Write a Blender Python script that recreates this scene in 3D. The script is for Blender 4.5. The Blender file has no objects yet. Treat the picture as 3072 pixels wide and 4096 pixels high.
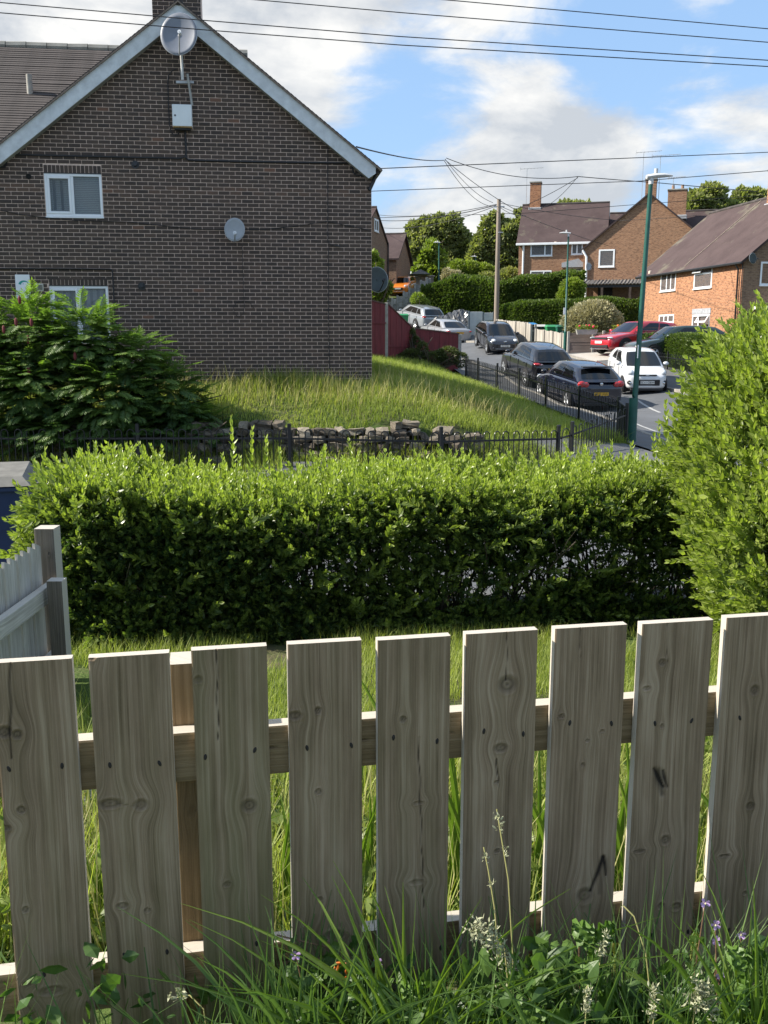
import bpy, bmesh, math, random
import numpy as np
from mathutils import Vector, Matrix
random.seed(7)
RNG = np.random.default_rng(11)
sc = bpy.context.scene
COL = sc.collection
# ---------------------------------------------------------------- camera
FPX, PITCH, EYE = 3750.0, math.atan(708 / 3750.0), 1.45
cam_d = bpy.data.cameras.new('camera')
cam_d.sensor_fit = 'VERTICAL'; cam_d.sensor_height = 36.0; cam_d.sensor_width = 27.0
cam_d.lens = 36.0 * FPX / 4096.0
cam_d.clip_start = 0.05; cam_d.clip_end = 3000.0
cam = bpy.data.objects.new('camera', cam_d); COL.objects.link(cam)
cam.location = (0, 0, EYE); cam.rotation_euler = (math.pi / 2 - PITCH, 0, 0)
sc.camera = cam
# ---------------------------------------------------------------- light
SUN_EL, SUN_AZ = math.radians(38), math.radians(-91)      # azimuth clockwise from +Y
world = bpy.data.worlds.new('World'); sc.world = world; world.use_nodes = True
wn, wl = world.node_tree.nodes, world.node_tree.links
wn.clear()
w_out = wn.new('ShaderNodeOutputWorld'); w_bg = wn.new('ShaderNodeBackground')
w_sky = wn.new('ShaderNodeTexSky'); w_sky.sky_type = 'NISHITA'; w_sky.sun_disc = False
w_sky.sun_elevation = SUN_EL; w_sky.sun_rotation = SUN_AZ; w_sky.air_density = 1.0
w_sky.dust_density = 0.6; w_sky.ozone_density = 1.6
w_bg.inputs['Strength'].default_value = 0.15
wl.new(w_bg.outputs[0], w_out.inputs['Surface'])
S = Vector((math.sin(SUN_AZ) * math.cos(SUN_EL), math.cos(SUN_AZ) * math.cos(SUN_EL), math.sin(SUN_EL)))
sun_d = bpy.data.lights.new('sun', 'SUN'); sun_d.energy = 4.0; sun_d.angle = math.radians(0.6)
sun_d.color = (1.0, 0.93, 0.82)
sun = bpy.data.objects.new('sun', sun_d); COL.objects.link(sun)
sun.rotation_euler = (-S).to_track_quat('-Z', 'Y').to_euler(); sun.location = (-30, 0, 40)
sc.view_settings.view_transform = 'Standard'; sc.view_settings.look = 'None'
sc.view_settings.exposure = 1.25; sc.view_settings.gamma = 1.0
sc.view_settings.use_curve_mapping = False
sc.cycles.use_denoising = True
sc.cycles.max_bounces = 8; sc.cycles.transparent_max_bounces = 12
# ---------------------------------------------------------------- pixel -> place
_c, _s = math.cos(PITCH), math.sin(PITCH)
def ray(px, py):
    a, b = px - 1536.0, 2048.0 - py
    return Vector((a, _c * FPX + _s * b, -_s * FPX + _c * b))
def P(px, py, Y):
    d = ray(px, py); t = Y / d.y
    return Vector((d.x * t, Y, EYE + d.z * t))
def G(px, py, z):
    d = ray(px, py); t = (z - EYE) / d.z
    return Vector((d.x * t, d.y * t, z))
class Plane:
    """vertical plane through (ox,oy) turned by rz; local x along it, local z = world z"""
    def __init__(s, ox, oy, deg):
        s.o = Vector((ox, oy, 0)); s.a = math.radians(deg)
        s.u = Vector((math.cos(s.a), math.sin(s.a), 0)); s.n = Vector((math.sin(s.a), -math.cos(s.a), 0))
    def hit(s, px, py, off=0.0):
        d = ray(px, py); e = Vector((0, 0, EYE))
        t = ((s.o + s.n * off) - e).dot(s.n) / d.dot(s.n)
        q = e + d * t
        return (q - s.o).dot(s.u), q.z
# ---------------------------------------------------------------- sky with clouds
def build_sky():
    N, L = wn, wl
    def math_(op, a, b=None, clamp=False):
        n = N.new('ShaderNodeMath'); n.operation = op; n.use_clamp = clamp
        for i, v in enumerate((a, b)):
            if v is None: continue
            if isinstance(v, (int, float)): n.inputs[i].default_value = v
            else: L.new(v, n.inputs[i])
        return n.outputs[0]
    tc = N.new('ShaderNodeTexCoord'); D = tc.outputs['Generated']
    sep = N.new('ShaderNodeSeparateXYZ'); L.new(D, sep.inputs[0])
    zz = math_('MAXIMUM', math_('ADD', sep.outputs[2], 0.22), 0.05)
    cx = math_('DIVIDE', sep.outputs[0], zz); cy = math_('DIVIDE', sep.outputs[1], zz)
    cmb = N.new('ShaderNodeCombineXYZ'); L.new(cx, cmb.inputs[0]); L.new(cy, cmb.inputs[1])
    def noise(scale, detail, rough, off, dist=0.0, src=None):
        mp = N.new('ShaderNodeMapping'); mp.inputs['Location'].default_value = off
        L.new(src or cmb.outputs[0], mp.inputs['Vector'])
        n = N.new('ShaderNodeTexNoise'); n.inputs['Scale'].default_value = scale
        n.inputs['Detail'].default_value = detail; n.inputs['Roughness'].default_value = rough
        n.inputs['Distortion'].default_value = dist
        L.new(mp.outputs[0], n.inputs['Vector']); return n.outputs['Fac']
    def dirmap(sx, sy, sz, rot=0.0):
        mp = N.new('ShaderNodeMapping'); mp.inputs['Scale'].default_value = (sx, sy, sz); mp.inputs['Rotation'].default_value = (0, rot, 0)
        L.new(D, mp.inputs['Vector']); return mp.outputs[0]
    DV, DW = dirmap(1, 1, 1.9), dirmap(.8, .8, 3.2, .45)
    n1 = noise(6.6, 12, 0.58, (3.4, 1.2, 0.0), 0.35, DV)
    n2 = noise(6.0, 8, 0.55, (1.0, 7.0, 2.0), 0.5, DW)
    dens = math_('ADD', math_('MULTIPLY', n1, 0.74), math_('MULTIPLY', n2, 0.44))
    # cloud banks and openings at their places in the sky (world directions)
    def blob(px, py, rad, amt):
        d = ray(px, py).normalized()
        vm = N.new('ShaderNodeVectorMath'); vm.operation = 'DISTANCE'
        L.new(D, vm.inputs[0]); vm.inputs[1].default_value = d
        f = math_('DIVIDE', vm.outputs['Value'], rad)
        g = math_('POWER', 2.718, math_('MULTIPLY', math_('MULTIPLY', f, f), -1.0))
        return math_('MULTIPLY', g, amt)
    for b in ((2300, 640, .07, .26), (2080, 790, .08, .22), (2420, 800, .10, .12), (1650, 730, .06, .18),
              (2850, 330, .09, .12), (2050, 500, .06, .10), (1250, 60, .10, .26), (300, 40, .16, .28),
              (1920, 60, .09, .18), (1250, 180, .06, .06), (1700, 900, .09, .10), (2950, 560, .06, .10),
              (1640, 420, .10, -.17), (2380, 215, .07, -.22), (2700, 600, .09, -.22), (2000, 330, .05, -.08), (1500, 250, .06, -.06),
              (1600, 560, .07, -.14), (2980, 130, .06, -.10), (250, 170, .05, -.20), (1900, 640, .05, -.08)):
        dens = math_('ADD', dens, blob(*b))
    cov = N.new('ShaderNodeMapRange'); cov.interpolation_type = 'SMOOTHSTEP'
    L.new(dens, cov.inputs['Value'])
    cov.inputs['From Min'].default_value = 0.53; cov.inputs['From Max'].default_value = 0.74
    # self shading: compare the density a step towards the sun
    n1s = noise(6.6, 12, 0.58, (3.4 - 0.07, 1.2, 0.07), 0.35, DV)
    dif = math_('MULTIPLY', math_('SUBTRACT', n1, n1s), 1.5)
    thick = N.new('ShaderNodeMapRange'); L.new(dens, thick.inputs['Value'])
    thick.inputs['From Min'].default_value = 0.62; thick.inputs['From Max'].default_value = 1.0
    thick.inputs['To Min'].default_value = 1.0; thick.inputs['To Max'].default_value = 0.86
    lit = math_('ADD', math_('MULTIPLY', dif, 1.3), thick.outputs[0])
    litc = N.new('ShaderNodeClamp'); L.new(lit, litc.inputs[0]); litc.inputs['Min'].default_value = 0.72; litc.inputs['Max'].default_value = 1.22
    ccol = N.new('ShaderNodeMix'); ccol.data_type = 'RGBA'
    mr = N.new('ShaderNodeMapRange'); L.new(litc.outputs[0], mr.inputs['Value'])
    mr.inputs['From Min'].default_value = 0.72; mr.inputs['From Max'].default_value = 1.22
    L.new(mr.outputs[0], ccol.inputs['Factor'])
    ccol.inputs['A'].default_value = (1.78, 1.87, 1.98, 1); ccol.inputs['B'].default_value = (2.95, 2.9, 2.78, 1)
    # the high thin veil that pales the blue
    veil = N.new('ShaderNodeMix'); veil.data_type = 'RGBA'; veil.inputs['Factor'].default_value = 0.8
    L.new(w_sky.outputs[0], veil.inputs['A']); veil.inputs['B'].default_value = (.90, 1.47, 2.34, 1)
    mix = N.new('ShaderNodeMix'); mix.data_type = 'RGBA'
    L.new(math_('MULTIPLY', cov.outputs[0], 0.93), mix.inputs['Factor'])
    L.new(veil.outputs['Result'], mix.inputs['A']); L.new(ccol.outputs['Result'], mix.inputs['B'])
    L.new(mix.outputs['Result'], w_bg.inputs['Color'])
build_sky()
# ---------------------------------------------------------------- object helpers
def tag(o, label=None, cat=None, group=None, kind=None):
    if label: o['label'] = label
    if cat: o['category'] = cat
    if group: o['group'] = group
    if kind: o['kind'] = kind
    return o
def empty(name, loc=(0, 0, 0), rz=0.0, label=None, cat=None, group=None, rot=None):
    o = bpy.data.objects.new(name, None); COL.objects.link(o)
    o.empty_display_size = 0.2
    o.location = loc; o.rotation_euler = rot if rot else (0, 0, rz)
    return tag(o, label, cat, group)
def link(name, me, parent=None, loc=None, rot=None, scl=None):
    o = bpy.data.objects.new(name, me); COL.objects.link(o)
    if parent is not None: o.parent = parent
    if loc is not None: o.location = loc
    if rot is not None: o.rotation_euler = rot
    if scl is not None: o.scale = scl
    return o
def np_mesh(name, V, F, mat, smooth=False, attrs=None):
    """F: (m,k) array of equal polygons"""
    V = np.asarray(V, dtype=np.float32).reshape(-1, 3); F = np.asarray(F, dtype=np.int32)
    me = bpy.data.meshes.new(name); k = F.shape[1]
    me.vertices.add(len(V)); me.vertices.foreach_set('co', V.ravel())
    me.loops.add(F.size); me.loops.foreach_set('vertex_index', F.ravel())
    me.polygons.add(len(F)); me.polygons.foreach_set('loop_start', np.arange(0, F.size, k, dtype=np.int32))
    me.polygons.foreach_set('use_smooth', np.full(len(F), smooth, dtype=bool))
    for an, av in (attrs or {}).items():
        av = np.asarray(av, dtype=np.float32)
        if av.ndim == 1:
            at = me.attributes.new(an, 'FLOAT', 'POINT'); at.data.foreach_set('value', av)
        else:
            at = me.attributes.new(an, 'FLOAT_VECTOR', 'POINT'); at.data.foreach_set('vector', av.ravel())
    if mat: me.materials.append(mat)
    me.update(calc_edges=True); me.validate()
    return me
class MB:
    """collects shapes; build() links them as ONE mesh object"""
    def __init__(s): s.v, s.f, s.a = [], [], []
    def add(s, V, F, a=0.5):
        b = len(s.v); s.v += [tuple(p) for p in V]; s.f += [tuple(i + b for i in f) for f in F]; s.a += [a] * len(V); return s
    def box(s, x0, x1, y0, y1, z0, z1, M=None, a=0.5):
        V = [Vector(p) for p in ((x0, y0, z0), (x1, y0, z0), (x1, y1, z0), (x0, y1, z0), (x0, y0, z1), (x1, y0, z1), (x1, y1, z1), (x0, y1, z1))]
        if M is not None: V = [M @ p for p in V]
        return s.add(V, [(0, 3, 2, 1), (4, 5, 6, 7), (0, 1, 5, 4), (1, 2, 6, 5), (2, 3, 7, 6), (3, 0, 4, 7)], a)
    def chbox(s, x0, x1, y0, y1, z0, z1, c=0.01, M=None, a=0.5):
        """box with chamfered edges"""
        bm = bmesh.new()
        vs = [bm.verts.new(p) for p in ((x0, y0, z0), (x1, y0, z0), (x1, y1, z0), (x0, y1, z0), (x0, y0, z1), (x1, y0, z1), (x1, y1, z1), (x0, y1, z1))]
        for f in ((0, 3, 2, 1), (4, 5, 6, 7), (0, 1, 5, 4), (1, 2, 6, 5), (2, 3, 7, 6), (3, 0, 4, 7)): bm.faces.new([vs[i] for i in f])
        bmesh.ops.bevel(bm, geom=bm.edges[:], offset=c, segments=1, affect='EDGES', profile=0.5)
        bm.verts.index_update()
        V = [v.co.copy() for v in bm.verts]; F = [[v.index for v in f.verts] for f in bm.faces]; bm.free()
        if M is not None: V = [M @ p for p in V]
        return s.add(V, F, a)
    def tube(s, pts, r, n=6, caps=True, a=0.5):
        pts = [Vector(p) for p in pts]; rs = r if isinstance(r, (list, tuple)) else [r] * len(pts)
        V, F = [], []
        up0 = None
        for i, p in enumerate(pts):
            t = (pts[min(i + 1, len(pts) - 1)] - pts[max(i - 1, 0)])
            if t.length < 1e-9: t = Vector((0, 0, 1))
            t.normalize()
            if up0 is None: up0 = Vector((0, 0, 1)) if abs(t.z) < .9 else Vector((1, 0, 0))
            e1 = t.cross(up0)
            if e1.length < 1e-6: e1 = t.cross(Vector((0.3, 1, 0.2)))
            e1.normalize(); e2 = t.cross(e1)
            up0 = e1.cross(t)
            for k in range(n):
                an = 2 * math.pi * k / n
                V.append(p + (e1 * math.cos(an) + e2 * math.sin(an)) * rs[i])
        for i in range(len(pts) - 1):
            for k in range(n):
                F.append((i * n + k, i * n + (k + 1) % n, (i + 1) * n + (k + 1) % n, (i + 1) * n + k))
        if caps: F.append(tuple(range(n - 1, -1, -1))); F.append(tuple((len(pts) - 1) * n + k for k in range(n)))
        return s.add(V, F, a)
    def cyl(s, c, r, h, n=16, axis='z', a=0.5):
        d = {'x': Vector((1, 0, 0)), 'y': Vector((0, 1, 0)), 'z': Vector((0, 0, 1))}[axis]
        return s.tube([Vector(c), Vector(c) + d * h], r, n, True, a)
    def prism(s, poly, y0, y1, a=0.5):
        """polygon in xz extruded along y"""
        n = len(poly); V = [(x, y0, z) for x, z in poly] + [(x, y1, z) for x, z in poly]
        F = [tuple(range(n)), tuple(range(2 * n - 1, n - 1, -1))] + [(i, i + n, (i + 1) % n + n, (i + 1) % n) for i in range(n)]
        return s.add(V, F, a)
    def ell(s, c, r, nu=12, nv=8, M=None, a=0.5):
        V, F = [], []
        for j in range(nv + 1):
            th = math.pi * j / nv
            for i in range(nu):
                ph = 2 * math.pi * i / nu
                p = Vector((c[0] + r[0] * math.sin(th) * math.cos(ph), c[1] + r[1] * math.sin(th) * math.sin(ph), c[2] + r[2] * math.cos(th)))
                V.append(M @ p if M is not None else p)
        for j in range(nv):
            for i in range(nu): F.append((j * nu + i, (j + 1) * nu + i, (j + 1) * nu + (i + 1) % nu, j * nu + (i + 1) % nu))
        return s.add(V, F, a)
    def mesh(s, name, mat, smooth=False):
        me = bpy.data.meshes.new(name); me.from_pydata([tuple(v) for v in s.v], [], s.f)
        if mat: me.materials.append(mat)
        at = me.attributes.new('rnd', 'FLOAT', 'POINT'); at.data.foreach_set('value', np.array(s.a, dtype=np.float32))
        if smooth:
            me.polygons.foreach_set('use_smooth', np.ones(len(me.polygons), dtype=bool))
            try: me.set_sharp_from_angle(angle=math.radians(42))
            except Exception: pass
        me.update(); return me
    def build(s, name, mat, parent=None, smooth=False, loc=None, rot=None):
        bmf = None
        return link(name, s.mesh(name, mat, smooth), parent, loc, rot)
def outward(me):
    bm = bmesh.new(); bm.from_mesh(me); bmesh.ops.recalc_face_normals(bm, faces=bm.faces); bm.to_mesh(me); bm.free(); return me
# ---------------------------------------------------------------- materials
MATS = {}
class NT:
    def __init__(s, name):
        m = bpy.data.materials.new(name); m.use_nodes = True; s.m = m
        s.n, s.l = m.node_tree.nodes, m.node_tree.links; s.n.clear()
        s.out = s.n.new('ShaderNodeOutputMaterial'); s.b = s.n.new('ShaderNodeBsdfPrincipled')
        s.l.new(s.b.outputs[0], s.out.inputs['Surface'])
    def node(s, t, **kw):
        n = s.n.new(t)
        for k, v in kw.items():
            if k in n.inputs.keys(): n.inputs[k].default_value = v
            else: setattr(n, k, v)
        return n
    def math(s, op, a, b=0.0, clamp=False):
        n = s.n.new('ShaderNodeMath'); n.operation = op; n.use_clamp = clamp
        for i, v in enumerate((a, b)):
            if isinstance(v, (int, float)): n.inputs[i].default_value = v
            else: s.l.new(v, n.inputs[i])
        return n.outputs[0]
    def noise(s, scale, detail=4, rough=.55, vec=None, stretch=None, dist=0.0):
        v = vec or s.node('ShaderNodeTexCoord').outputs['Object']
        if stretch:
            mp = s.n.new('ShaderNodeMapping'); mp.inputs['Scale'].default_value = stretch; s.l.new(v, mp.inputs['Vector']); v = mp.outputs[0]
        n = s.n.new('ShaderNodeTexNoise'); s.l.new(v, n.inputs['Vector'])
        n.inputs['Scale'].default_value = scale; n.inputs['Detail'].default_value = detail; n.inputs['Roughness'].default_value = rough
        n.inputs['Distortion'].default_value = dist
        return n.outputs['Fac']
    def ramp(s, fac, stops):
        r = s.n.new('ShaderNodeValToRGB'); e = r.color_ramp.elements
        while len(e) < len(stops): e.new(0.5)
        for i, (p, c) in enumerate(stops): e[i].position = p; e[i].color = (c[0], c[1], c[2], 1)
        s.l.new(fac, r.inputs[0]); return r.outputs['Color']
    def mix(s, fac, a, b, mode='MIX'):
        n = s.n.new('ShaderNodeMix'); n.data_type = 'RGBA'; n.blend_type = mode
        for k, v in (('Factor', fac), ('A', a), ('B', b)):
            if isinstance(v, (int, float)): n.inputs[k].default_value = v
            elif isinstance(v, tuple): n.inputs[k].default_value = (v[0], v[1], v[2], 1)
            else: s.l.new(v, n.inputs[k])
        return n.outputs['Result']
    def attr(s, name, out='Fac'):
        n = s.n.new('ShaderNodeAttribute'); n.attribute_name = name; return n.outputs[out]
    def col(s, v):
        if isinstance(v, tuple): s.b.inputs['Base Color'].default_value = (v[0], v[1], v[2], 1)
        else: s.l.new(v, s.b.inputs['Base Color'])
    def bump(s, h, strength=.3, dist=.01):
        b = s.n.new('ShaderNodeBump'); b.inputs['Strength'].default_value = strength; b.inputs['Distance'].default_value = dist
        s.l.new(h, b.inputs['Height']); s.l.new(b.outputs[0], s.b.inputs['Normal'])
    def set(s, **kw):
        for k, v in kw.items(): s.b.inputs[k.replace('_', ' ')].default_value = v
def pmat(name, col, rough=.6, var=.18, scale=8.0, metallic=0.0, bump=0.0, coat=0.0, spec=0.5, stretch=None):
    if name in MATS: return MATS[name]
    t = NT(name)
    if var > 0:
        f = t.noise(scale, 5, .6, stretch=stretch)
        lo = tuple(c * (1 - var * 1.6) for c in col); hi = tuple(min(1, c * (1 + var * 1.6)) for c in col)
        t.col(t.ramp(f, [(.25, lo), (.75, hi)]))
        if bump: t.bump(f, bump, .01)
    else: t.col(col)
    t.set(Roughness=rough, Metallic=metallic, Specular_IOR_Level=spec)
    if coat: t.set(Coat_Weight=coat, Coat_Roughness=.04)
    MATS[name] = t.m; return t.m
def leafmat(name, dark, light, trans=.35, tcol=None, rough=.45, spec=.4):
    if name in MATS: return MATS[name]
    t = NT(name); r = t.attr('rnd')
    nz = t.noise(1.3, 3, .5)
    f = t.math('ADD', t.math('MULTIPLY', r, .75), t.math('MULTIPLY', nz, .3))
    c = t.ramp(f, [(.1, dark), (.95, light)])
    t.col(c); t.set(Roughness=rough, Specular_IOR_Level=spec)
    tr = t.node('ShaderNodeBsdfTranslucent'); tc = t.mix(1.0, c, tcol or (1.25, 1.45, .55), 'MULTIPLY'); t.l.new(tc, tr.inputs['Color'])
    ms = t.node('ShaderNodeMixShader'); ms.inputs[0].default_value = trans
    t.l.new(t.b.outputs[0], ms.inputs[1]); t.l.new(tr.outputs[0], ms.inputs[2]); t.l.new(ms.outputs[0], t.out.inputs['Surface'])
    MATS[name] = t.m; return t.m
# ================================================================ terrain
RAIL_FRONT = [P(-60, 1700, 16.2), P(548, 1700, 16.2), P(1157, 1700, 16.2), P(1765, 1700, 16.2), P(2235, 1700, 17.5), P(2290, 1690, 17.85), P(2509, 1620, 19.9)]
RAIL_STREET = [P(2509, 1620, 19.9), P(2475, 1600, 22.5), P(2317, 1600, 25.1), P(2186, 1500, 27.6), P(2078, 1500, 30.2), P(1989, 1500, 32.8), P(1911, 1500, 35.3), P(1863, 1500, 37.6)]
RS_Z = [-.92, -1.0, -.93, -.76, -.62, -.53, -.42, -.38]
CP = [(-6, -3, .1), (0, -3, .1), (6, -3, .1), (-6, 0, .02), (0, 0, 0), (6, 0, .02), (-3, 1.8, 0), (0, 1.7, -.02), (3, 2, 0), (-4, 4, -.25), (0, 4, -.28), (4, 4, -.25),
      (-6, 6, -.55), (0, 6, -.52), (5, 6.3, -.5), (-6, 7.8, -.82), (0, 7.8, -.85), (6, 8, -.85), (-14, 9, -1.05), (-6, 9, -1.1), (0, 9, -1.15), (6, 9.5, -1.15), (14, 10, -1.1), (20, 10, -.9),
      (-14, 12, -1.15), (0, 12, -1.2), (8, 12, -1.2), (16, 14, -1.0), (-14, 15.6, -1.15), (-4, 15.6, -1.2), (2, 15.6, -1.2), (6, 15.8, -1.15), (4.4, 17.2, -1.12),
      (8.5, 20, -1.1), (12, 20, -1.0), (8.5, 26, -1.15), (12, 26, -.95), (20, 24, -.7), (30, 22, -.4), (7, 32, -1.22), (10.5, 32, -.85), (6.7, 38, -.83), (9.5, 38, -.5), (12.5, 36, -.42), (13.5, 33, -.55), (18, 30, -.5),
      (5, 44, -.2), (8, 44, .05), (11, 44, .42), (4.5, 52, .2), (7, 52, .45), (9.2, 47.5, .55), (7.6, 56, 1.3), (3, 58, .5), (6, 60, 1.0), (1, 64, .8), (4.7, 63, 1.0),
      (18, 46, .35), (15, 58, .5), (22, 50, .4), (25, 60, 1.0), (9, 66, 2.4), (15, 66, 2.9), (14, 78, 4.3), (24, 78, 4.4), (0, 72, 2.4), (3, 82, 4.8), (-2, 84, 4.8), (-6, 95, 6),
      (0, 120, 9), (40, 120, 8.5), (-45, 120, 8), (0, 200, 14), (150, 200, 12), (-150, 200, 12), (-35, 30, 1), (-35, 60, 3), (45, 40, .4), (50, 70, 3), (-40, 5, -.2), (45, 5, -.2), (-40, -20, .6), (40, -20, .6), (0, -40, 1.5),
      # lawn above the stone wall and beside the brick house
      (0, 19.5, .36), (-4, 18.9, .38), (-8.5, 18.4, .38), (0, 24, .42), (0, 30, .5), (-1, 36, .55), (1.6, 37, .2), (1.2, 39.5, .3), (3.2, 40.5, -.1), (2.4, 24, -.2), (2, 30, -.05), (3.4, 21, -.65), (4.2, 24, -.72), (3.9, 27.5, -.6), (3.4, 31, -.45), (-12, 18.4, .4), (-12, 30, .5)]
for xx in (-12, -9, -6, -3, 0): CP += [(xx, 17.1, -.12), (xx, 16.55, -1.1), (xx, 16.0, -1.17)]
CP += [(1.3, 17.2, -.2), (1.4, 16.6, -1.1), (2.8, 18.2, -.5), (2.9, 17.2, -1.08), (4.4, 20, -.75)]
for q, z in zip(RAIL_STREET, RS_Z): CP.append((q.x, q.y, z))
CPA = np.array(CP, dtype=float)
def _fit():
    X = CPA[:, :2]; n = len(X)
    K = np.linalg.norm(X[:, None] - X[None], axis=2)
    A = np.zeros((n + 3, n + 3)); A[:n, :n] = K; A[:n, n] = 1; A[:n, n + 1:] = X; A[n, :n] = 1; A[n + 1:, :n] = X.T
    return np.linalg.solve(A, np.concatenate([CPA[:, 2], np.zeros(3)]))
RBF = _fit()
def terr(x, y):
    x = np.asarray(x, dtype=float); y = np.asarray(y, dtype=float); sh = x.shape
    q = np.stack([x.ravel(), y.ravel()], 1); n = len(CPA)
    out = np.empty(len(q))
    for i in range(0, len(q), 20000):
        b = q[i:i + 20000]; K = np.linalg.norm(b[:, None] - CPA[None, :, :2], axis=2)
        out[i:i + 20000] = K @ RBF[:n] + RBF[n] + b @ RBF[n + 1:]
    return out.reshape(sh)
def th(x, y): return float(terr(np.array([x]), np.array([y]))[0])
def on(px, py, Y):
    q = P(px, py, Y); return Vector((q.x, q.y, th(q.x, q.y)))
def mk_ground():
    t = NT('ground_earth')
    n1 = t.noise(.35, 5, .6); n2 = t.noise(6, 6, .65); n3 = t.noise(45, 3, .6)
    g = t.ramp(n2, [(.3, (.035, .060, .016)), (.7, (.085, .125, .03))])
    e = t.ramp(n3, [(.3, (.07, .052, .035)), (.7, (.16, .125, .085))])
    f = t.math('ADD', t.math('MULTIPLY', n1, .9), t.math('MULTIPLY', n2, .4))
    r = t.node('ShaderNodeMapRange'); t.l.new(f, r.inputs[0]); r.inputs['From Min'].default_value = .62; r.inputs['From Max'].default_value = .8
    t.col(t.mix(r.outputs[0], g, e)); t.set(Roughness=.95, Specular_IOR_Level=.15); t.bump(t.math('ADD', n2, n3), .6, .03)
    xs = np.concatenate([np.linspace(-450, -14, 26), np.arange(-13, 15, .33), np.linspace(15.5, 60, 46), np.linspace(70, 450, 20)])
    ys = np.concatenate([np.linspace(-120, -4, 16), np.arange(-3, 46, .33), np.linspace(46.5, 130, 70), np.linspace(140, 700, 20)])
    X, Y = np.meshgrid(xs, ys); Z = terr(X, Y)
    Z = np.where(Y > 140, np.minimum(Z, 9 + .01 * (Y - 140)), Z)
    Z = Z - .09 * np.clip((np.minimum(np.abs(Y - 12), 4)) < 3.2, 0, 1) * (X > -60) * (X < 60)     # road bed a little lower
    ny, nx = X.shape; i = np.arange(nx * ny).reshape(ny, nx)
    F = np.stack([i[:-1, :-1].ravel(), i[:-1, 1:].ravel(), i[1:, 1:].ravel(), i[1:, :-1].ravel()], 1)
    o = link('ground', np_mesh('ground', np.stack([X, Y, Z], -1).reshape(-1, 3), F, t.m, True)); tag(o, kind='structure')
    return t.m
M_GROUND = mk_ground()
def asphalt(name, col, var=.25):
    t = NT(name); n1 = t.noise(.5, 5, .6); n2 = t.noise(160, 3, .7); n3 = t.noise(3, 5, .65)
    f = t.math('ADD', t.math('MULTIPLY', n1, .5), t.math('ADD', t.math('MULTIPLY', n2, .25), t.math('MULTIPLY', n3, .3)))
    t.col(t.ramp(f, [(.35, tuple(c * (1 - var) for c in col)), (.7, tuple(c * (1 + var) for c in col))]))
    vo = t.node('ShaderNodeTexVoronoi', feature='DISTANCE_TO_EDGE'); vo.inputs['Scale'].default_value = .45
    t.set(Roughness=.88, Specular_IOR_Level=.3); t.bump(n2, .35, .006); MATS[name] = t.m; return t.m
M_ROAD = asphalt('asphalt', (.105, .11, .118)); M_PAVE = asphalt('pavement_tarmac', (.115, .117, .12))
M_KERB = pmat('kerb_concrete', (.26, .24, .205), .85, .2, 5)
M_PAINT = pmat('road_paint', (.34, .34, .33), .7, .3, 14)
def interp(pts, n):
    pts = [Vector((p[0], p[1])) for p in pts]
    d = [0]
    for a, b in zip(pts, pts[1:]): d.append(d[-1] + (b - a).length)
    out = []
    for k in range(n):
        t = d[-1] * k / (n - 1); i = 0
        while i < len(d) - 2 and d[i + 1] < t: i += 1
        w = (t - d[i]) / max(1e-6, d[i + 1] - d[i]); out.append(pts[i].lerp(pts[i + 1], w))
    return out
def smooth2(pts, it=2):
    pts = [Vector((p[0], p[1])) for p in pts]
    for _ in range(it):
        q = [pts[0]]
        for a, b in zip(pts, pts[1:]): q += [a.lerp(b, .25), a.lerp(b, .75)]
        q.append(pts[-1]); pts = q
    return pts
def strip(name, A, B, n, m, dz, mat, kind='structure'):
    a, b = interp(A, n), interp(B, n)
    L = np.array([[(1 - j / (m - 1)) * np.array(a[i]) + j / (m - 1) * np.array(b[i]) for j in range(m)] for i in range(n)])
    Z = terr(L[..., 0], L[..., 1]) + dz
    i = np.arange(n * m).reshape(n, m)
    F = np.stack([i[:-1, :-1].ravel(), i[:-1, 1:].ravel(), i[1:, 1:].ravel(), i[1:, :-1].ravel()], 1)
    me = np_mesh(name, np.concatenate([L, Z[..., None]], -1).reshape(-1, 3), F, mat, True)
    outward_up(me); o = link(name, me); tag(o, kind=kind); return o
def outward_up(me):
    if sum(p.normal.z for p in me.polygons) < 0: me.flip_normals()
LEFT_EDGE = smooth2([(5.3, 15.7), (6.35, 17.6), (6.6, 22), (6.35, 28), (5.9, 34), (5.2, 40), (4.2, 48), (2.7, 56), (0.6, 64), (-3, 72)])
RIGHT_EDGE = smooth2([(45, 22), (24, 25.5), (15, 29), (12.2, 31.5), (10.75, 34.5), (10.2, 38), (9.6, 42), (8.6, 48), (7.0, 55), (4.6, 63), (1.2, 71.5)])
strip('road', [(-45, 8.4), (4, 8.5), (5.2, 8.6), (6.4, 8.9), (9, 9.2), (12, 9.4), (45, 9)], [(-45, 15.7), (4, 15.7), (5.3, 15.75), (6.6, 20), (9, 30), (12.2, 31.5), (45, 22)], 150, 40, .035, M_ROAD)
strip('road', [p for p in LEFT_EDGE if p.y > 18], [p for p in RIGHT_EDGE if p.y > 31.4 and p.x < 12.5], 110, 14, .045, M_ROAD)
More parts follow.
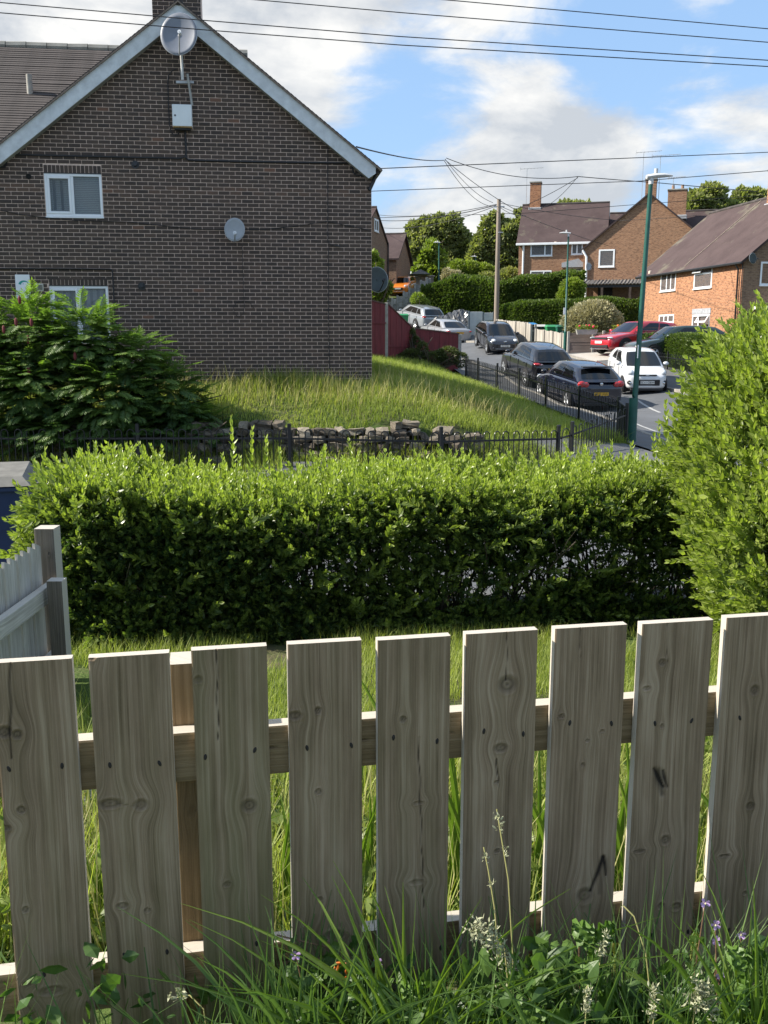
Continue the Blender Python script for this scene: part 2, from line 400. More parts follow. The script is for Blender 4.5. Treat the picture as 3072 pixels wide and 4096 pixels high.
# pavements and kerbs
strip('pavement', [(q.x, q.y) for q in RAIL_STREET] + [(2.2, 46), (.6, 54), (-1.6, 62), (-5, 71)], [p + Vector((-.14, 0)) for p in LEFT_EDGE if p.y > 17.5], 90, 6, .13, M_PAVE)
strip('pavement', [p + Vector((.14, 0.05)) for p in RIGHT_EDGE if p.x < 30], [(30, 27), (18, 31), (14, 34.3), (12.9, 37.5), (12.1, 42), (10.6, 48), (8.9, 55), (6.6, 63.5), (3.2, 73)], 90, 6, .13, M_PAVE)
strip('pavement', [(-45, 15.85), (5.2, 15.9), (6.1, 17.4)], [(-45, 16.35), (1.2, 16.35), (4.9, 19.9)], 90, 5, .12, M_PAVE)
strip('pavement', [(-45, 7.0), (4, 7.1), (14, 7.4)], [(-45, 8.2), (4, 8.3), (14, 8.7)], 90, 4, .12, M_PAVE)
def kerb(path, off):
    pts = interp(path, max(8, int(sum((b - a).length for a, b in zip(path, path[1:])) / .9)))
    par = empty('kerb', (0, 0, 0)); tag(par, kind='structure')
    me = MB().chbox(-.44, .44, -.07, .07, -.1, .15, .015).mesh('kerb_stone', M_KERB)
    for a, b in zip(pts, pts[1:]):
        m = (a + b) / 2; d = b - a
        o = link('kerb_stone', me, par, (m.x, m.y, th(m.x, m.y)), (math.atan2(th(a.x, a.y) - th(b.x, b.y), d.length) * 0, 0, math.atan2(d.y, d.x)), (d.length / .9, 1, 1))
        o.rotation_euler[1] = -math.atan2(th(b.x, b.y) - th(a.x, a.y), d.length)
kerb([p + Vector((-.06, 0)) for p in LEFT_EDGE if p.y > 16], 0)
kerb([p + Vector((.06, .03)) for p in RIGHT_EDGE if p.x < 24], 0)
def paint(A, B, w=.1, dz=.052):
    A, B = Vector(A), Vector(B); d = (B - A); nrm = Vector((-d.y, d.x)).normalized() * w / 2
    o = strip('road_marking', [A - nrm, B - nrm], [A + nrm, B + nrm], max(4, int(d.length / .6)), 2, dz, M_PAINT); return o
_g = lambda px, py, z: (lambda q: (q.x, q.y))(G(px, py, z))
paint(_g(2535, 1692, -1.03), _g(2690, 1745, -1.03)); paint(_g(2535, 1612, -1.0), _g(2640, 1648, -1.0), .09)
paint(_g(2600, 1740, -1.03), _g(2612, 1742, -1.03), .06)
# ================================================================ picket fence
FP = Plane(-0.547, 1.565, 10.9)
FPH = lambda x, y: FP.hit(x * 1.8517, y * 1.8517)        # x,y in the 1659-wide picture
def wood_mat(name, lo, mid, hi, green=(.10, .115, .035)):
    t = NT(name)
    v = t.attr('gc', 'Vector'); dk = t.attr('dark'); al = t.attr('alg')
    g1 = t.noise(1.0, 5, .62, v, (120, 1.3, 1.0)); g2 = t.noise(1.0, 3, .5, v, (460, 5, 1.0)); g3 = t.noise(1.0, 4, .55, v, (16, 4, 1.0))
    g4 = t.noise(1.0, 3, .7, v, (900, 160, 1.0))
    f = t.math('ADD', t.math('MULTIPLY', g1, .55), t.math('ADD', t.math('MULTIPLY', g2, .2), t.math('MULTIPLY', g3, .3)))
    c = t.ramp(f, [(.39, lo), (.53, mid), (.66, hi)])
    c = t.mix(t.math('MULTIPLY', t.math('SUBTRACT', g4, .55, True), 1.2, True), c, (.36, .32, .27))
    c = t.mix(t.math('MULTIPLY', t.attr('rim'), .72), c, (.58, .54, .47)); c = t.mix(al, c, green); c = t.mix(t.math('MULTIPLY', dk, .93, True), c, (.022, .016, .012))  # rim mixes in the pale colour of the sunlit edges
    t.col(c); t.set(Roughness=.82, Specular_IOR_Level=.25)
    h = t.math('SUBTRACT', t.math('ADD', t.math('MULTIPLY', g1, 1.0), t.math('MULTIPLY', g2, .5)), t.math('MULTIPLY', dk, .8))
    t.bump(h, .55, .004); MATS[name] = t.m; return t.m
M_WOOD = wood_mat('weathered_pine', (.135, .090, .056), (.275, .195, .128), (.42, .32, .225))
M_RAIL = wood_mat('weathered_rail', (.12, .082, .042), (.22, .155, .085), (.32, .24, .145))
M_GREY = wood_mat('silvered_board', (.28, .262, .235), (.46, .44, .41), (.64, .62, .585))
M_NAIL = pmat('rusty_nail', (.018, .014, .012), .8, .3, 60)
def board(name, w, h, th_, nx, nz, mat, seed, knots=(), cracks=(), alg=0.0, top_slope=0.0, horiz=False):
    """board with its front face at y=0, x 0..w, z 0..h, fine front grid; knots (x,z,a,b,strength)"""
    xs = np.linspace(0, w, nx); zs = np.linspace(0, h, nz)
    X, Z = np.meshgrid(xs, zs)
    rs = np.random.default_rng(seed)
    gx = X.copy(); dk = np.zeros_like(X)
    bow = .0035 * np.sin(Z * (2 + seed % 3) + seed) + .0012 * np.sin(Z * 8 + seed * 2)
    gx = gx + bow
    D = np.zeros_like(X)
    for (kx, kz, a, b, st) in knots:
        dx, dz = X - kx, Z - kz
        e = np.exp(-((dx / (2.6 * a)) ** 2 + (dz / (3.6 * b)) ** 2))
        gx -= dx * .85 * e
        r2 = (dx / a) ** 2 + (dz / b) ** 2
        dk += st * np.exp(-r2 * r2) * (.65 + .35 * np.cos(np.sqrt(r2) * 9)) + .32 * st * np.exp(-((r2 - 1.1) / .35) ** 2)
        D += -.0012 * np.exp(-r2 * r2) + .0010 * np.exp(-((r2 - 1.6) / .9) ** 2)
    for (x0, z0, x1, z1, wd, st) in cracks:
        t = np.clip(((X - x0) * (x1 - x0) + (Z - z0) * (z1 - z0)) / max(1e-9, (x1 - x0) ** 2 + (z1 - z0) ** 2), 0, 1)
        wob = .0012 * np.sin(Z * 70 + seed)
        d = np.hypot(X + wob - x0 - t * (x1 - x0), Z - z0 - t * (z1 - z0))
        m = np.exp(-(d / (wd * (1 - .75 * np.abs(t - .4)))) ** 2); dk += st * m; D += -.002 * m * min(1, st)
    al = np.clip(alg * (.25 + .9 * np.exp(-Z / (.28 * h + .01))) * (.6 + .5 * np.sin(X * 60 + seed) ** 2) + 0 * X, 0, .85)
    ed = np.minimum(X, w - X); D += -.0015 * np.exp(-ed / .0025)
    Zs = Z * (1 + 0 * Z) + top_slope * (X / w) * (Z / h) ** 8
    V = [np.stack([X, -D * 1.0, Zs], -1).reshape(-1, 3)]
    gc = [np.stack([gx + seed * 3.1, Z + seed * 1.7, np.full_like(X, seed)], -1).reshape(-1, 3)]
    i = np.arange(nx * nz).reshape(nz, nx)
    F = [np.stack([i[:-1, :-1].ravel(), i[:-1, 1:].ravel(), i[1:, 1:].ravel(), i[1:, :-1].ravel()], 1)]
    per = np.concatenate([i[0, :], i[1:, -1], i[-1, -2::-1], i[-2:0:-1, 0]])
    base = nx * nz; Vf = V[0][per].copy(); V0 = Vf.copy(); V0[:, 1] = th_
    g1 = gc[0][per].copy(); g0 = g1.copy(); g0[:, 0] += th_; V += [Vf, V0]; gc += [g1, g0]
    n = len(per); j = np.arange(n); jn = (j + 1) % n
    F.append(np.stack([base + jn, base + j, base + n + j, base + n + jn], 1)); n *= 2
    # back
    b0 = base + n; c = np.array([[0, th_, 0], [w, th_, 0], [w, th_, h + top_slope], [0, th_, h]]); V.append(c); gc.append(np.array([[p[0] + seed * 3.1, p[2], seed] for p in c]))
    F.append(np.array([[b0, b0 + 3, b0 + 2, b0 + 1]]))
    V = np.concatenate(V); F = np.concatenate(F); gc = np.concatenate(gc)
    # rim faces: pale end grain, its colour lifted to look sunlit, no front stain
    dk = np.concatenate([np.clip(dk, 0, 1.1).ravel(), np.zeros(n + 4)]); al = np.concatenate([al.ravel(), np.zeros(n + 4)]); rim = np.concatenate([np.zeros(nx * nz), np.ones(n + 4)])
    if horiz:
        V = V[:, [2, 1, 0]].copy(); F = F[:, ::-1]
    return np_mesh(name, V, F, mat, False, {'gc': gc, 'dark': dk, 'alg': al, 'rim': rim})
def picket_fence():
    root = empty('picket_fence', (FP.o.x, FP.o.y, 0), FP.a, 'weathered brown picket fence of wide flat boards with grass at its foot', 'fence')
    # (left x, top y, right x) of every board in the picture
    B = [(-22, 1427, 153), (193, 1413, 368), (414, 1394, 578), (619, 1383, 780), (817, 1370, 975), (1009, 1358, 1165), (1199, 1348, 1355), (1386, 1338, 1540), (1573, 1331, 1728)]
    K = {0: [(8, 1582, .012, .010, .9), (36, 1587, .008, .008, .9), (45, 1750, .007, .007, .8), (4, 1790, .014, .006, .7), (55, 1965, .006, .006, .7), (60, 2125, .008, .006, .5), (112, 2140, .022, .009, .55)],
         1: [(240, 1735, .020, .009, .7), (307, 1737, .012, .010, .65), (266, 1955, .010, .006, .75), (320, 1965, .006, .005, .6), (200, 1420, .008, .006, .8)],
         2: [(540, 1742, .013, .012, .8), (492, 1912, .007, .006, .5), (430, 1470, .007, .007, .5)],
         3: [(636, 1548, .012, .008, .75), (686, 1537, .006, .007, .95), (687, 1712, .006, .006, .7), (722, 2022, .018, .010, .5), (690, 1945, .006, .005, .5)],
         4: [(872, 1552, .006, .006, .8), (905, 1733, .010, .004, .35), (900, 1905, .014, .006, .3)],
         5: [(1098, 1479, .017, .016, .8), (1083, 1616, .013, .009, .8), (1073, 1690, .004, .004, .7), (1075, 1838, .006, .005, .7)],
         6: [(1212, 1548, .006, .005, .6), (1268, 1600, .004, .004, .6), (1300, 1580, .005, .004, .5), (1262, 1935, .016, .016, .55), (1258, 1652, .004, .004, .6)],
         7: [(1428, 1430, .007, .007, .8), (1395, 1486, .008, .005, .5), (1428, 1568, .004, .005, .6), (1436, 1814, .010, .010, .7), (1427, 1956, .007, .007, .85), (1460, 1958, .010, .009, .6), (1380, 1838, .012, .004, .7)],
         8: [(1632, 1492, .009, .010, .75), (1622, 1742, .009, .008, .7), (1566, 1850, .012, .004, .8), (1610, 1930, .005, .005, .5)]}
    C = {0: [(20, 1427, 22, 1640, .0025, .75), (105, 1455, 155, 1560, .0, 0)],
         2: [(470, 1398, 473, 1600, .0012, .9)], 4: [(905, 1590, 915, 1960, .0015, .8)], 5: [(1074, 1640, 1078, 1700, .0015, .9), (1098, 1360, 1096, 1470, .001, .7)],
         6: [(1302, 1852, 1276, 1925, .0055, 1.0), (1304, 1850, 1308, 1892, .003, .9), (1253, 1345, 1252, 1420, .001, .6), (1305, 1860, 1296, 1930, .010, .35)],
         7: [(1412, 1660, 1432, 1700, .0045, .95), (1432, 1664, 1440, 1700, .0035, .95), (1422, 1665, 1428, 1715, .010, .7), (1438, 1345, 1440, 1440, .0012, .5)],
         1: [(252, 1735, 300, 1742, .0012, .8)]}
    NL = {0: [(18, 1662), (133, 1655), (95, 2105), (285, 2100)], 1: [(240, 1652), (347, 1648), (270, 2062), (362, 2055)], 2: [(445, 1637), (552, 1622), (458, 2112), (555, 2040)],
          3: [(662, 1618), (758, 1612), (760, 2062)], 4: [(851, 1592), (945, 1600), (858, 2070), (952, 2047)], 5: [(1047, 1580), (1132, 1586), (1048, 2040), (1130, 2030)],
          6: [(1230, 1562), (1320, 1563), (1225, 2052)], 7: [(1413, 1562), (1492, 1556), (1408, 2020), (1486, 2012)], 8: [(1600, 1552), (1575, 2010), (1660, 1998)]}
    ALG = [.45, .5, 1.0, .5, .55, .35, .22, .25, .25]
    nail = MB().ell((0, 0, 0), (.0032, .0022, .0062), 8, 6).mesh('nail', M_NAIL)
    for k, (xl, yt, xr) in enumerate(B):
        s0, zt = FPH(xl, yt); s1, zt1 = FPH(xr, yt - 10)
        w = s1 - s0
        zb = -.02
        kn = []
        for (x, y, a, b, st) in K.get(k, ()):
            s, z = FPH(x, y); kn.append((s - s0, z - zb, a, b, st))
        cr = []
        for (xa, ya, xb, yb, wd, st) in C.get(k, ()):
            if st == 0: continue
            a, za = FPH(xa, ya); b, zz = FPH(xb, yb); cr.append((a - s0, za - zb, b - s0, zz - zb, wd, st))
        me = board('plank', w, .893 - zb, .021, 56, 300, M_WOOD, 3 + k * 2, kn, cr, ALG[k])
        p = link('plank', me, root, (s0, random.uniform(-.002, .002), zb), (random.uniform(-.004, .004), random.uniform(-.003, .003), 0))
        for (x, y) in NL.get(k, ()):
            s, z = FPH(x, y)
            if 0 < s - s0 < w: link('nail', nail, p, (s - s0, .0002, z - zb), (0, random.uniform(-.4, .4), 0))
    for z0, z1 in ((.632, .728), (.178, .276)):
        L = 2.3
        me = board('rail', z1 - z0, L, .035, 24, 420, M_RAIL, 31 + int(z0 * 9), [(.04, .62, .007, .012, .5), (.06, 1.3, .006, .01, .6)], [(.05, .3, .052, .8, .001, .8), (.055, 1.0, .057, 1.6, .0012, .8)], .35 if z0 < .4 else .12, 0, True)
        link('rail', me, root, (-.7, .024, z0))
    for s in (.335 - .0, 2.02):
        sx, zt = FP.hit(366 * 1.8517, 1436 * 1.8517, -.062) if s < 1 else (s, .86)
        me = board('post', .052, zt, .07, 14, 80, M_RAIL, 40, [(.03, .55, .007, .01, .6)], (), .2)
        link('post', me, root, (sx, .062, 0))
    return root
picket_fence()
def side_fence():
    """silvered close-board fence running away on the left, its rails facing us, with its end post"""
    A = P(200, 2300, 4.7); B = P(-60, 2300, 3.95); d = (B - A); ang = math.atan2(d.y, d.x)
    base = th(A.x, A.y)
    root = empty('closeboard_fence', (A.x, A.y, 0), ang, 'pale silvered close-set board fence with slanting tops beside the dark hedge', 'fence')
    Lz = P(170, 2139, 4.7).z; z0 = base - .1
    # local: x runs along the fence towards us, the face we see is +y
    n = 13; wb = .078
    for k in range(n):
        me = board('board', wb * 1.12, Lz - .02 - z0, .016, 10, 60, M_GREY, 60 + k, (), (), .12, -.035)
        link('board', me, root, (.03 + k * wb + wb * 1.12, -.02 + .006 * (k % 2), z0), (0, 0, math.pi + .07))
    for z in (P(60, 2370, 4.55).z, P(60, 2370, 4.55).z - .36):
        me = board('rail', .085, 1.1, .04, 14, 160, M_GREY, 80 + int(z * 10), [(.04, .3, .012, .02, .5)], (), .05, 0, True)
        link('rail', me, root, (1.1, .05, z - .05), (0, 0, math.pi))
    pm = wood_mat('dark_post_wood', (.075, .062, .05), (.135, .115, .095), (.2, .175, .15))
    o = link('post', board('post', .10, Lz + .03 - z0, .10, 30, 120, pm, 90, [(.07, Lz - z0 - .1, .006, .008, .7)], (), .1), root, (0, 0, z0)); o.rotation_euler = (0, 0, -ang); lo = Matrix.Rotation(-ang, 3, 'Z') @ (P(148, 2300, 4.7) - A); o.location = Vector((lo.x, lo.y, z0))
    o2 = link('post', board('post', .075, Lz - .18 - z0, .075, 24, 100, pm, 91, (), (), .15), root, (0, 0, z0)); o2.rotation_euler = (0, 0, -ang)
    loc = Matrix.Rotation(-ang, 3, 'Z') @ (P(183, 2300, 4.45) - A); o2.location = Vector((loc.x, loc.y, z0))
side_fence()
# ================================================================ foliage tools
def rotm(a, b, c):
    """batch rotation matrices from euler arrays: Rz(c) @ Ry(b) @ Rx(a)"""
    ca, sa, cb, sb, cc, s_ = np.cos(a), np.sin(a), np.cos(b), np.sin(b), np.cos(c), np.sin(c)
    R = np.empty((len(a), 3, 3))
    R[:, 0, 0] = cc * cb; R[:, 0, 1] = cc * sb * sa - s_ * ca; R[:, 0, 2] = cc * sb * ca + s_ * sa
    R[:, 1, 0] = s_ * cb; R[:, 1, 1] = s_ * sb * sa + cc * ca; R[:, 1, 2] = s_ * sb * ca - cc * sa
    R[:, 2, 0] = -sb; R[:, 2, 1] = cb * sa; R[:, 2, 2] = cb * ca
    return R
def align(d, spin):
    """batch rotation taking +z to d with a spin about it"""
    d = d / np.linalg.norm(d, axis=1, keepdims=True)
    h = np.where(np.abs(d[:, 2:3]) < .95, np.array([[0, 0, 1.]]), np.array([[1., 0, 0]]))
    x = np.cross(h, d); x /= np.linalg.norm(x, axis=1, keepdims=True); y = np.cross(d, x)
    cs, sn = np.cos(spin)[:, None], np.sin(spin)[:, None]
    x2 = x * cs + y * sn; y2 = -x * sn + y * cs
    return np.stack([x2, y2, d], -1)
def scatter(Vt, Ft, at, R, T, Sx, rnd):
    """stamp one template many times"""
    n, m = len(T), len(Vt)
    V = np.einsum('nij,mj->nmi', R, Vt) * np.asarray(Sx).reshape(-1, 1, 1) + T[:, None, :]
    F = Ft[None] + (np.arange(n) * m)[:, None, None]
    A = np.clip(rnd[:, None] + at[None] , 0, 1)
    return V.reshape(-1, 3), F.reshape(-1, Ft.shape[1]), A.reshape(-1)
def join(parts):
    V, F, A, b = [], [], [], 0
    for v, f, a in parts: V.append(v); F.append(f + b); A.append(a); b += len(v)
    return np.concatenate(V), np.concatenate(F), np.concatenate(A)
# a folded leaf: base at origin, tip +z, 2 quads
def leaf_t(L=.045, W=.018, fold=.35, curl=.15):
    V = np.array([[0, 0, 0], [-W / 2, -fold * W / 2, L * .38], [0, 0, L * .42], [W / 2, -fold * W / 2, L * .38], [-W * .36, -fold * W * .36 - curl * L * .25, L * .72], [0, -curl * L * .3, L * .74], [W * .36, -fold * W * .36 - curl * L * .25, L * .72], [0, -curl * L * .75, L]])
    F = np.array([[0, 2, 1, 1], [0, 3, 2, 2], [1, 2, 5, 4], [2, 3, 6, 5], [4, 5, 7, 7], [5, 6, 7, 7]])
    Q = [[0, 3, 2, 1], [1, 2, 5, 4], [2, 3, 6, 5], [4, 5, 6, 7]]
    return V, np.array(Q)
def shoot_t(n, L, leafL, seed, spread=.9):
    """privet shoot: opposite leaf pairs along a stem, tip +z"""
    rs = np.random.default_rng(seed); parts = []
    lv, lf = leaf_t(leafL, leafL * .48)
    T, D, S_, A = [], [], [], []
    for i in range(n):
        z = L * (i + .6) / n; ph = (i % 2) * math.pi / 2 + rs.normal(0, .25)
        for q in (0, math.pi):
            el = spread * (1 - .55 * (i / n)) + rs.normal(0, .15)
            D.append((math.sin(el) * math.cos(ph + q), math.sin(el) * math.sin(ph + q), math.cos(el))); T.append((0, 0, z))
            S_.append((.75 + .4 * math.sin(math.pi * (i + 1) / (n + 1))) * rs.uniform(.8, 1.15)); A.append(.25 + .5 * (i / n) + rs.normal(0, .1))
    D, T = np.array(D), np.array(T)
    R = align(D, np.zeros(len(D)))
    # leaf upper side faces along the stem tip
    up = np.array([[0, 0, 1.]]); y = -(up - D * (D @ up.T)); y /= np.linalg.norm(y, axis=1, keepdims=True) + 1e-9; x = np.cross(y, D)
    R = np.stack([x, y, D], -1)
    parts.append(scatter(lv, lf, np.zeros(len(lv)), R, T, np.array(S_), np.array(A)))
    st = MB().tube([(0, 0, -.02), (0, 0, L)], .0016, 3, False)
    parts.append((np.array([tuple(v) for v in st.v]), np.array(st.f), np.full(len(st.v), .3)))
    return join(parts)
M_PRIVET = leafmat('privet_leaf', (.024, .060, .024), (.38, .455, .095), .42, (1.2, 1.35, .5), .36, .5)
M_TWIG = pmat('privet_twig', (.06, .048, .036), .9, .3, 30)
M_SUMAC = leafmat('sumac_leaf', (.04, .09, .035), (.22, .32, .06), .42, (1.2, 1.45, .5))
M_GRASS = leafmat('grass_blade', (.14, .20, .04), (.42, .46, .13), .45, (1.2, 1.3, .5), .55, .25)
M_GRASS_DRY = leafmat('dry_grass', (.24, .25, .08), (.50, .46, .22), .35, (1.1, 1.1, .7), .7, .2)
M_TREE = leafmat('tree_leaf', (.09, .12, .04), (.36, .37, .16), .42, (1.2, 1.35, .5), .5, .3)
M_TREE2 = leafmat('bright_tree_leaf', (.09, .135, .02), (.30, .36, .07), .42)
M_HEDGE2 = leafmat('clipped_hedge_leaf', (.035, .068, .016), (.16, .21, .045), .38)
M_VARIEG = leafmat('variegated_leaf', (.20, .19, .085), (.52, .48, .30), .25, (1.1, 1.1, .8))
M_BARK = pmat('bark', (.085, .068, .05), .95, .3, 9, bump=.5)
SHOOTS = [shoot_t(7, .17, .046, 1), shoot_t(6, .12, .042, 2), shoot_t(9, .26, .044, 3, .8), shoot_t(5, .09, .045, 4, 1.1)]
SPARSE = [shoot_t(9, .30, .055, 8, 1.0), shoot_t(8, .24, .052, 9, .95)]
def vnoise(x, y, z, s, seed=0):
    return (np.sin(x * s * 1.7 + seed) * np.sin(y * s * 1.3 + 1.7 * seed + z * s * .9) + np.sin(z * s * 2.1 + x * s * .8 + seed * 2.3) * np.cos(y * s * 1.9 + seed)) * .5
def keep_leaves(root, V, F, A, mat, nv, n_ind, name='leaf', score=None):
    """the n_ind templates that show largest become single parts, the rest one stuff part"""
    n = len(V) // nv; nf = len(F) // n
    order = np.argsort(score)[:n_ind] if score is not None else np.arange(n_ind)
    mask = np.zeros(n, bool); mask[order] = True
    Vr, Fr, Ar = V.reshape(n, nv, 3), F.reshape(n, nf, -1), A.reshape(n, nv)
    for i in order:
        c = Vr[i, 0]
        me = np_mesh(name, Vr[i] - c, Fr[i] - i * nv, mat, False, {'rnd': Ar[i]}); link(name, me, root, c)
    rest = ~mask; k = rest.sum()
    F2 = Fr[rest] - (np.nonzero(rest)[0] * nv)[:, None, None] + (np.arange(k) * nv)[:, None, None]
    o = link('foliage', np_mesh('foliage', Vr[rest].reshape(-1, 3), F2.reshape(-1, F.shape[1]), mat, False, {'rnd': Ar[rest].ravel()}), root); o['kind'] = 'stuff'
# ================================================================ front privet hedge
def front_hedge():
    n_ang = math.radians(10.5); O = Vector((0, 6.0, 0))
    root = empty('privet_hedge', (0, 0, 0), 0, 'long waist-high privet hedge, bright on top and dark in front, with see-through gaps low down', 'hedge')
    ux, uy = math.cos(n_ang), math.sin(n_ang)
    def place(s, d):       # s along, d depth behind the front
        return O.x + s * ux - d * uy, O.y + s * uy + d * ux
    parts = []
    S0, S1, DEP = -2.02, 2.9, 1.35
    def topz(s): return P(1536, 1960, 6.0).z - .005 + .05 * np.sin(s * 1.3) + .03 * np.sin(s * 3.7 + 1) + np.where(s < -1.6, .06, 0) - np.clip(.045 * (s + 1.5), 0, .115)
    rs = np.random.default_rng(5)
    def stamp(tpl, s, d, z, D, scl, rnd):
        X, Y = place(s, d)
        parts.append(scatter(tpl[0], tpl[1], tpl[2] - .5, align(D, rs.uniform(0, 6.28, len(s))), np.stack([X, Y, z], 1), scl, rnd))
    # top: upright shoots
    for ti, n in ((0, 2000), (1, 2400), (3, 2700), (2, 620)):
        s = rs.uniform(S0, S1, n); d = rs.uniform(-.02, DEP, n)
        z = topz(s) - rs.uniform(.02, .16, n) - .10 * np.exp(-d / .10) + .05 * vnoise(s, d, 0 * s, 3.0)
        D = np.stack([rs.normal(-.1, .42, n), rs.normal(-.05, .42, n) - .5 * np.exp(-d / .12), np.ones(n)], 1)
        stamp(SHOOTS[ti], s, d, z, D, rs.uniform(.66, 1.02, n), rs.uniform(.48, .98, n))  # top leaves paler: young growth, plus sunlit brightness put into their colour
    # a few tall whips above the top
    for px, py in ((950, 1660), (1010, 1700), (1070, 1740), (1300, 1790), (240, 1770), (640, 1800), (1130, 1790), (1700, 1830), (1950, 1830), (2050, 1840), (2360, 1850), (1480, 1830), (2580, 1800)):
        q = P(px, py, 7.0); s = np.array([q.x * ux]); 
        base = topz(s)[0] - .1; h = max(.25, q.z - base)
        t = shoot_t(max(7, int(h / .032)), h, .055, int(px), .75)
        X, Y = place(s, np.array([1.0])); parts.append(scatter(t[0], t[1], t[2] - .5, align(np.array([[rs.normal(0, .08), rs.normal(0, .08), 1.]]), np.array([.4])), np.array([[q.x, Y[0], base]]), np.array([1.]), np.array([.75])))
    # front face, thinner low down in the middle and right
    n = 11500
    s = rs.uniform(S0, S1, n); h = rs.uniform(0, 1, n)
    gap = vnoise(s, h * 2.2, s * .3, 2.6, 1.2) + .55 * vnoise(s, h * 3, s, 6.5, 4.0)
    thin = 1 / (1 + np.exp(-(s + .62) / .16)) * np.exp(-((h - .36) / .30) ** 2)
    keep = rs.uniform(0, 1, n) > np.clip(thin * (.72 + .75 * gap), 0, .94)
    s, h = s[keep], h[keep]; n = len(s)
    zb = terr(s * ux, 6 + s * uy); zt = topz(s) - .05
    z = zb + .03 + h * (zt - zb); d = rs.exponential(.10, n) - .03 + .05 * vnoise(s, z, 0 * s, 4) + .10 * h * (h > .85) - .30 * np.clip(.22 - h, 0, 1)
    D = np.stack([rs.normal(0, .55, n), -rs.uniform(.25, 1.1, n), rs.normal(.45, .45, n)], 1)
    for q, t in enumerate((SHOOTS[1], SHOOTS[3], SHOOTS[0], SPARSE[1])):
        m = (np.arange(n) % 7) % 4 == q
        stamp(t, s[m], d[m], z[m], D[m], rs.uniform(.62, 1.0, m.sum()), rs.uniform(.0, .30, m.sum()) + .25 * np.clip((h[m] - .8) / .2, 0, 1))  # front leaves darker: older growth, plus shade put into their colour
    # back face and inside, sparse
    n = 2600; s = rs.uniform(S0, S1, n); h = rs.uniform(0, 1, n); d = DEP - rs.exponential(.12, n)
    thin = 1 / (1 + np.exp(-(s + .62) / .16)) * np.exp(-((h - .40) / .34) ** 2)
    k = rs.uniform(0, 1, n) > np.clip(thin * 1.0, 0, .9); s, h, d = s[k], h[k], d[k]; n = len(s)
    zb = terr(s * ux, 7.2 + s * uy); z = zb + h * (topz(s) - .1 - zb)
    D = np.stack([rs.normal(0, .6, n), rs.uniform(.1, 1, n), rs.normal(.5, .5, n)], 1); stamp(SHOOTS[0], s, d, z, D, rs.uniform(.9, 1.2, n), rs.uniform(.2, .5, n))
    # left end
    n = 900; d = rs.uniform(0, DEP, n); h = rs.uniform(0, 1, n); s = np.full(n, S0) + rs.normal(0, .06, n) - .12 * np.sin(h * 3)
    zb = terr(s, 6 + d); z = zb + h * (topz(s) - zb)
    D = np.stack([-rs.uniform(.3, 1, n), rs.normal(-.2, .5, n), rs.normal(.5, .4, n)], 1); stamp(SHOOTS[0], s, d, z, D, rs.uniform(.8, 1.2, n), rs.uniform(.3, .7, n))
    # long loose sprays in front
    n = 150; s = rs.uniform(S0, S1, n); h = rs.uniform(.05, .9, n); zb = terr(s * ux, 6 + s * uy); z = zb + h * (topz(s) - zb)
    D = np.stack([rs.normal(.2, .6, n), -rs.uniform(.4, 1, n), rs.normal(.5, .3, n)], 1); stamp(SPARSE[0], s, np.full(n, -.02), z, D, rs.uniform(.8, 1.1, n), rs.uniform(.3, .6, n))
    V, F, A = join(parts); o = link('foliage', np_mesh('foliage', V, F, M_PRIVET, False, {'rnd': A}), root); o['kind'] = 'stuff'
    tw = MB()
    for k in range(210):
        s = random.uniform(S0 + .05, S1); d = random.uniform(.2, 1.1); x, y = place(s, d); zb = th(x, y)
        pts = [Vector((x, y, zb - .05))]; lean = Vector((random.gauss(0, .22), random.gauss(0, .22), 1)); r = random.uniform(.005, .014)
        for q in range(5):
            lean += Vector((random.gauss(0, .16), random.gauss(0, .16), 0)); pts.append(pts[-1] + lean.normalized() * .2)
        tw.tube(pts, [r * (1 - .14 * i) for i in range(6)], 5, False)
        for q in range(4):
            b = pts[random.randint(1, 4)]; e = b + Vector((random.gauss(0, .16), random.gauss(-.05, .16), random.uniform(.05, .28))); tw.tube([b, b.lerp(e, .5) + Vector((0, 0, .02)), e], [.004, .003, .002], 4, False)
    o = tw.build('stem_tangle', M_TWIG, root); o['kind'] = 'stuff'
front_hedge()
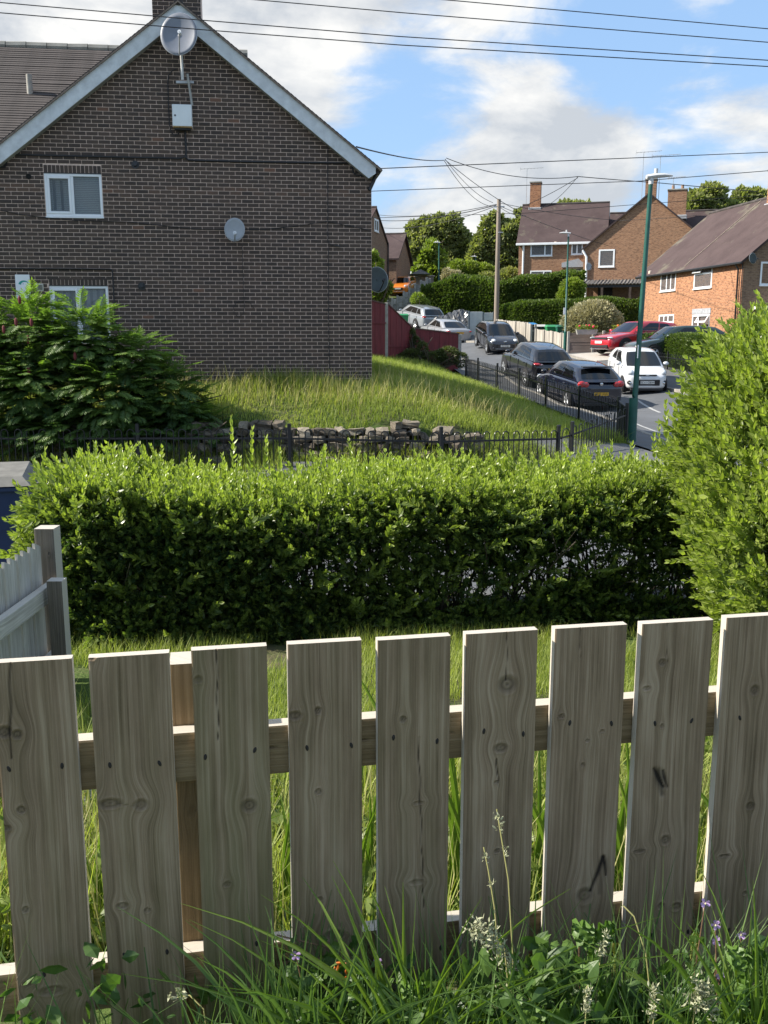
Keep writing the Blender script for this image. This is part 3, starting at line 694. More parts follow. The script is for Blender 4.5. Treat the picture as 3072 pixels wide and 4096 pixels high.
def tall_hedge():
    """the hedge at the right that turns towards us and grows high, its left face in the sun"""
    root = empty('tall_privet_hedge', (0, 0, 0), 0, 'tall overgrown privet hedge with sunlit leaves and long upright shoots, joining the low hedge', 'hedge')
    rs = np.random.default_rng(9); parts = []
    O = P(2760, 1900, 6.1)
    blobs = []
    # rounded masses from the corner towards us: (px, py of centre, Y, rx, ry, rz)
    for (px, py, Y, rx, ry, rz) in ((3130, 1800, 5.6, .50, .65, .44), (3215, 2180, 5.3, .44, .7, .62), (3050, 1920, 6.0, .42, .5, .26), (3230, 1660, 5.3, .50, .6, .44), (3330, 2050, 5.0, .62, .8, .9), (2940, 1925, 6.5, .36, .45, .18), (3270, 1570, 5.7, .5, .6, .42), (3300, 2480, 5.1, .48, .7, .55), (3060, 2030, 5.7, .34, .5, .36)):
        c = P(px, py, Y); blobs.append((np.array(c), np.array([rx, ry, rz])))
    C = np.array([b[0] for b in blobs]); Rr = np.array([b[1] for b in blobs])
    def inside(p, m=.86):
        q = (p[:, None] - C[None]) / Rr[None]; return (np.sum(q * q, 2) < m * m).any(1)
    N = 15000
    which = rs.choice(len(blobs), N, p=(Rr.prod(1) ** .66) / (Rr.prod(1) ** .66).sum())
    d = rs.normal(0, 1, (N, 3)); d /= np.linalg.norm(d, axis=1, keepdims=True)
    p = C[which] + d * Rr[which] * (1 + .10 * vnoise(d[:, 0] * 3, d[:, 1] * 3, d[:, 2] * 3, 2.2)[:, None] - rs.exponential(.05, N)[:, None])
    m = ~inside(p) & (p[:, 1] > 3.6) & (p[:, 2] > th(2.5, 5.5)) & ((d[:, 0] < .55) | (d[:, 2] > .3)); p, d = p[m], d[m]; n = len(p)
    D = d * np.array([.8, .8, .4]) + np.stack([rs.normal(-.1, .35, n), rs.normal(-.1, .35, n), np.abs(rs.normal(.95, .4, n))], 1)
    for q, t in enumerate(SHOOTS):
        k = (np.arange(n) % 5) % 4 == q
        if k.any(): parts.append(scatter(t[0], t[1], t[2] - .5, align(D[k], rs.uniform(0, 6.3, k.sum())), p[k], rs.uniform(.85, 1.2, k.sum()), rs.uniform(.42, .85, k.sum())))
    for (px, py, Y) in ((2733, 1480, 6.3), (2830, 1425, 6.0), (2870, 1450, 6.0), (2920, 1460, 5.9), (3000, 1430, 5.7), (2665, 1610, 6.4), (2790, 1560, 6.4), (2640, 1700, 6.5), (2970, 1440, 5.8), (3050, 1400, 5.6), (2700, 1640, 6.5), (2760, 1640, 6.2), (2830, 1560, 6.1), (2900, 1540, 5.9), (2620, 1740, 6.6)):
        top = P(px, py, Y); h = .48 + .1 * random.random(); t = shoot_t(int(h / .036), h, .056, px, .85)
        parts.append(scatter(t[0], t[1], t[2] - .5, align(np.array([[-.06, .02, 1.]]), np.array([.3])), np.array([[top.x + .03, top.y, top.z - h]]), np.array([1.]), np.array([.7])))
    V, F, A = join(parts); o = link('foliage', np_mesh('foliage', V, F, M_PRIVET, False, {'rnd': A}), root); o['kind'] = 'stuff'
    tw = MB()
    for k in range(46):
        q = P(random.uniform(2960, 3250), 2500, random.uniform(5.2, 6.5)); q.z = th(q.x, q.y) - .05
        pts = [q]; lean = Vector((random.gauss(.08, .08), random.gauss(0, .1), 1)); hh = random.uniform(.16, .22)
        for j in range(5):
            lean += Vector((random.gauss(0, .12), random.gauss(0, .12), 0)); pts.append(pts[-1] + lean.normalized() * hh)
        r = random.uniform(.008, .022); tw.tube(pts, [r * (1 - .14 * i) for i in range(6)], 6, False)
    o = tw.build('stem_tangle', M_TWIG, root); o['kind'] = 'stuff'
tall_hedge()
# ================================================================ stag's-horn sumac behind the railings
def compound_leaf(seed, L=.5, pairs=11):
    rs = np.random.default_rng(seed); lv, lf = leaf_t(.135, .034, .5, .35); parts = []
    T, D, S_, pts = [], [], [], []
    for i in range(40):
        t = i / 39; pts.append((0, -.42 * L * t * t, L * (t - .12 * t * t)))
    def at(t): return np.array([0, -.42 * L * t * t, L * (t - .12 * t * t)])
    for i in range(pairs):
        t = .16 + .8 * i / (pairs - 1); sz = .62 + .5 * math.sin(math.pi * min(1, (i + 1.5) / (pairs + .5)))
        for sd in (-1, 1):
            T.append(at(t)); D.append((sd * .72, -.5 - .35 * t, .32 + rs.normal(0, .07))); S_.append(sz * rs.uniform(.9, 1.1))
    T.append(at(1)); D.append((0, -.7, .6)); S_.append(.8)
    D, T = np.array(D), np.array(T); D /= np.linalg.norm(D, axis=1, keepdims=True)
    up = np.array([[0, .75, .66]]); y = -(up - D * (D @ up.T)); y /= np.linalg.norm(y, axis=1, keepdims=True); y = -y; y = -y; x = np.cross(y, D)
    R = np.stack([x, y, D], -1)
    parts.append(scatter(lv, lf, np.zeros(len(lv)), R, T, np.array(S_), rs.uniform(.4, .6, len(T))))
    st = MB().tube([at(0), at(.5), at(1)], [.006, .004, .002], 3, False)
    parts.append((np.array([tuple(v) for v in st.v]), np.array(st.f), np.full(len(st.v), .9)))
    return join(parts)
def sumac():
    base = P(330, 1850, 17.35); base.z = th(base.x, base.y)
    root = empty('sumac_tree', base, 0, 'broad sumac tree with drooping feathery leaves and small dark red fruit cones', 'tree')
    rs = np.random.default_rng(21); b0 = np.array(base)
    blobs = []
    for (px, py, Y, r, rz) in ((120, 1380, 17.2, .85, .80), (330, 1385, 17.1, .80, .80), (510, 1455, 17.1, .72, .62), (640, 1560, 17.15, .60, .48), (120, 1560, 16.9, .95, .8), (420, 1600, 16.9, .95, .75), (700, 1650, 17.1, .62, .42), (800, 1710, 17.2, .45, .26), (880, 1760, 17.1, .35, .2), (-60, 1430, 17.2, .9, .95), (-40, 1680, 17.0, .8, .7), (250, 1740, 16.9, .9, .45), (560, 1740, 17.0, .8, .4)):
        blobs.append((np.array(P(px, py, Y)), np.array([r, .62 * r, rz])))
    C = np.array([b[0] for b in blobs]); Rr = np.array([b[1] for b in blobs])
    tpl = [compound_leaf(k, .40 + .05 * k, 9 + k) for k in range(4)]
    N = 2700
    wh = rs.choice(len(blobs), N, p=Rr.prod(1) ** .6 / (Rr.prod(1) ** .6).sum())
    d = rs.normal(0, 1, (N, 3)); d[:, 2] = d[:, 2] * .9 + .25; d[:, 1] -= .35; d /= np.linalg.norm(d, axis=1, keepdims=True)
    p = C[wh] + d * Rr[wh] * rs.uniform(.3, .95, N)[:, None]
    p[:, 1] = np.maximum(p[:, 1], 16.45)
    lim = np.array([18.6 + .12 * q for q in p[:, 0]]); p[:, 1] = np.minimum(p[:, 1], lim - .5)
    D = d * np.array([1, 1, .35]) + np.stack([rs.normal(0, .25, N), rs.normal(-.1, .25, N), rs.uniform(.15, .75, N)], 1)
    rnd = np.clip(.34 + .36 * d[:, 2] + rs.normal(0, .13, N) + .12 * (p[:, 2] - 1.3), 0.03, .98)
    up = np.array([[0, 0, 1.]]); Dn = D / np.linalg.norm(D, axis=1, keepdims=True)
    y = up - Dn * (Dn @ up.T); y /= np.linalg.norm(y, axis=1, keepdims=True); x = np.cross(y, Dn); R = np.stack([x, y, Dn], -1)
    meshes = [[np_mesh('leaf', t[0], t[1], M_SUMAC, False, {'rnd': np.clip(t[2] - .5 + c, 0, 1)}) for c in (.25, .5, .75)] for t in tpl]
    order = np.argsort(p[:, 1]); ind = order[:300]; rest = order[300:]
    for i in ind:
        M = Matrix([list(R[i][r]) + [p[i][r] - b0[r]] for r in range(3)] + [[0, 0, 0, 1]])
        o = link('leaf', meshes[i % 4][int(np.clip(rnd[i] * 3, 0, 2))], root); o.matrix_local = M
    parts = []
    for q in range(4):
        m = rest[rest % 4 == q]; parts.append(scatter(tpl[q][0], tpl[q][1], tpl[q][2] - .5, R[m], p[m] - b0, np.ones(len(m)), rnd[m]))
    V, F, A = join(parts); o = link('crown', np_mesh('crown', V, F, M_SUMAC, False, {'rnd': A}), root); o['kind'] = 'stuff'
    tr = MB()
    for k in range(9):
        e = C[k % len(C)] - b0; r = .05 if k < 4 else .035
        s0 = Vector((random.uniform(-.5, .5), random.uniform(-.15, .15), -.1)); mid = Vector(e) * .5 + Vector((random.gauss(0, .2), random.gauss(0, .1), .15))
        tr.tube([s0, s0.lerp(mid, .5) + Vector((random.gauss(0, .08), 0, .1)), mid, Vector(e)], [r, r * .8, r * .6, r * .35], 7)
        for j in range(5):
            a = mid.lerp(Vector(e), random.random()); b = a + Vector((random.gauss(0, .4), random.gauss(-.1, .25), random.uniform(.1, .5))); tr.tube([a, b], [.018, .008], 5)
    tr.build('trunk', M_BARK, root, True)
    mf = pmat('sumac_fruit', (.13, .018, .02), .8, .3, 60)
    me = MB().ell((0, 0, 0), (.03, .03, .075), 8, 6).mesh('fruit_cone', mf, True)
    for px, py in ((78, 1200), (15, 1318), (112, 1358), (115, 1482), (300, 1425), (64, 1288), (125, 1290)):
        q = P(px, py, 16.35); link('fruit_cone', me, root, q - base)
sumac()
# ================================================================ grass
def blade_t(seed, L, W, bend):
    V = np.array([[-W / 2, 0, 0], [W / 2, 0, 0], [-W * .4, bend * L * .25, L * .5], [W * .4, bend * L * .25, L * .5], [0, bend * L * .8, L * .92], [0, bend * L * .8, L * .92]]); F = np.array([[0, 1, 3, 2], [2, 3, 5, 4]])
    return V, F
def blades(X, Y, Z, L, W, rs, rnd, bend=(.1, .9), tilt=.25):
    n = len(X); V = np.zeros((n, 5, 3)); a = rs.uniform(0, 6.283, n); bd = rs.uniform(*bend, n)
    dx, dy = np.cos(a), np.sin(a); sx, sy = -dy, dx
    tl = rs.normal(0, tilt, n)
    for k, (t, w) in enumerate(((0, 1), (0, -1), (.55, .75), (.55, -.75), (1, 0))):
        off = L * (bd * t * t * .6 + tl * t)
        V[:, k, 0] = X + dx * off + sx * W * w * .5; V[:, k, 1] = Y + dy * off + sy * W * w * .5; V[:, k, 2] = Z + L * t * np.clip(1 - .35 * bd * t, .3, 1)
    F = np.array([[1, 0, 2, 3], [3, 2, 4, 4]])
    b = (np.arange(n) * 5)[:, None]
    F1 = np.stack([b[:, 0] + 1, b[:, 0], b[:, 0] + 2, b[:, 0] + 3], 1)
    F2 = np.stack([b[:, 0] + 3, b[:, 0] + 2, b[:, 0] + 4], 1)
    # equal polygons: split the quad
    T = np.concatenate([F1[:, [0, 1, 2]], F1[:, [0, 2, 3]], F2])
    return V.reshape(-1, 3), T, np.repeat(rnd, 5)
def mesh_grass(name, parts, mat, kind='stuff', **kw):
    V, F, A = join(parts); o = link(name, np_mesh(name, V, F, mat, False, {'rnd': A})); tag(o, kind=kind, **kw); return o
RSP = [(q.x, q.y) for q in RAIL_STREET]
def rail_x(y): return np.interp(y, [p[1] for p in RSP], [p[0] for p in RSP])
def wall_y(x): return 19.73 + math.tan(math.radians(7)) * x
def lawn():
    rs = np.random.default_rng(33); parts, dry = [], []
    # bank before the gable wall
    n = 52000; x = rs.uniform(-9, 5.0, n); y = rs.uniform(16.9, 20.2, n)
    ok = (y < np.where(x < -.2, wall_y(x) - .03, 30)) & (y > 17.15 + np.clip((x - 1.2) * .62, 0, 3)); x, y = x[ok], y[ok]
    z = terr(x, y); L = rs.uniform(.10, .34, len(x)) * (.75 + .5 * vnoise(x, y, 0 * x, 1.3)) * np.where(y > 18.6, 1.35, .8)
    r = np.clip(.5 + .35 * vnoise(x, y, 0 * x, .9, 2) + rs.normal(0, .16, len(x)), 0, 1)
    parts.append(blades(x, y, z, L, rs.uniform(.008, .016, len(x)), rs, r))
    # beside the house up to the red fence
    n = 90000; y = 19.6 + 19 * rs.uniform(0, 1, n) ** 1.5; x = rs.uniform(-.5, 6, n); ok = x < rail_x(y) - .05; x, y = x[ok], y[ok]
    x0 = -.25 - (y - 19.7) * .12; ok = x > x0 + .02; x, y = x[ok], y[ok]; z = terr(x, y)
    L = rs.uniform(.12, .36, len(x)) * (1 + .3 * vnoise(x, y, 0 * x, .8)) * np.where(rail_x(y) - x < 1.0, .8, 1)
    r = np.clip(.42 + .3 * vnoise(x, y, 0 * x, .5, 1) + rs.normal(0, .14, len(x)) , 0, 1)
    parts.append(blades(x, y, z, L, rs.uniform(.010, .022, len(x)), rs, r))
    # weeds between stone wall, railings and pavement
    n = 14000; x = rs.uniform(-8, 5.2, n); fy = np.interp(x, [q.x for q in RAIL_FRONT], [q.y for q in RAIL_FRONT]); y = fy + rs.uniform(-.1, .55, n); z = terr(x, y)
    parts.append(blades(x, y, z, rs.uniform(.1, .45, n) * (.5 + .7 * (vnoise(x, y, 0 * x, 2.0) > -.1)), rs.uniform(.008, .018, n), rs, np.clip(rs.normal(.42, .15, n), 0, 1)))
    mesh_grass('lawn_grass', parts, M_GRASS, label='long sunlit grass on the bank around the brick house', cat='grass')
    # seed heads
    n = 2600; x = rs.uniform(-6.5, 3.5, n); y = rs.uniform(17.8, 20.6, n); ok = (y < np.where(x < -.2, wall_y(x) - .05, 30)) & (y > 17.7 + np.clip((x - 1.2) * .62, 0, 3)); x, y = x[ok], y[ok]
    mesh_grass('seeding_grass', [blades(x, y, terr(x, y), rs.uniform(.35, .72, len(x)), rs.uniform(.007, .014, len(x)), rs, rs.uniform(.2, 1, len(x)), (.2, 1.0), .3)], M_GRASS_DRY, label='pale seeding grass stems along the foot of the gable wall', cat='grass')
lawn()
# ================================================================ materials for buildings
def brick_mat(name, stops, rough=.85):
    t = NT(name); r = t.attr('rnd'); n = t.noise(14, 5, .65); n2 = t.noise(90, 3, .6)
    f = t.math('ADD', t.math('MULTIPLY', r, .8), t.math('MULTIPLY', t.math('SUBTRACT', n, .5), .35))
    c = t.ramp(f, stops); pale = t.node('ShaderNodeMapRange'); t.l.new(t.noise(5, 6, .7, stretch=(1, 1, .35)), pale.inputs[0])
    pale.inputs['From Min'].default_value = .58; pale.inputs['From Max'].default_value = .8; pale.inputs['To Max'].default_value = .3
    t.col(t.mix(pale.outputs[0], c, (.19, .165, .15))); t.set(Roughness=rough, Specular_IOR_Level=.25); t.bump(n2, .35, .004); MATS[name] = t.m; return t.m
M_BRICK = brick_mat('dark_brick', [(.08, (.062, .049, .043)), (.45, (.095, .070, .057)), (.72, (.125, .084, .064)), (.90, (.21, .105, .07)), (1.0, (.17, .055, .042))])
M_MORTAR = pmat('pink_mortar', (.64, .485, .40), .95, .16, 18, bump=.3)
def far_brick(name, c1, c2, mortar, dark, spots=0.0):
    t = NT(name); tc = t.node('ShaderNodeTexCoord'); sp = t.node('ShaderNodeSeparateXYZ'); t.l.new(tc.outputs['Object'], sp.inputs[0])
    cm = t.node('ShaderNodeCombineXYZ'); t.l.new(t.math('ADD', sp.outputs[0], sp.outputs[1]), cm.inputs[0]); t.l.new(sp.outputs[2], cm.inputs[1])
    b = t.node('ShaderNodeTexBrick'); t.l.new(cm.outputs[0], b.inputs['Vector'])
    b.inputs['Scale'].default_value = 1.0; b.inputs['Brick Width'].default_value = .225; b.inputs['Row Height'].default_value = .075; b.inputs['Mortar Size'].default_value = .006; b.inputs['Bias'].default_value = -.1
    b.inputs['Color1'].default_value = (*c1, 1); b.inputs['Color2'].default_value = (*c2, 1); b.inputs['Mortar'].default_value = (*mortar, 1)
    # some bricks burnt darker: noise sampled per course
    n = t.noise(1.0, 2, .5, cm.outputs[0], (4.4, 13.3, 1)); r = t.node('ShaderNodeMapRange'); t.l.new(n, r.inputs[0]); r.inputs['From Min'].default_value = .54; r.inputs['From Max'].default_value = .60; r.inputs['To Max'].default_value = .85
    c = t.mix(r.outputs[0], b.outputs['Color'], dark)
    if spots:
        v = t.node('ShaderNodeTexVoronoi'); t.l.new(cm.outputs[0], v.inputs['Vector']); v.inputs['Scale'].default_value = 1.9; v.inputs['Randomness'].default_value = .7
        q = t.math('LESS_THAN', v.outputs['Distance'], .13); zz = t.node('ShaderNodeMapRange'); t.l.new(t.noise(.5, 2, .5), zz.inputs[0]); zz.inputs['From Min'].default_value = .4; zz.inputs['From Max'].default_value = .6
        c = t.mix(t.math('MULTIPLY', q, zz.outputs[0]), c, (.07, .05, .045))
    g = t.noise(.8, 4, .6); c = t.mix(.22, c, t.ramp(g, [(.3, tuple(x * .7 for x in c1)), (.7, tuple(min(1, x * 1.25) for x in c1))]))
    t.col(c); t.set(Roughness=.9, Specular_IOR_Level=.2); t.bump(b.outputs['Fac'], -.3, .006); MATS[name] = t.m; return t.m
M_ORANGE = far_brick('orange_brick', (.385, .185, .095), (.27, .115, .06), (.42, .31, .22), (.11, .06, .045), .8)
M_ORANGE2 = far_brick('tan_brick', (.33, .18, .105), (.20, .105, .065), (.38, .29, .21), (.12, .07, .052))
M_BROWNB = far_brick('brown_brick', (.24, .155, .10), (.19, .115, .08), (.30, .24, .19), (.12, .08, .065))
def tile_mat(name, lo, hi, moss=.0, gauge=.1):
    t = NT(name); n1 = t.noise(.9, 6, .65); n2 = t.noise(22, 4, .6, stretch=(1, 1, 1))
    f = t.math('ADD', t.math('MULTIPLY', n1, .6), t.math('MULTIPLY', n2, .4)); c = t.ramp(f, [(.35, lo), (.68, hi)])
    if moss:
        r = t.node('ShaderNodeMapRange'); t.l.new(t.noise(.35, 5, .7), r.inputs[0]); r.inputs['From Min'].default_value = .56; r.inputs['From Max'].default_value = .66; r.inputs['To Max'].default_value = moss
        c = t.mix(r.outputs[0], c, (.22, .215, .15))
    t.col(c); t.set(Roughness=.9, Specular_IOR_Level=.2)
    w = t.node('ShaderNodeTexWave', wave_type='BANDS', bands_direction='Z', wave_profile='SAW'); t.l.new(t.node('ShaderNodeTexCoord').outputs['Object'], w.inputs['Vector']); w.inputs['Scale'].default_value = .314 / (gauge * .64); w.inputs['Distortion'].default_value = .25; w.inputs['Detail'].default_value = 2; w.inputs['Detail Scale'].default_value = 3
    t.bump(t.math('ADD', w.outputs['Fac'], t.math('MULTIPLY', n2, .5)), .55, .02); MATS[name] = t.m; return t.m
M_TILE = tile_mat('brown_plain_tile', (.055, .045, .042), (.125, .105, .095), .25)
M_TILE_W = pmat('weathered_tile', (.055, .046, .043), .9, .38, 2.2, bump=.4)
M_TILE_E = pmat('tile_edge', (.23, .18, .145), .9, .3, 9)
M_TILE_P = tile_mat('plum_plain_tile', (.055, .038, .038), (.095, .068, .066), .45)
M_UPVC = pmat('white_upvc', (.80, .82, .84), .35, .03, 3)
M_BARGE = pmat('painted_bargeboard', (.60, .63, .65), .6, .14, 5, bump=.15)
M_BLACK = pmat('black_plastic', (.016, .017, .019), .4, .2, 20)
M_LEAD = pmat('lead', (.33, .34, .36), .6, .2, 10)
M_CONC = pmat('concrete', (.34, .325, .29), .92, .2, 4, bump=.3)
M_CONC_D = pmat('stained_concrete', (.24, .235, .21), .95, .35, 1.6, bump=.4)
M_CABLE = pmat('black_cable', (.014, .014, .016), .55, 0)
M_GALV = pmat('galvanised', (.42, .43, .44), .45, .12, 12, metallic=.5)
def glass(name, tint=(.02, .025, .03), refl=.35, alpha=.55):
    t = NT(name); t.col(tint); t.set(Roughness=.02, Specular_IOR_Level=.7)
    tr = t.node('ShaderNodeBsdfTransparent'); ms = t.node('ShaderNodeMixShader'); ms.inputs[0].default_value = alpha
    t.l.new(tr.outputs[0], ms.inputs[1]); t.l.new(t.b.outputs[0], ms.inputs[2]); t.l.new(ms.outputs[0], t.out.inputs['Surface']); MATS[name] = t.m; return t.m
M_GLASS = glass('window_glass', (.12, .15, .17), alpha=.34)
def stripes(name, a, b, scale, axis='Z'):
    t = NT(name); w = t.node('ShaderNodeTexWave', wave_type='BANDS', bands_direction=axis); t.l.new(t.node('ShaderNodeTexCoord').outputs['Object'], w.inputs['Vector']); w.inputs['Scale'].default_value = scale
    t.col(t.ramp(w.outputs['Fac'], [(.2, a), (.6, b)])); t.set(Roughness=.8); MATS[name] = t.m; return t.m
M_BLIND = stripes('slatted_blind', (.34, .38, .38), (.66, .70, .69), .314 / .034)
M_NET = stripes('net_curtain', (.42, .43, .44), (.66, .67, .68), .314 / .13, 'X')
M_DARKROOM = pmat('dark_room', (.03, .034, .036), .9, .2, 3)
def window(par, x0, x1, z0, z1, y=0.0, mullions=(), back=None, fw=.055, sashes=(), depth=.05, sill=True, transom=None):
    """window standing in local xz, facing -y; part 'window' with sub-parts"""
    m = MB()
    m.chbox(x0, x1, y, y + depth, z0, z0 + fw, .006).chbox(x0, x1, y, y + depth, z1 - fw, z1, .006)
    m.chbox(x0, x0 + fw, y + .001, y + depth, z0 + fw, z1 - fw, .006).chbox(x1 - fw, x1, y + .001, y + depth, z0 + fw, z1 - fw, .006)
    for q in mullions: m.chbox(q - fw * .5, q + fw * .5, y + .002, y + depth, z0 + fw, z1 - fw, .006)
    if transom: m.chbox(x0 + fw, x1 - fw, y + .003, y + depth, transom - fw * .45, transom + fw * .45, .006)
    w = m.build('window', M_UPVC, par)
    for (a, b, c, d, ang) in sashes:
        s = MB(); f = fw * .9
        s.chbox(a, b, -.012, .03, c, c + f, .006).chbox(a, b, -.012, .03, d - f, d, .006).chbox(a, a + f, -.011, .03, c + f, d - f, .006).chbox(b - f, b, -.011, .03, c + f, d - f, .006)
        o = s.build('sash', M_UPVC, w, loc=(0, y, 0))
        if ang: o.location = (0, y - .02, 0); o.rotation_euler = (0, 0, 0); o.matrix_local = Matrix.Translation((0, y, d)) @ Matrix.Rotation(-ang, 4, 'X') @ Matrix.Translation((0, 0, -d)); MB().box(a + f, b - f, .008, .012, c + f, d - f).build('pane', M_GLASS, o) if False else None
    ed = [x0 + fw] + [v for q in mullions for v in (q - fw * .5, q + fw * .5)] + [x1 - fw]
    for a, b in zip(ed[::2], ed[1::2]): MB().box(a, b, y + .022, y + .026, z0 + fw, z1 - fw).build('pane', M_GLASS, w)
    if back: MB().box(x0 + fw * .5, x1 - fw * .5, y + depth + .02, y + depth + .03, z0 + fw * .5, z1 - fw * .5).build('blind' if back is M_BLIND else 'curtain_or_dark_sheet', back, w)  # backing sheet; in M_DARKROOM its dark colour paints an unlit room
    if sill: MB().chbox(x0 - .03, x1 + .03, y - .05, y + depth, z0 - .045, z0 - .002, .006).build('sill', M_UPVC, w)
    return w
# ================================================================ the dark brick house
HP = Plane(-0.25, 19.7, 7)
HH = empty('brick_house', (-0.25, 19.7, 0), HP.a, 'dark brown brick house with white bargeboards and a tall blank gable end', 'house')
def brick_house():
    ax, az = HP.hit(712, 6, .2); rx, rz_ = HP.hit(1503, 664, .2)
    slope = (az - rz_) / (rx - ax); W = -2 * ax; xl = 2 * ax - 0.0
    zb = .1; ze = rz_ + slope * (rx - 0) - .0            # roof line above the wall corner
    roof = lambda x: az - slope * abs(x - ax)            # top of barge
    w1 = [*HP.hit(174, 692), *HP.hit(414, 868)]; w2 = [*HP.hit(196, 1143), *HP.hit(431, 1143)]
    W1 = (w1[0], w1[2], w1[3], w1[1]); W2 = (w2[0], w2[2], w2[1] - 1.12, w2[1])        # x0,x1,z0,z1
    # mortar slab with openings
    xs = sorted({xl, 0.0, W1[0], W1[1], W2[0], W2[1]}); zs = sorted({zb, W1[2], W1[3], W2[2], W2[3], ze - .12})
    m = MB()
    for a, b in zip(xs, xs[1:]):
        for c, d in zip(zs, zs[1:]):
            cx, cz = (a + b) / 2, (c + d) / 2
            if any(q[0] < cx < q[1] and q[2] < cz < q[3] for q in (W1, W2)): continue
            m.box(a, b, .010, .22, c, d)
    m.prism([(xl, ze - .12), (0, ze - .12), (0, ze - .05), (ax, az - .12), (xl, ze - .05)], .010, .22)
    wall = m.build('gable_wall', M_MORTAR, HH)
    # bricks
    L, H, J = .225, .075, .0125
    variants = []
    for k, a in enumerate((.12, .3, .42, .5, .6, .72)):
        variants.append(MB().chbox(-L / 2 + J / 2, L / 2 - J / 2, 0, .06, -H / 2 + J / 2, H / 2 - J / 2, .004, a=a).mesh('brick', M_BRICK))
    rest = MB(); n_ind = 0
    zc_band = HP.hit(900, 762)[1]; zbase = HP.hit(1400, 1527)[1]
    cv = MB().chbox(-L / 2 + J / 2, L / 2 - J / 2, 0, .06, -H / 2 + J / 2, H / 2 - J / 2, .004); bm_v = np.array([tuple(v) for v in cv.v]); bm_f = cv.f
    def soldier(q):
        return q[3] + .075 * 2
    course0 = HP.hit(1480, 1527.6)[1]
    k0 = -6
    for k in range(k0, 110):
        z = course0 + (k + .5) * H
        off = 0 if k % 2 == 0 else L / 2
        x = 0.0
        first = True
        while x > xl:
            w = L
            if first and k % 2: w = L / 2
            first = False
            c = x - w / 2; x -= w
            if z + .05 > roof(c) - .17 or z < zb: continue
            bad = False; x0b, x1b = c - w / 2, c + w / 2
            for q in (W1, W2):
                if q[2] - .02 < z < q[3] + .150 and x1b > q[0] - .005 and x0b < q[1] + .005:
                    if x0b >= q[0] - .005 and x1b <= q[1] + .005: bad = True; break
                    # cut brick beside the opening
                    if x0b < q[0] < x1b: x1b = q[0] - .004
                    elif x0b < q[1] < x1b: x0b = q[1] + .004
            if bad or x1b - x0b < .03: continue
            a = random.choice((.12, .3, .42, .5, .6, .5, .42, .3, random.random() * .75))
            if abs(z - zc_band) < .10 and random.random() < .55: a = random.uniform(.8, .92)
            if z < zbase + .08 and random.random() < .4: a = random.uniform(.75, .9)
            if random.random() < .004: a = 1.0
            cc, ww = (x0b + x1b) / 2, x1b - x0b
            dy = random.uniform(-.0015, .0015)
            if n_ind < 300 and ww > .2 and 5 <= k and -3.6 < cc < -.3 and a <= .75 and k < 32:
                link('brick', variants[min(range(6), key=lambda i: abs((.12, .3, .42, .5, .6, .72)[i] - a))], wall, (cc, dy, z + random.uniform(-.001, .001))); n_ind += 1
            else:
                V = bm_v.copy(); V[:, 0] *= (ww - J) / (L - J); V += np.array([cc, dy, z + random.uniform(-.001, .001)])
                rest.add(V, bm_f, a)
    for q in (W1, W2):        # soldier courses
        n = int(round((q[1] - q[0]) / H)); w = (q[1] - q[0]) / n
        for i in range(n):
            xx = q[0] + (i + .5) * w; rest.chbox(xx - w / 2 + J / 2, xx + w / 2 - J / 2, random.uniform(-.001, .002), .06, q[3] + .004, q[3] + .15, .004, a=random.choice((.12, .3, .42, .5)))
    o = rest.build('bricks', M_BRICK, wall); o['kind'] = 'stuff'
    # windows
    a, b, c, d = W1; mid = HP.hit(290, 780)[0]
    w = window(HH, a, b, c, d, .01, (mid,), M_BLIND, .05, ((a + .05, mid - .025, c + .05, d - .05, 0),), .06, False)
    MB().box(a - .005, b + .005, -.004, .06, d, d + .012).build('head_flashing', M_BLACK, w); MB().chbox(a - .01, b + .01, -.015, .06, c - .03, c - .002, .005).build('sill', M_UPVC, w)
    for px in (216, 246):
        q = HP.hit(px, 780)[0]; MB().box(q - .024, q + .024, .045, .05, c + .12, d - .12).build('dark_strip', M_DARKROOM, w)
    a, b, c, d = W2; mid = HP.hit(316, 1160)[0]
    w = window(HH, a, b, c, d, .01, (mid,), M_NET, .05, ((a + .05, mid - .025, c + .05, d - .05, 0),), .06, False); MB().box(a - .005, b + .005, -.004, .06, d, d + .012).build('head_flashing', M_BLACK, w)
    # bargeboards and soffits
    ln = math.hypot(1, slope)
    for sd in (-1, 1):
        ex = ax + sd * (rx - ax); ez = rz_; t = .255; under = .03
        poly = [(ax, az), (ex, ez), (ex, ez - t * .55), (ex - sd * .14, ez - t * .92), (ax, az - t * ln)]
        outward(MB().prism(poly, -.20, -.165).build('bargeboard', M_BARGE, HH).data)
        poly = [(ax, az - t * ln + .03), (ex - sd * .14, ez - t * .92 + .03), (ex - sd * .14, ez - t * .92), (ax, az - t * ln)]
        outward(MB().prism(poly, -.164, .02).build('soffit', M_CONC_D, HH).data)
    # roof of stepped tile courses, ridge running back
    D = 9.5; Ls = math.hypot(rx - ax, az - rz_) + .12; ang = math.atan(slope); n = int(Ls / .1)
    tile = MB().box(0, .155, 0, D, 0, .016).mesh('tile_course', M_TILE_W); edge = MB().box(-.005, .145, 0, .16, -.024, -.002).mesh('verge_tile', M_TILE_E)
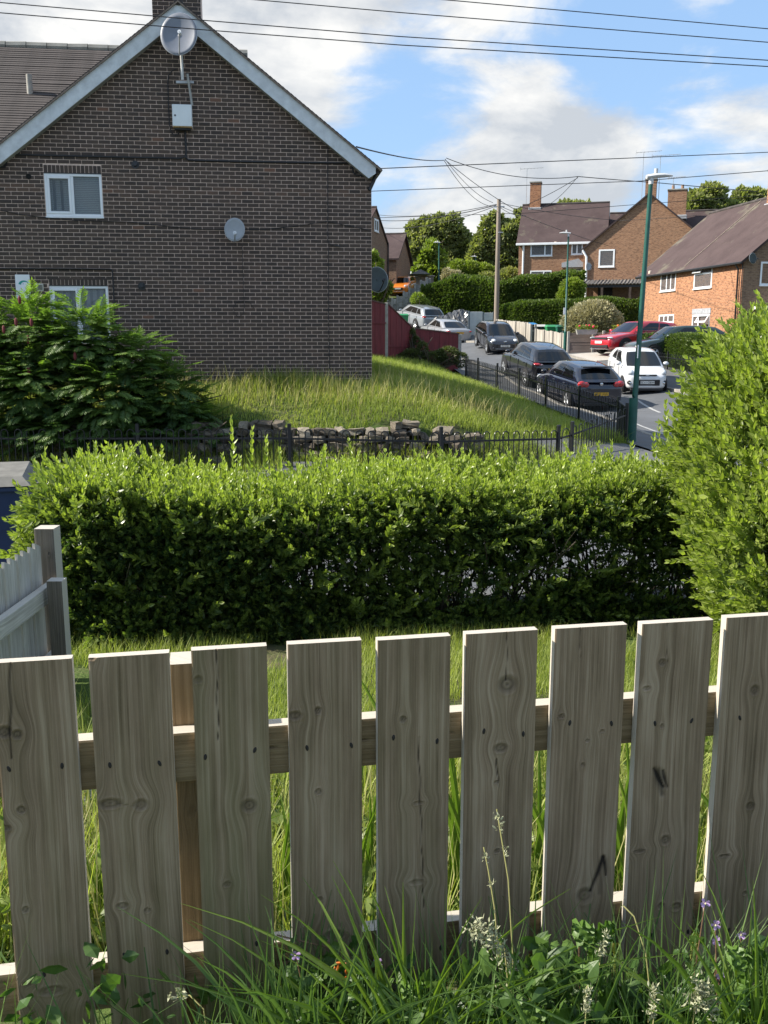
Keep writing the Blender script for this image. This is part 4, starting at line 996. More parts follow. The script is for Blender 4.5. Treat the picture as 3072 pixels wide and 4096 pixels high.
    for sd in (-1, 1):
        sl = MB(); bx = lambda s, h: (ax + sd * (s * math.cos(ang) + h * math.sin(ang)), az - s * math.sin(ang) + h * math.cos(ang))
        poly = [bx(0, .0), bx(Ls, .0), bx(Ls, -.1), bx(0, -.1)]; outward(sl.prism(poly, -.15, D).build('roof', M_TILE_W, HH).data); ro = HH.children[-1]
        for k in range(n):
            s = k * .1; M = Matrix.Translation((0, -.235, 0)) 
            x, z = bx(s, .014); rot = (0, ang + .035, 0) if sd > 0 else (0, math.pi - ang - .035, 0)
            o = link('tile_course', tile, ro, (x, -.235, z)); o.rotation_euler = (0, ang + .07, 0) if sd > 0 else (0, 0, 0)
            if sd < 0: o.matrix_local = Matrix.Translation((x, -.235, z)) @ Matrix.Scale(-1, 4, (1, 0, 0)) @ Matrix.Rotation(ang + .07, 4, 'Y')
            x, z = bx(s, .012); o = link('verge_tile', edge, ro); o.matrix_local = Matrix.Translation((x, -.245, z)) @ (Matrix.Scale(-1, 4, (1, 0, 0)) if sd < 0 else Matrix.Identity(4)) @ Matrix.Rotation(ang + .05, 4, 'Y')
    MB().tube([(ax, -.22, az + .02), (ax, D, az + .02)], .09, 10).build('ridge', M_TILE_W, HH, True)
    # body behind the gable
    MB().box(xl, 0.0, .24, D - .3, zb, ze - .15).build('side_walls', M_BROWNB, HH)
    # chimney
    ca, cz = HP.hit(610, 20, -1.0); cb, _ = HP.hit(805, 20, -1.0); cz0 = az - .8
    ch = MB().box(ca + .01, cb - .01, .86, 1.5, cz0, az + 1.3).build('chimney', M_MORTAR, HH); st = MB()
    for k in range(30):
        z = cz0 + (k + .5) * .075; x = ca - (0 if k % 2 else L / 2)
        while x < cb:
            a, b = max(x, ca), min(x + L, cb); x += L
            if b - a > .04: st.chbox(a + J / 2, b - J / 2, .85, .9, z - H / 2 + J / 2, z + H / 2 - J / 2, .003, a=random.choice((.08, .15, .25, .3)))
    o = st.build('bricks', M_BRICK, ch); o['kind'] = 'stuff'
    fl = MB()
    for k in range(-4, 5):
        x = ax + k * .13; z = az - slope * abs(x - ax) + .20
        if abs(k) > 0: fl.prism([(x - .055, z + .07), (x + .055, z + .07), (x, z - .05)], .835, .848)
    fl.prism([(ca, az - slope * abs(ca - ax) + .05), (ca + .2, az - slope * abs(ca + .2 - ax) + .05), (ca, az - slope * abs(ca - ax) + .22)], .835, .848)
    outward(fl.build('lead_flashing', M_LEAD, ch).data)
    # gutter end
    g0 = Vector((rx + .03, -.12, rz_ - .06))
    g = MB().box(rx - .02, rx + .1, -.14, D, rz_ - .13, rz_ - .01).build('gutter', M_BLACK, HH)
    MB().tube([(rx + .03, -.05, rz_ - .1), (rx - .02, -.04, rz_ - .25), (rx - .1, -.02, rz_ - .42), (rx - .12, .1, rz_ - .44)], .035, 8).build('downpipe', M_BLACK, HH, True)
    # cross wing whose roof shows on the left
    wy = 4.3; q = P(200, 212, 19.7 + wy - .5); rzz = q.z; a2 = math.radians(38)
    MB().prism([(-19, zb), (-4.9, zb), (-4.9, 4.6), (-19, 4.6)], wy - 3.0, wy + 4).build('wing_wall', M_BROWNB, HH)
    wr = MB().add([(-19, wy, rzz), (-2.6, wy, rzz), (-2.6, wy - 4.2, rzz - 4.2 * math.tan(a2)), (-19, wy - 4.2, rzz - 4.2 * math.tan(a2)), (-19, wy + 4, rzz - 3.2), (-2.6, wy + 4, rzz - 3.2)], [(0, 3, 2, 1), (0, 1, 5, 4)]).build('wing_roof', M_TILE_W, HH)
    tw = MB().box(-8.2, 8.2, -.16, 0, 0, .016).mesh('tile_course', M_TILE_W)
    for k in range(46):
        s = .06 + k * .105; link('tile_course', tw, wr, (-10.8, wy - s * math.cos(a2), rzz - s * math.sin(a2) + .012 + random.uniform(-.003, .003)), (a2 - .11, random.uniform(-.0008, .0008), 0))
    rt = MB().tube([(-.22, 0, 0), (.22, 0, 0)], .10, 8).mesh('ridge_tile', M_CONC_D, True)
    for k in range(36): link('ridge_tile', rt, wr, (-18.6 + k * .455, wy, rzz + .02), (random.gauss(0, .02), random.gauss(0, .012), 0))
    vx, vz = HP.hit(120, 400, -2.4)
    vp = MB().tube([(vx, 2.45, vz - .15), (vx, 2.45, vz + .52)], .062, 10).build('vent_pipe', M_CONC, wr, True)
    MB().chbox(vx - .2, vx + .2, 2.15, 2.75, vz - .14, vz - .09, .01, Matrix.Translation((0, 2.45, vz - .1)) @ Matrix.Rotation(a2, 4, 'X') @ Matrix.Translation((0, -2.45, -vz + .1))).build('flashing', M_LEAD, vp); MB().tube([(vx, 2.45, vz - .1), (vx, 2.45, vz + .03)], [.1, .068], 10).build('collar', M_LEAD, vp)
    # vents in the wall
    for (px, py, r) in ((541, 659, .075), (567, 1145, .075)):
        x, z = HP.hit(px, py); v = MB().tube([(x, .02, z), (x, -.012, z)], r, 18).build('flue_vent', M_BLACK, HH, True)
        MB().tube([(x, -.012, z + .01), (x, -.05, z + .012)], [.05, .043], 14).build('flue_terminal', M_BLACK, v, True)
    x, z = HP.hit(114, 706); MB().tube([(x, .02, z), (x, -.006, z)], .052, 16).build('vent_hole', pmat('hole_black', (.004, .004, .004), .9, 0), HH)
    x, z = HP.hit(159, 1150); gm = pmat('cream_vent', (.55, .53, .44), .6, .1)
    v = MB().chbox(x - .072, x + .072, -.018, .02, z - .072, z + .072, .006).build('air_brick', gm, HH); sl = MB().box(-.055, .055, -.024, -.016, -.0045, .0045).mesh('slot', M_DARKROOM)
    for k in range(6): link('slot', sl, v, (x, 0, z - .045 + k * .018))
brick_house()
# things fixed to the gable wall
def on_wall(px, py, off=0.0):
    x, z = HP.hit(px, py, off); return HP.o + HP.u * x + HP.n * off + Vector((0, 0, z))
def dish(px, py, r, name_label, off=.35, face=(.35, -.9, .3), mat=None, arm=(.5, -.35), lnb=None, plane=True):
    c = on_wall(px, py, off) if plane else px
    root = empty('satellite_dish', c, 0, name_label, 'satellite dish')
    f = Vector(face).normalized(); R = f.to_track_quat('Z', 'Y').to_matrix().to_4x4()
    V, F = [], []; nr, na = 6, 36
    for i in range(nr + 1):
        q = r * i / nr
        for j in range(na):
            an = 2 * math.pi * j / na; V.append(R @ Vector((q * math.cos(an) * .86, q * math.sin(an), .16 * q * q / r - .05 * r)))
    for i in range(nr):
        for j in range(na): F.append((i * na + j, i * na + (j + 1) % na, (i + 1) * na + (j + 1) % na, (i + 1) * na + j))
    me = MB().add(V, F).mesh('reflector', mat, True); o = link('reflector', me, root); md = o.modifiers.new('t', 'SOLIDIFY'); md.thickness = .012; md.offset = -1
    rim = MB().tube([R @ Vector((r * math.cos(2 * math.pi * j / 40) * .86, r * math.sin(2 * math.pi * j / 40), .11 * r)) for j in range(41)], .008, 5, False).build('rim', M_GALV, root, True)
    foc = R @ Vector((arm[0] * r, arm[1] * r, .95 * r)); st = R @ Vector((arm[0] * r * .2, -r * .98, .05))
    am = MB().tube([st, st.lerp(foc, .6) + Vector((0, 0, -.03)), foc], .013, 6).build('feed_arm', M_GALV if lnb is None else lnb, root, True)
    MB().tube([foc, foc - f * .1], [.035, .028], 10).build('receiver', pmat('receiver_plastic', (.66, .68, .70), .5, .05) if lnb is None else lnb, am, True)
    bk = MB(); b0 = R @ Vector((0, -.1 * r, -.05)); w_ = HP.n * -(off - .01)
    bk.tube([b0, b0 + w_ * .6 + Vector((0, 0, -r * .35)), w_ + Vector((0, 0, -r * .45))], .02, 7); bk.build('bracket', M_GALV, root, True)
    return root, R
M_DISH = pmat('grey_dish', (.17, .185, .22), .42, .1, 3); M_DISH2 = pmat('pale_dish', (.30, .32, .34), .5, .08, 4); M_DISH3 = pmat('green_black_dish', (.035, .05, .05), .5, .25, 4)
d1, R1 = dish(718, 141, .40, 'large grey satellite dish fixed high under the apex of the gable', .42, (-.05, -.97, .22), M_DISH, (.25, -.35))
MB().tube([(0, .1, -.32), (.0, .12, -.75)], .028, 8).build('mast', pmat('mast_white', (.6, .6, .58), .6, .15), d1, True); MB().tube([(.08, .2, -.62), (.12, .36, -1.15)], .024, 8).build('strut', M_GALV, d1, True)
MB().chbox(-.17, .17, .33, .37, -.76, -.71, .005).build('wall_plate', M_GALV, d1)
dish(939, 920, .225, 'small pale satellite dish in the middle of the gable wall', .3, (.05, -.97, .18), M_DISH2, (.1, -.5))
dish(P(1508, 1120, 19.9), 0, .26, 'dark green satellite dish sticking out from the corner of the brick house', .2, (.25, -.93, .2), M_DISH3, (.35, -.2), M_BLACK, plane=False)
def wallbox():
    c = on_wall(731, 470); root = empty('junction_box', c, HP.a, 'white junction box with rusty lower edge on the gable wall', 'box')
    w, h = .185, .205
    MB().chbox(-w, w, -.16, -.002, -h, h, .01).build('case', M_UPVC, root)
    MB().chbox(-w + .008, w - .008, -.172, -.1605, -h + .012, h - .008, .006).build('door', pmat('box_door', (.72, .76, .77), .4, .05, 3), root)
    MB().chbox(-w + .004, w - .004, -.168, -.03, -h - .012, -h + .03, .008).build('rusty_edge', pmat('rust', (.33, .22, .10), .9, .5, 30), root); MB().cyl((-.13, -.178, 0), .018, .008, 10, 'y').build('lock', M_BLACK, root)
    MB().chbox(-w + .03, w - .03, -.14, -.03, -h - .05, -h - .013, .01).build('gland_plate', M_BLACK, root)
wallbox()
def cable(name, label, pts, r=.011, cat='cable', wall=True, n=5):
    c = [on_wall(x, y, .02) for x, y in pts] if wall else [Vector(p) for p in pts]
    o = MB().tube([p - c[0] for p in c], r, n).build(name, M_CABLE, None, True); o.location = c[0]; return tag(o, label, cat)
cable('wall_cable', 'thick black cable bundle running from the junction box to the right eaves', [(740, 515), (742, 560), (745, 610), (742, 630), (755, 640), (800, 642), (1000, 647), (1200, 650), (1400, 652), (1410, 665), (1413, 690), (1425, 700), (1478, 705)], .019)
cable('wall_cable', 'thick black cable running left from below the junction box and down under the left eaves', [(746, 610), (738, 628), (720, 633), (560, 630), (300, 624), (100, 619), (40, 618), (27, 628), (26, 655), (18, 668), (-20, 668)], .017)
cable('wall_cable', 'thin black cable looping from the big dish to the junction box', [(706, 275), (690, 282), (675, 300), (671, 330), (674, 420), (678, 500), (684, 530), (700, 542), (715, 535), (716, 515)], .010)
cable('wall_cable', 'slack thin cable strung across the gable wall past the small dish', [(-10, 838), (80, 858), (180, 870), (300, 882), (520, 888), (640, 902), (800, 917), (940, 918), (1060, 918), (1180, 905), (1310, 886), (1400, 905), (1474, 920)], .007)
cable('wall_cable', 'thin vertical cable with a small black splice box near the right edge of the gable', [(1312, 575), (1311, 700), (1311, 960), (1316, 975), (1334, 983), (1316, 988), (1313, 1010), (1314, 1250), (1318, 1470), (1322, 1490)], .008)
q = on_wall(1350, 984, .02); o = MB().chbox(-.05, .05, -.03, .02, -.014, .014, .004).build('splice_box', M_BLACK, None, loc=q, rot=(0, .25, HP.a)); tag(o, 'tiny black splice box on the thin vertical wall cable', 'box')
cable('wall_cable', 'thin cable dropping from the small dish and ending in a loose loop', [(969, 980), (971, 1050), (976, 1200), (978, 1225), (974, 1255), (955, 1268), (938, 1255), (933, 1235), (945, 1210), (975, 1203), (1000, 1210), (1015, 1235)], .006)
cable('waste_pipe', 'thin black pipe clipped above the lower window and down its right side', [(-20, 1074), (200, 1075), (440, 1077), (449, 1080), (452, 1120), (458, 1230), (462, 1300)], .014, 'pipe')
def signboard():
    a = on_wall(61, 1105); root = empty('sign_board', a, HP.a, 'white sign board with a teal swirl on the brick wall behind the sumac', 'sign')
    w = HP.hit(120, 1100)[0] - HP.hit(62, 1100)[0]
    MB().chbox(0, w, -.03, -.002, -.42, .03, .004).build('board', M_UPVC, root)
    V = []; n = 14
    for k in range(n + 1):
        t = math.pi * (.98 - .85 * k / n); V.append((w * .58 + .10 * math.cos(t), -.032, -.155 + .075 * math.sin(t)))
    for k in range(n, -1, -1):
        t = math.pi * (.98 - .85 * k / n); q = .045 + .045 * (k / n) ; V.append((w * .60 + (.10 - (.035 * (1 - k / n) + .01)) * math.cos(t), -.032, -.165 + (.075 - (.03 * (1 - k / n) + .006)) * math.sin(t)))
    o = MB().add(V, [tuple(range(len(V)))]).build('teal_swirl', pmat('teal_print', (.03, .30, .27), .5, 0), root)
    MB().box(w * .52, w * .56, -.033, -.031, -.155, -.135).build('teal_mark', pmat('blue_print', (.15, .3, .5), .5, 0), root)
signboard()
# ================================================================ bow-top railings
M_RAILING = pmat('black_railing_paint', (.012, .013, .015), .35, .25, 30)
def hoop_mesh(w, h, r=.0105):
    pts = [(-w / 2, 0, 0), (-w / 2, 0, h - w / 2)]
    for k in range(1, 8): t = math.pi * (1 - k / 8); pts.append((w / 2 * math.cos(t), 0, h - w / 2 + w / 2 * math.sin(t)))
    pts += [(w / 2, 0, h - w / 2), (w / 2, 0, 0)]
    return MB().tube(pts, r, 5, False).mesh('hoop', M_RAILING, True)
def railing(label, posts, zs, nh, post_h=1.06, group=None):
    root = empty('bow_top_railing', (posts[0].x, posts[0].y, zs[0]), 0, label, 'railing'); o0 = Vector((posts[0].x, posts[0].y, zs[0]))
    pm = MB().chbox(-.03, .03, -.03, .03, 0, post_h, .006).mesh('post', M_RAILING)
    pts = [Vector((p.x, p.y, z)) for p, z in zip(posts, zs)]
    for i, p in enumerate(pts):
        d = pts[min(i + 1, len(pts) - 1)] - pts[max(0, i - 1)]
        link('post', pm, root, p - o0, (0, 0, math.atan2(d.y, d.x)))
    for i, (a, b) in enumerate(zip(pts, pts[1:])):
        d = b - a; n = nh[i]; yaw = math.atan2(d.y, d.x); L = math.hypot(d.x, d.y); sl = d.z / L
        pitch = L / n; hm = hoop_mesh(pitch * .56, .93)
        for z in (.16, .80):
            r = MB().chbox(0, L, -.005, .005, z - .018, z + .018, .003).mesh('rail', M_RAILING)
            for v in r.vertices: v.co.z += v.co.x * sl
            link('rail', r, root, a - o0, (0, 0, yaw))
        for k in range(n):
            t = (k + .5) / n; q = a + d * t; link('hoop', hm, root, q - o0 + Vector((0, 0, .03)), (random.gauss(0, .006), random.gauss(0, .01), yaw))
def post_z(px, py, Y, h=1.06): return P(px, py, Y).z - h
railing('long black bow-top railing in front of the stone wall and grass bank', RAIL_FRONT[:5], [post_z(0, 1694, 16.2)] * 2 + [post_z(1157, 1694, 16.2), post_z(1765, 1707, 16.2), post_z(2235, 1700, 17.5)], (12, 12, 12, 12))
railing('narrow single-hoop piece of black railing between two posts', RAIL_FRONT[4:6], [post_z(2235, 1700, 17.5) + .001, post_z(2290, 1685, 17.85)], (1,))
railing('black bow-top railing rising to the street corner by the green lamp post', RAIL_FRONT[5:7], [post_z(2290, 1685, 17.85) + .001, post_z(2509, 1611, 19.9)], (11,))
railing('long black bow-top railing climbing beside the parked cars up to the red fence', RAIL_STREET, [post_z(px, py, p.y) for px, py, p in zip((2509, 2475, 2317, 2186, 2078, 1989, 1911, 1863), (1611, 1585, 1542, 1504, 1471, 1452, 1431, 1424), RAIL_STREET)], (12, 12, 12, 12, 12, 12, 10))
RR = [P(2560, 1500, 42.5), P(2668, 1500, 40), P(2797, 1500, 37.5), P(2942, 1500, 35.2), P(3110, 1500, 33)]
railing('black bow-top railing in front of the clipped hedge across the road', RR, [post_z(px, py, p.y) for px, py, p in zip((2560, 2668, 2797, 2942, 3110), (1392, 1405, 1421, 1441, 1465), RR)], (12, 12, 12, 12))
# ================================================================ rough stone wall
def stone_wall():
    t = NT('rough_sandstone'); r = t.attr('rnd'); n = t.noise(7, 6, .65); n2 = t.noise(40, 4, .6)
    f = t.math('ADD', t.math('MULTIPLY', r, .55), t.math('MULTIPLY', n, .5)); t.col(t.ramp(f, [(.2, (.07, .06, .05)), (.5, (.16, .135, .105)), (.9, (.34, .30, .235))])); t.set(Roughness=.95, Specular_IOR_Level=.15); t.bump(t.math('ADD', n, n2), .7, .03)
    root = empty('dry_stone_wall', (0, 16.9, th(0, 16.7)), 0, 'low crumbling dry-stone wall of rough grey blocks behind the black railings', 'wall'); o0 = root.location.copy()
    rs = random.Random(4); k = 0
    z = -1.22
    while z < -.02:
        h = rs.uniform(.09, .16); x = -8.2 + rs.uniform(0, .3)
        while x < 2.6:
            w = rs.uniform(.14, .38); keep = 1.0
            top = -.24 + .06 * math.sin(x * 1.9) + .05 * math.sin(x * 5) - max(0, x - .9) * .42
            if z < top and rs.random() < .93:
                bm = bmesh.new(); bmesh.ops.create_cube(bm, size=1); bmesh.ops.subdivide_edges(bm, edges=bm.edges[:], cuts=1, use_grid_fill=True)
                for v in bm.verts:
                    q = v.co; m = max(abs(q.x), abs(q.y), abs(q.z)); nn = q.normalized() * .5; v.co = q.lerp(nn, .34)
                    v.co += Vector((rs.gauss(0, .06), rs.gauss(0, .07), rs.gauss(0, .07)))
                me = bpy.data.meshes.new('stone'); bm.to_mesh(me); bm.free(); me.materials.append(t.m)
                at = me.attributes.new('rnd', 'FLOAT', 'POINT'); at.data.foreach_set('value', np.full(len(me.vertices), rs.random(), np.float32))
                fy = float(np.interp(x, [q.x for q in RAIL_FRONT], [q.y for q in RAIL_FRONT]))
                y = fy + .48 + (z + 1.2) * .30 + rs.gauss(0, .05)
                o = link('stone', me, root, Vector((x + w / 2, y, z + h / 2)) - o0, (rs.gauss(0, .08), rs.gauss(0, .08), rs.gauss(0, .15)), (w * 1.02, .42, h * 1.05)); k += 1
            x += w + rs.uniform(.0, .035)
        z += h * .95
    # soil and dead stalks on the wall head
    return k
stone_wall()
# ================================================================ red garden fence
M_RED = pmat('red_fence_stain', (.14, .018, .021), .75, .22, 6, stretch=(1, 1, .2)); M_POSTC = pmat('pale_concrete_post', (.36, .34, .30), .9, .18, 6)
def red_fence():
    posts = [(P(1440, 1300, 36.2), None), (P(1545, 1300, 37.4), 1211), (P(1653, 1300, 39.0), 1309), (P(1840, 1300, 40.2), 1336)]
    root = empty('red_fence', (posts[1][0].x, posts[1][0].y, th(posts[1][0].x, posts[1][0].y)), 0, 'dark red boarded fence stepping down between concrete posts', 'fence'); o0 = root.location.copy()
    pm = None
    tops = {}
    for i, (p, py) in enumerate(posts):
        g = th(p.x, p.y)
        if py: 
            zt = P(1600, py, p.y).z; tops[i] = zt; MB().chbox(-.07, .07, -.07, .07, g - .2, zt, .012).build('concrete_post', M_POSTC, root, loc=Vector((p.x, p.y, 0)) - Vector((o0.x, o0.y, o0.z)))
    pan = [(0, 1, P(1470, 1192, 36.4).z, P(1540, 1216, 37.3).z), (1, 2, P(1552, 1215, 37.5).z, P(1643, 1312, 38.9).z), (2, 3, P(1662, 1314, 39.1).z, P(1832, 1335, 40.1).z)]
    for (i, j, za, zb_) in pan:
        a, b = posts[i][0], posts[j][0]; d = Vector((b.x - a.x, b.y - a.y)); L = d.length; yaw = math.atan2(d.y, d.x); n = 9; w = (L - .16) / n
        for k in range(n):
            s0 = .08 + k * w; zt0 = za + (zb_ - za) * (s0 / L); zt1 = za + (zb_ - za) * ((s0 + w) / L); zl = th(a.x + d.x * s0 / L, a.y + d.y * s0 / L) - .05
            poly = [(s0 + .004, zl), (s0 + w - .004, zl), (s0 + w - .004, zt1), (s0 + .004, zt0)]
            o = MB().prism(poly, -.012 - .006 * (k % 2), .01).build('board', M_RED, root, loc=Vector((a.x, a.y, 0)) - o0, rot=(0, 0, yaw)); outward(o.data)
        o = MB().prism([(.07, za - .02), (L - .07, zb_ - .02), (L - .07, zb_ + .03), (.07, za + .03)], -.04, .03).build('capping', pmat('cap_wood', (.11, .055, .045), .85, .3, 9), root, loc=Vector((a.x, a.y, 0)) - o0, rot=(0, 0, yaw)); outward(o.data)
        zm = min(za, zb_) - .75; o = MB().box(.07, L - .07, -.05, -.02, zm, zm + .05).build('rail', M_RED, root, loc=Vector((a.x, a.y, 0)) - o0, rot=(0, 0, yaw))
red_fence()
# ================================================================ lamp posts, pole, wires
M_GREEN = pmat('green_lamp_paint', (.012, .085, .065), .4, .15, 5); M_LANT = pmat('lantern_grey', (.55, .56, .57), .5, .08)
def lamp(label, px, py0, py1, Y, r=.055, lean=0.0, turn=1):
    b = on(px, py0, Y); top = P(px + lean, py1, Y); h = top.z - b.z; dx = top.x - b.x
    root = empty('street_lamp', b, 0, label, 'street lamp', 'green street lamps along the road')
    MB().tube([(0, 0, -.1), (0, 0, h * .19)], r * 1.55, 12).build('base_column', M_GREEN, root, True)
    MB().tube([(0, 0, h * .19), (dx * .19, 0, h * .192), (dx, 0, h)], [r * 1.55, r, r * .72], 12).build('column', M_GREEN, root, True)
    w = .44 * turn
    l = MB(); l.tube([(dx - .1 * turn, 0, h + .02), (dx + w * .2, 0, h + .05), (dx + w * .6, 0, h + .06), (dx + w, 0, h + .05)], [.05, .062, .055, .02], 10)
    for v_i, v in enumerate(l.v): l.v[v_i] = (v[0], v[1] * 1.4, h + .05 + (v[2] - h - .05) * .8)
    lo = l.build('lantern', M_LANT, root, True); MB().cyl((dx + w * .22, 0, h + .1), .04, .09, 10).build('photocell', M_LANT, lo, True)
    MB().tube([(dx, 0, h - .12), (dx, 0, h + .02)], .05, 10).build('spigot', M_LANT, root, True)
    return root
lamp('tall green street lamp standing at the railing corner', 2527, 1755, 713, 20.35, .062, 78)
lamp('green street lamp beside the wooden palisade fence across the road', 2259, 1410, 936, 47.5, .055, 15, -1)
lamp('distant green street lamp among the hedges near the orange car', 1756, 1120, 972, 78, .07, 0, -1)
lamp('far green street lamp showing above the round topiary hedge', 1903, 1060, 1028, 92, .07, 0, -1)
o = MB().cyl((0, 0, 0), .004, 1, 4); 
def plate_on(px, py, Y, w, h, mat, label, cat, name):
    q = P(px, py, Y); o = MB().chbox(-w / 2, w / 2, -.02, 0, -h / 2, h / 2, .004).build(name, mat, None, loc=q); return tag(o, label, cat)
plate_on(2551, 1406, 20.25, .02, .28, M_UPVC, 'thin white strip fixed to the side of the near green lamp', 'strip', 'white_strip')
plate_on(2258, 1245, 47.4, .11, .33, M_UPVC, 'small white notice strapped round the palisade-side green lamp', 'notice', 'lamp_notice')
def pole():
    b = on(1985, 1300, 60); t = P(1985, 797, 60); root = empty('utility_pole', b, 0, 'tall bare wooden utility pole rising beside the grey gates', 'pole'); h = t.z - b.z
    MB().tube([(0, 0, -.3), (0, 0, h)], [.165, .12], 14).build('shaft', pmat('pole_wood', (.25, .205, .165), .9, .22, 3, stretch=(1, 1, .1)), root, True)
    MB().chbox(-.35, .35, -.03, .03, h - .48, h - .40, .01).build('cross_bracket', M_GALV, root); MB().chbox(-.02, .3, -.14, -.1, h - 2.0, h - 1.94, .01).build('step_iron', M_GALV, root)
    return t
PT = pole()
def wire(label, pts, r=.012, sag=0.0, n=14, name='overhead_wire'):
    pts = [Vector(p) for p in pts]; q = []
    for a, b in zip(pts, pts[1:]):
        for k in range(n):
            t = k / n; p = a.lerp(b, t); p.z -= sag * 4 * t * (1 - t) * (b - a).length; q.append(p)
    q.append(pts[-1]); o = MB().tube([p - q[0] for p in q], r, 4, False).build(name, M_CABLE, None, True); o.location = q[0]; return tag(o, label, 'wire')
def span(pxa, pya, pxb, pyb, Ya, Yb): return [P(pxa, pya, Ya), P(pxb, pyb, Yb)]
wire('lowest of the four wires crossing in front of the large dish', [P(-900, -20, 14), P(0, 51, 14), P(800, 118, 14.2), P(1600, 180, 14.5), P(3072, 266, 15), P(3900, 300, 15.3)], .007)
wire('second lowest of the four wires crossing in front of the chimney flashing', [P(-900, -72, 14), P(0, 10, 14), P(800, 80, 14.2), P(1600, 146, 14.5), P(3072, 241, 15), P(3900, 280, 15.3)], .007)
wire('third wire up, crossing only the upper sky', [P(600, -36, 14.6), P(1034, 0, 14.7), P(1600, 50, 14.9), P(3072, 169, 15.4), P(3900, 226, 15.6)], .007)
wire('topmost overhead wire cutting the upper sky', [P(1200, -56, 14.8), P(1790, 0, 15.1), P(3072, 115, 15.6), P(3900, 176, 15.8)], .007)
J1 = P(1776, 641, 46); J2 = P(2312, 706, 46)
wire('service wire from the brick house eaves to the drop-wire joint in the sky', [P(1425, 587, 20.2), J1], .016, .004)
wire('drop wire from the sky joint down to the pole top', [J1 + Vector((.05, 0, .05)), PT + Vector((-.2, 0, -.2))], .016, .02)
wire('second drop wire from the sky joint down to the pole top', [J1, PT + Vector((-.3, 0, -.42))], .016, .03)
wire('sagging wire linking the two joints, shallow upper loop', [J1 + Vector((.1, 0, .1)), J2], .016, .062, 24)
wire('sagging wire linking the two joints, deeper lower loop', [J1 + Vector((.05, 0, .02)), P(2060, 838, 50), J2 + Vector((0, 0, -.05))], .016, .02, 24)
wire('wire from the tan house chimney up to the right-hand joint', [P(2115, 830, 75), J2], .016, .02)
wire('wire from the right-hand joint to the orange house chimney', [J2, P(2640, 732, 48), P(3030, 766, 47)], .018, .002)
wire('long straight wire high above the roofs from the gable edge to the right', [P(1450, 677, 24), P(3072, 609, 30), P(3900, 575, 33)], .011)
wire('long wire crossing behind the near lamp head', [P(1450, 766, 40), P(2562, 724, 40), P(3072, 683, 40), P(3900, 610, 40)], .014)
wire('wire from the pole to the left, uppermost of the fan', [PT + Vector((0, 0, -.3)), P(1480, 855, 95)], .02, .012)
wire('wire from the pole to the left, thick middle one of the fan', [PT + Vector((0, 0, -.35)), P(1480, 878, 95)], .026, .012)
wire('wire from the pole to the left, lowest of the fan', [PT + Vector((0, 0, -.4)), P(1480, 905, 90)], .02, .02)
wire('wire from the pole to the tan house roof', [PT + Vector((0, 0, -.3)), P(2105, 862, 76)], .018, .015)
wire('wire from the pole running down to the gabled house eaves', [PT + Vector((.1, 0, -.35)), P(2440, 985, 76)], .016, .006)
wire('wire from the pole across the tan roof to the right', [PT + Vector((.1, 0, -.2)), P(2480, 882, 74), P(2780, 862, 70)], .016, .008)
wire('wire level with the tan house ridge passing behind the pole', [P(1480, 872, 62), P(2110, 852, 62), P(2520, 820, 62), P(3072, 780, 62)], .016)
# ================================================================ cars
M_TYRE = pmat('tyre', (.016, .016, .017), .85, .2, 30); M_RIM = pmat('alloy', (.48, .49, .50), .35, .08, 20, metallic=.7); M_TRIM = pmat('car_black_trim', (.014, .014, .015), .5, .1, 20)
M_HEAD = pmat('headlamp', (.55, .58, .60), .08, .25, 18, coat=1); M_TAIL = pmat('tail_lamp', (.36, .012, .014), .12, .25, 14, coat=1); M_TAILW = pmat('tail_lamp_clear', (.6, .42, .42), .12, .15, 14, coat=1)
M_CHROME = pmat('chrome', (.6, .61, .62), .18, 0, metallic=1.0); M_PLW = pmat('plate_white', (.72, .72, .68), .5, .03); M_PLY = pmat('plate_yellow', (.62, .36, .03), .5, .03); M_INK = pmat('plate_ink', (.012, .012, .014), .6, 0)
M_CGLASS = glass('car_glass', (.004, .005, .006), alpha=.9)
def paint_mat(name, col, rough=.28, metallic=.0):
    return pmat('paint_' + name, col, rough, .04, 2, metallic=metallic, coat=1.0)
def text_mesh(txt, size, mat):
    cu = bpy.data.curves.new('lettering', 'FONT'); cu.body = txt; cu.size = size; cu.align_x = 'CENTER'; cu.align_y = 'CENTER'; cu.extrude = .002
    o = bpy.data.objects.new('lettering_src', cu); COL.objects.link(o); dg = bpy.context.evaluated_depsgraph_get(); me = bpy.data.meshes.new_from_object(o.evaluated_get(dg)); bpy.data.objects.remove(o)
    me.materials.clear(); me.materials.append(mat); me.name = 'lettering'; return me
WH = {}
